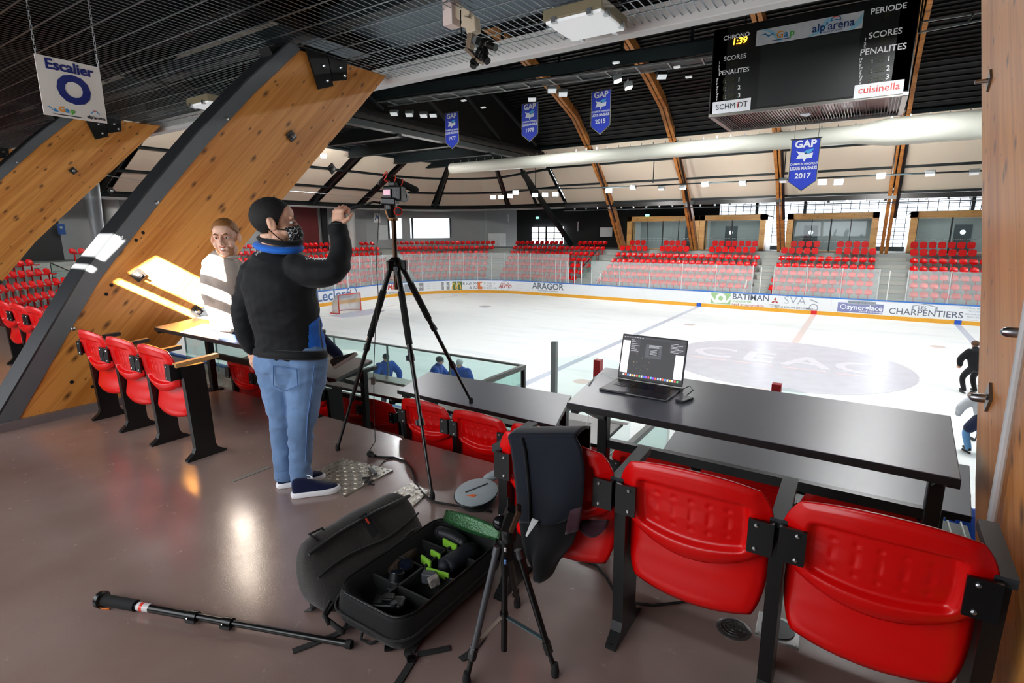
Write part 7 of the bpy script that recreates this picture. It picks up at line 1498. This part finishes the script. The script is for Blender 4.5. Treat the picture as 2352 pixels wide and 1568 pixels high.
MB().tube([at_z(832, 1452, .04), at_z(830, 1468, .012), at_z(850, 1478, .008), at_z(868, 1470, .02)], .006, 6).build('loop', STRP, bag, smooth=3); MB().tube([Vector((x0 - .01, y0 + .1, .12)), Vector((x0 - .01 + .0, y0 - .035, .05)), Vector((x0 + .12, y0 - .045, .04))], .012, 6).build('side_strap', BAGD, bag, smooth=3)
# grey lens pouch by the seats
lp = thing('lens_pouch', 'round grey zip pouch with orange logo lying open on the floor by the seats', 'pouch', (.62, -21.45, 0)); cpt = Vector((.62, -21.46, .075)); mrot = Euler((.18, -.12, .5)).to_matrix()
GPO = cloth('pouch_grey', '#9aa3a6', .8, var=.08, vs=20, bump=.2, bs=80)
MB().lathe([(.115, -.02), (.13, -.008), (.132, .008), (.118, .018), (.04, .024)], cpt, mrot @ Vector((0, 0, 1)), 28).build('lid', GPO, lp, smooth=.9); MB().lathe([(.10, 0), (.12, .03), (.12, .065)], Vector((.62, -21.46, 0)), (0, 0, 1), 24).build('base', BAGB, lp, smooth=.9)
MB().tube([cpt + mrot @ Vector((.133 * math.cos(a), .133 * math.sin(a), 0)) for a in [2 * math.pi * k / 28 for k in range(28)]], .006, 6, closed=True).build('zip', BLACK, lp, smooth=3); MB().bar(cpt + mrot @ Vector((-.06, -.02, .0245)), cpt + mrot @ Vector((.07, .05, .0245)), .012, .003).build('slot', BLACK, lp); MB().prism([cpt + mrot @ Vector(v) for v in ((-.05, -.05, .022), (.0, -.07, .022), (.012, -.052, .022), (-.01, -.045, .022))], (0, 0, .003)).build('orange_logo', mat('logo_orange', '#d8602a', .6), lp)
blk = thing('camera_case', 'black flat camera case and strap on the floor under the jacket chair', 'case', (.95, -21.5, 0)); MB().box((.93, -21.47, .06), (.22, .14, .10), (.1, .1, .3)).build('case', BAGB, blk, bevel=.02); MB().tube([(1.02, -21.6, .02), (.85, -21.66, .02), (.62, -21.66, .015)], .012, 6).build('strap', STRP, blk, smooth=3)
gsl = MB(); limb(gsl, [at_z(1120, 1098, .10), at_z(1150, 1085, .12), at_z(1185, 1080, .10)], [.028, .032, .03], 10); tag(gsl.build('cloth_roll', GPO, smooth=3), 'rolled pale grey cloth beside the round pouch', 'cloth')
# ------------------------------------------------------------------ navy jacket over the chair back
jt = thing('jacket', 'navy jacket draped over the back of a red tip-up chair', 'jacket', (1.49, -22.15, .25)); JN = cloth('jacket_navy', '#0a101d', .8, bump=.35, bs=6); JNB = cloth('jacket_black', '#07080c', .85, bump=.3, bs=9); MAR = cloth('lining_maroon', '#33121f', .7)
Ledge = [(1168, 1003), (1176, 1030), (1183, 1080), (1190, 1130), (1193, 1172), (1196, 1195)]; Redge = [(1322, 1003), (1336, 1030), (1343, 1080), (1340, 1130), (1333, 1172), (1322, 1185)]
def lp_(E_, v): k = v * (len(E_) - 1); i = min(int(k), len(E_) - 2); f = k - i; return E_[i][0] + (E_[i + 1][0] - E_[i][0]) * f, E_[i][1] + (E_[i + 1][1] - E_[i][1]) * f
def jf(u, v):
    l, r = lp_(Ledge, v), lp_(Redge, v); x_, y_ = l[0] + (r[0] - l[0]) * u, l[1] + (r[1] - l[1]) * u + 6 * v * math.sin(math.pi * u)
    w = at_y(x_, y_, -22.175); return w + Vector((0, -.012 * math.sin(u * 9 + v * 2) * v - .03 * math.sin(math.pi * u) * v, 0))
jb = MB(); jb.grid(jf, 22, 18); jb.build('jacket_back', JN, jt, solid=.012, smooth=3)
jtop = MB(); jtop.grid(lambda u, v: jf(u, 0) * (1 - v) + Vector((0, .115 * v, .012 * math.sin(math.pi * v))) + jf(u, 0) * v, 22, 6); jtop.build('jacket_fold', JN, jt, solid=.012, smooth=3)
jfr = MB(); jfr.grid(lambda u, v: jf(u, 0) + Vector((0, .115 + .01 * math.sin(u * 8), -.32 * v)), 16, 8); jfr.build('jacket_front', JNB, jt, solid=.012, smooth=3)
MB().tube([jf(.22, v / 10) + Vector((0, -.012, 0)) for v in range(11)], .006, 6).build('seam', JNB, jt, smooth=3)
L2 = [(1192, 1170), (1198, 1215), (1204, 1250), (1212, 1280), (1222, 1305), (1230, 1318)]; R2 = [(1330, 1170), (1322, 1205), (1312, 1240), (1275, 1285), (1262, 1312), (1252, 1322)]
def jl(u, v): l, r = lp_(L2, v), lp_(R2, v); w = at_y(l[0] + (r[0] - l[0]) * u, l[1] + (r[1] - l[1]) * u, -22.15); return w + Vector((0, .02 * math.sin(u * 7) - .02 * math.sin(math.pi * u), 0))
jl_ = MB(); jl_.grid(jl, 14, 12); jl_.build('hanging_sleeves', JNB, jt, solid=.035, smooth=3)
ml = MB(); ml.grid(lambda u, v: at_y(1308 + 30 * u - 10 * v, 1172 + 55 * v - 8 * u, -22.19), 4, 4); ml.build('maroon_lining', MAR, jt, solid=.006, smooth=3); pk = MB(); pk.grid(lambda u, v: at_y(1335 + 62 * u - 4 * v, 1196 + 36 * v * (1 - (2 * u - 1) ** 2 * .6), -22.10), 8, 5); pk.build('inner_pocket', MAR, jt, solid=.02, smooth=3)
wt = [at_y(1222, 1190, -22.215), at_y(1236, 1196, -22.215), at_y(1210, 1233, -22.215), at_y(1207, 1230, -22.215)]; MB().prism(wt, (0, .004, 0)).build('white_tag', WHITE, jt)
tag(MB().tube([at_z(x_, y_, .006) for x_, y_ in ((1330, 1285), (1370, 1298), (1392, 1325), (1412, 1362), (1440, 1382), (1500, 1390), (1560, 1383), (1590, 1375))], .006, 8).build('floor_cable', RUB, smooth=3), 'black cable curving on the floor under the red chairs', 'cable')
# ------------------------------------------------------------------ laptop and hub
lt = thing('laptop', 'open dark grey laptop on the desk showing editing software', 'laptop', tuple(at_z(1470, 890, .75))); LGR = mat('laptop_grey', '#3b3b3e', .38, .7, var=.03); KEY = mat('key_black', '#0a0a0c', .5)
nl, nr, frr, fll = at_z(1367, 903, .765), at_z(1527, 930, .765), at_z(1563, 882, .765), at_z(1410, 857, .765)
bx = ((nr - nl) + (frr - fll)).normalized(); by = Vector((-bx.y, bx.x, 0)); o0 = (nl + nr + frr + fll) / 4 + bx * .012 + by * .01; LW, LD = .385, .26; Ml = Matrix((bx, by, Vector((0, 0, 1)))).transposed()
LP = lambda x_, y_, z_: o0 + bx * (x_ * LW / 2) + by * (y_ * LD / 2) + Vector((0, 0, z_))
MB().box(LP(0, 0, -.007), (LW, LD, .014), Ml).build('base', LGR, lt, bevel=.005, seg=3)
MB().box(LP(0, .33, .0006), (LW * .80, LD * .46, .001), Ml).build('key_bed', KEY, lt); kb = MB().box((0, 0, 0), (LW * .047, LD * .062, .0014)).mesh('key'); kb.materials.append(mat('key_top', '#101013', .45))
for r in range(6):
    for c in range(14):
        o = bpy.data.objects.new('key', kb); link(o, lt); w = LP(-.75 + c * .1155, .62 - r * .145 if r else .70, .0017); o.matrix_local = parent_matrix(lt).inverted() @ Matrix.Translation(w) @ Ml.to_4x4()
MB().box(LP(.0, -.52, .0006), (LW * .40, LD * .34, .0008), Ml).build('trackpad', mat('trackpad', '#434347', .3, .5), lt); MB().box(LP(0, -.995, -.004), (.06, .004, .006), Ml).build('thumb_notch', mat('notch_light', '#8a8886', .3, .8), lt)
hg = LP(0, .97, .004); su = (Vector((0, 0, 1)) * math.cos(.24) + by * math.sin(.24)); SH = .262
Ms = Matrix((bx, -su.cross(bx), su)).transposed(); SP = lambda x_, z_, o_=0: hg + bx * (x_ * LW / 2) + su * (z_ * SH) - Ms.col[1] * o_ * (1 if Ms.col[1].dot(Fh) > 0 else -1)
scr = MB().box(SP(0, .5), (LW, .006, SH), Ms).build('screen_lid', KEY, lt, bevel=.003)
def sq_(name, xa, xb, za, zb, m, o_=.0036): MB().prism([SP(xa, za, o_), SP(xb, za, o_), SP(xb, zb, o_), SP(xa, zb, o_)], (SP(0, 0, 1) - SP(0, 0, 0)).normalized() * .0006).build(name, m, scr)
def em(n, c, s): return mat(n, c, .4, emit=c, estr=s, var=0)
sq_('display', -.96, .96, .06, .965, em('scr_dark', '#17151a', .5)); sq_('menu_bar', -.96, .96, .92, .965, em('scr_menu', '#2a2830', .6), .0044); sq_('side_panel', -.95, -.72, .14, .86, em('scr_white', '#e8e4ea', .9), .0044); sq_('side_panel', .70, .95, .14, .66, em('scr_white', '#e8e4ea', .9), .0044); sq_('tool_panel', .50, .95, .68, .90, em('scr_panel', '#2c2a30', .6), .0044); sq_('tool_panel', -.70, -.40, .60, .90, em('scr_panel', '#2c2a30', .6), .0044)
sq_('dialog_box', -.22, .28, .52, .82, em('scr_dialog', '#3f3f46', .7), .0048); sq_('dialog_field', -.10, .18, .58, .73, em('scr_field', '#0c0c10', .4), .0054)
for i in range(5): sq_('dialog_text', -.08, .14 - .04 * (i % 2), .70 - .024 * i, .706 - .024 * i, em('scr_text', '#c9c9cf', .8), .006)
for i in range(4): sq_('dialog_title', -.12, .24 - .06 * (i % 2), .80 - .016 * i, .805 - .016 * i, em('scr_text', '#c9c9cf', .8), .006)
for i in range(7): sq_('panel_text', .54, .74 + .2 * ((i * 37) % 10) / 10, .88 - .03 * i, .886 - .03 * i, em('scr_text', '#c9c9cf', .8), .006); sq_('panel_text', -.68, -.60 + .2 * ((i * 53) % 10) / 10, .88 - .04 * i, .886 - .04 * i, em('scr_text', '#c9c9cf', .8), .006)
rnd = random.Random(5)
for i in range(26):
    x_, z_ = -.55 + .5 * rnd.random() ** 1.5, .18 + .42 * rnd.random(); s_ = .01 + .02 * rnd.random(); sq_('picture_spot', x_, x_ + s_, z_, z_ + s_ * 1.4, em('scr_spot%d' % (i % 3), ('#5a4434', '#3a2e28', '#6e5a48')[i % 3], .5), .0044)
cols = ['#d8dfe8', '#e05a3a', '#4a90d9', '#f0f0f0', '#e8b23a', '#e6e6e6', '#d64a3c', '#58b368', '#c9c9c9', '#3a5fd0', '#8a4fd0', '#cf3a5a', '#5fb8e0', '#7a2fd0', '#e05050', '#9fc4e8']
for i in range(24): sq_('dock_icon', -.84 + i * .072, -.84 + i * .072 + .05, .075, .12, em('dock%d' % (i % 16), cols[i % 16], .8), .0044)
for i in range(8): sq_('menu_text', -.93 + i * .08, -.93 + i * .08 + .05, .938, .946, em('scr_text', '#c9c9cf', .8), .006)
hub = thing('usb_hub', 'small dark usb hub beside the laptop', 'usb hub', tuple(at_z(1572, 918, .75))); hc_ = at_z(1572, 917, .758); MB().box(hc_, (.045, .105, .014), (0, 0, -.28)).build('case', mat('hub_grey', '#2c2c2f', .35, .6), hub, bevel=.004); MB().tube([hc_ + Vector((-.01, .05, .0)), at_z(1592, 896, .765), at_z(1584, 886, .768), LP(1.0, .72, -.004)], .0025, 6).build('lead', RUB, hub, smooth=3); MB().box(LP(1.03, .72, -.005), (.02, .01, .007), Ml).build('plug', TGR, hub)
wc = thing('white_cable', 'thin white cable running from the laptop over the desk edge', 'cable', tuple(at_z(1380, 860, .755))); dn = at_z(1352, 868, .756); MB().tube([LP(-1.0, .8, -.004), at_z(1385, 857, .756), at_z(1365, 866, .756), at_z(1352, 885, .756), Vector((1.195, -21.10, .70)), Vector((1.17, -21.12, .4)), Vector((1.1, -21.2, .05))], .0028, 6).build('wire', WHITE, wc, smooth=3)
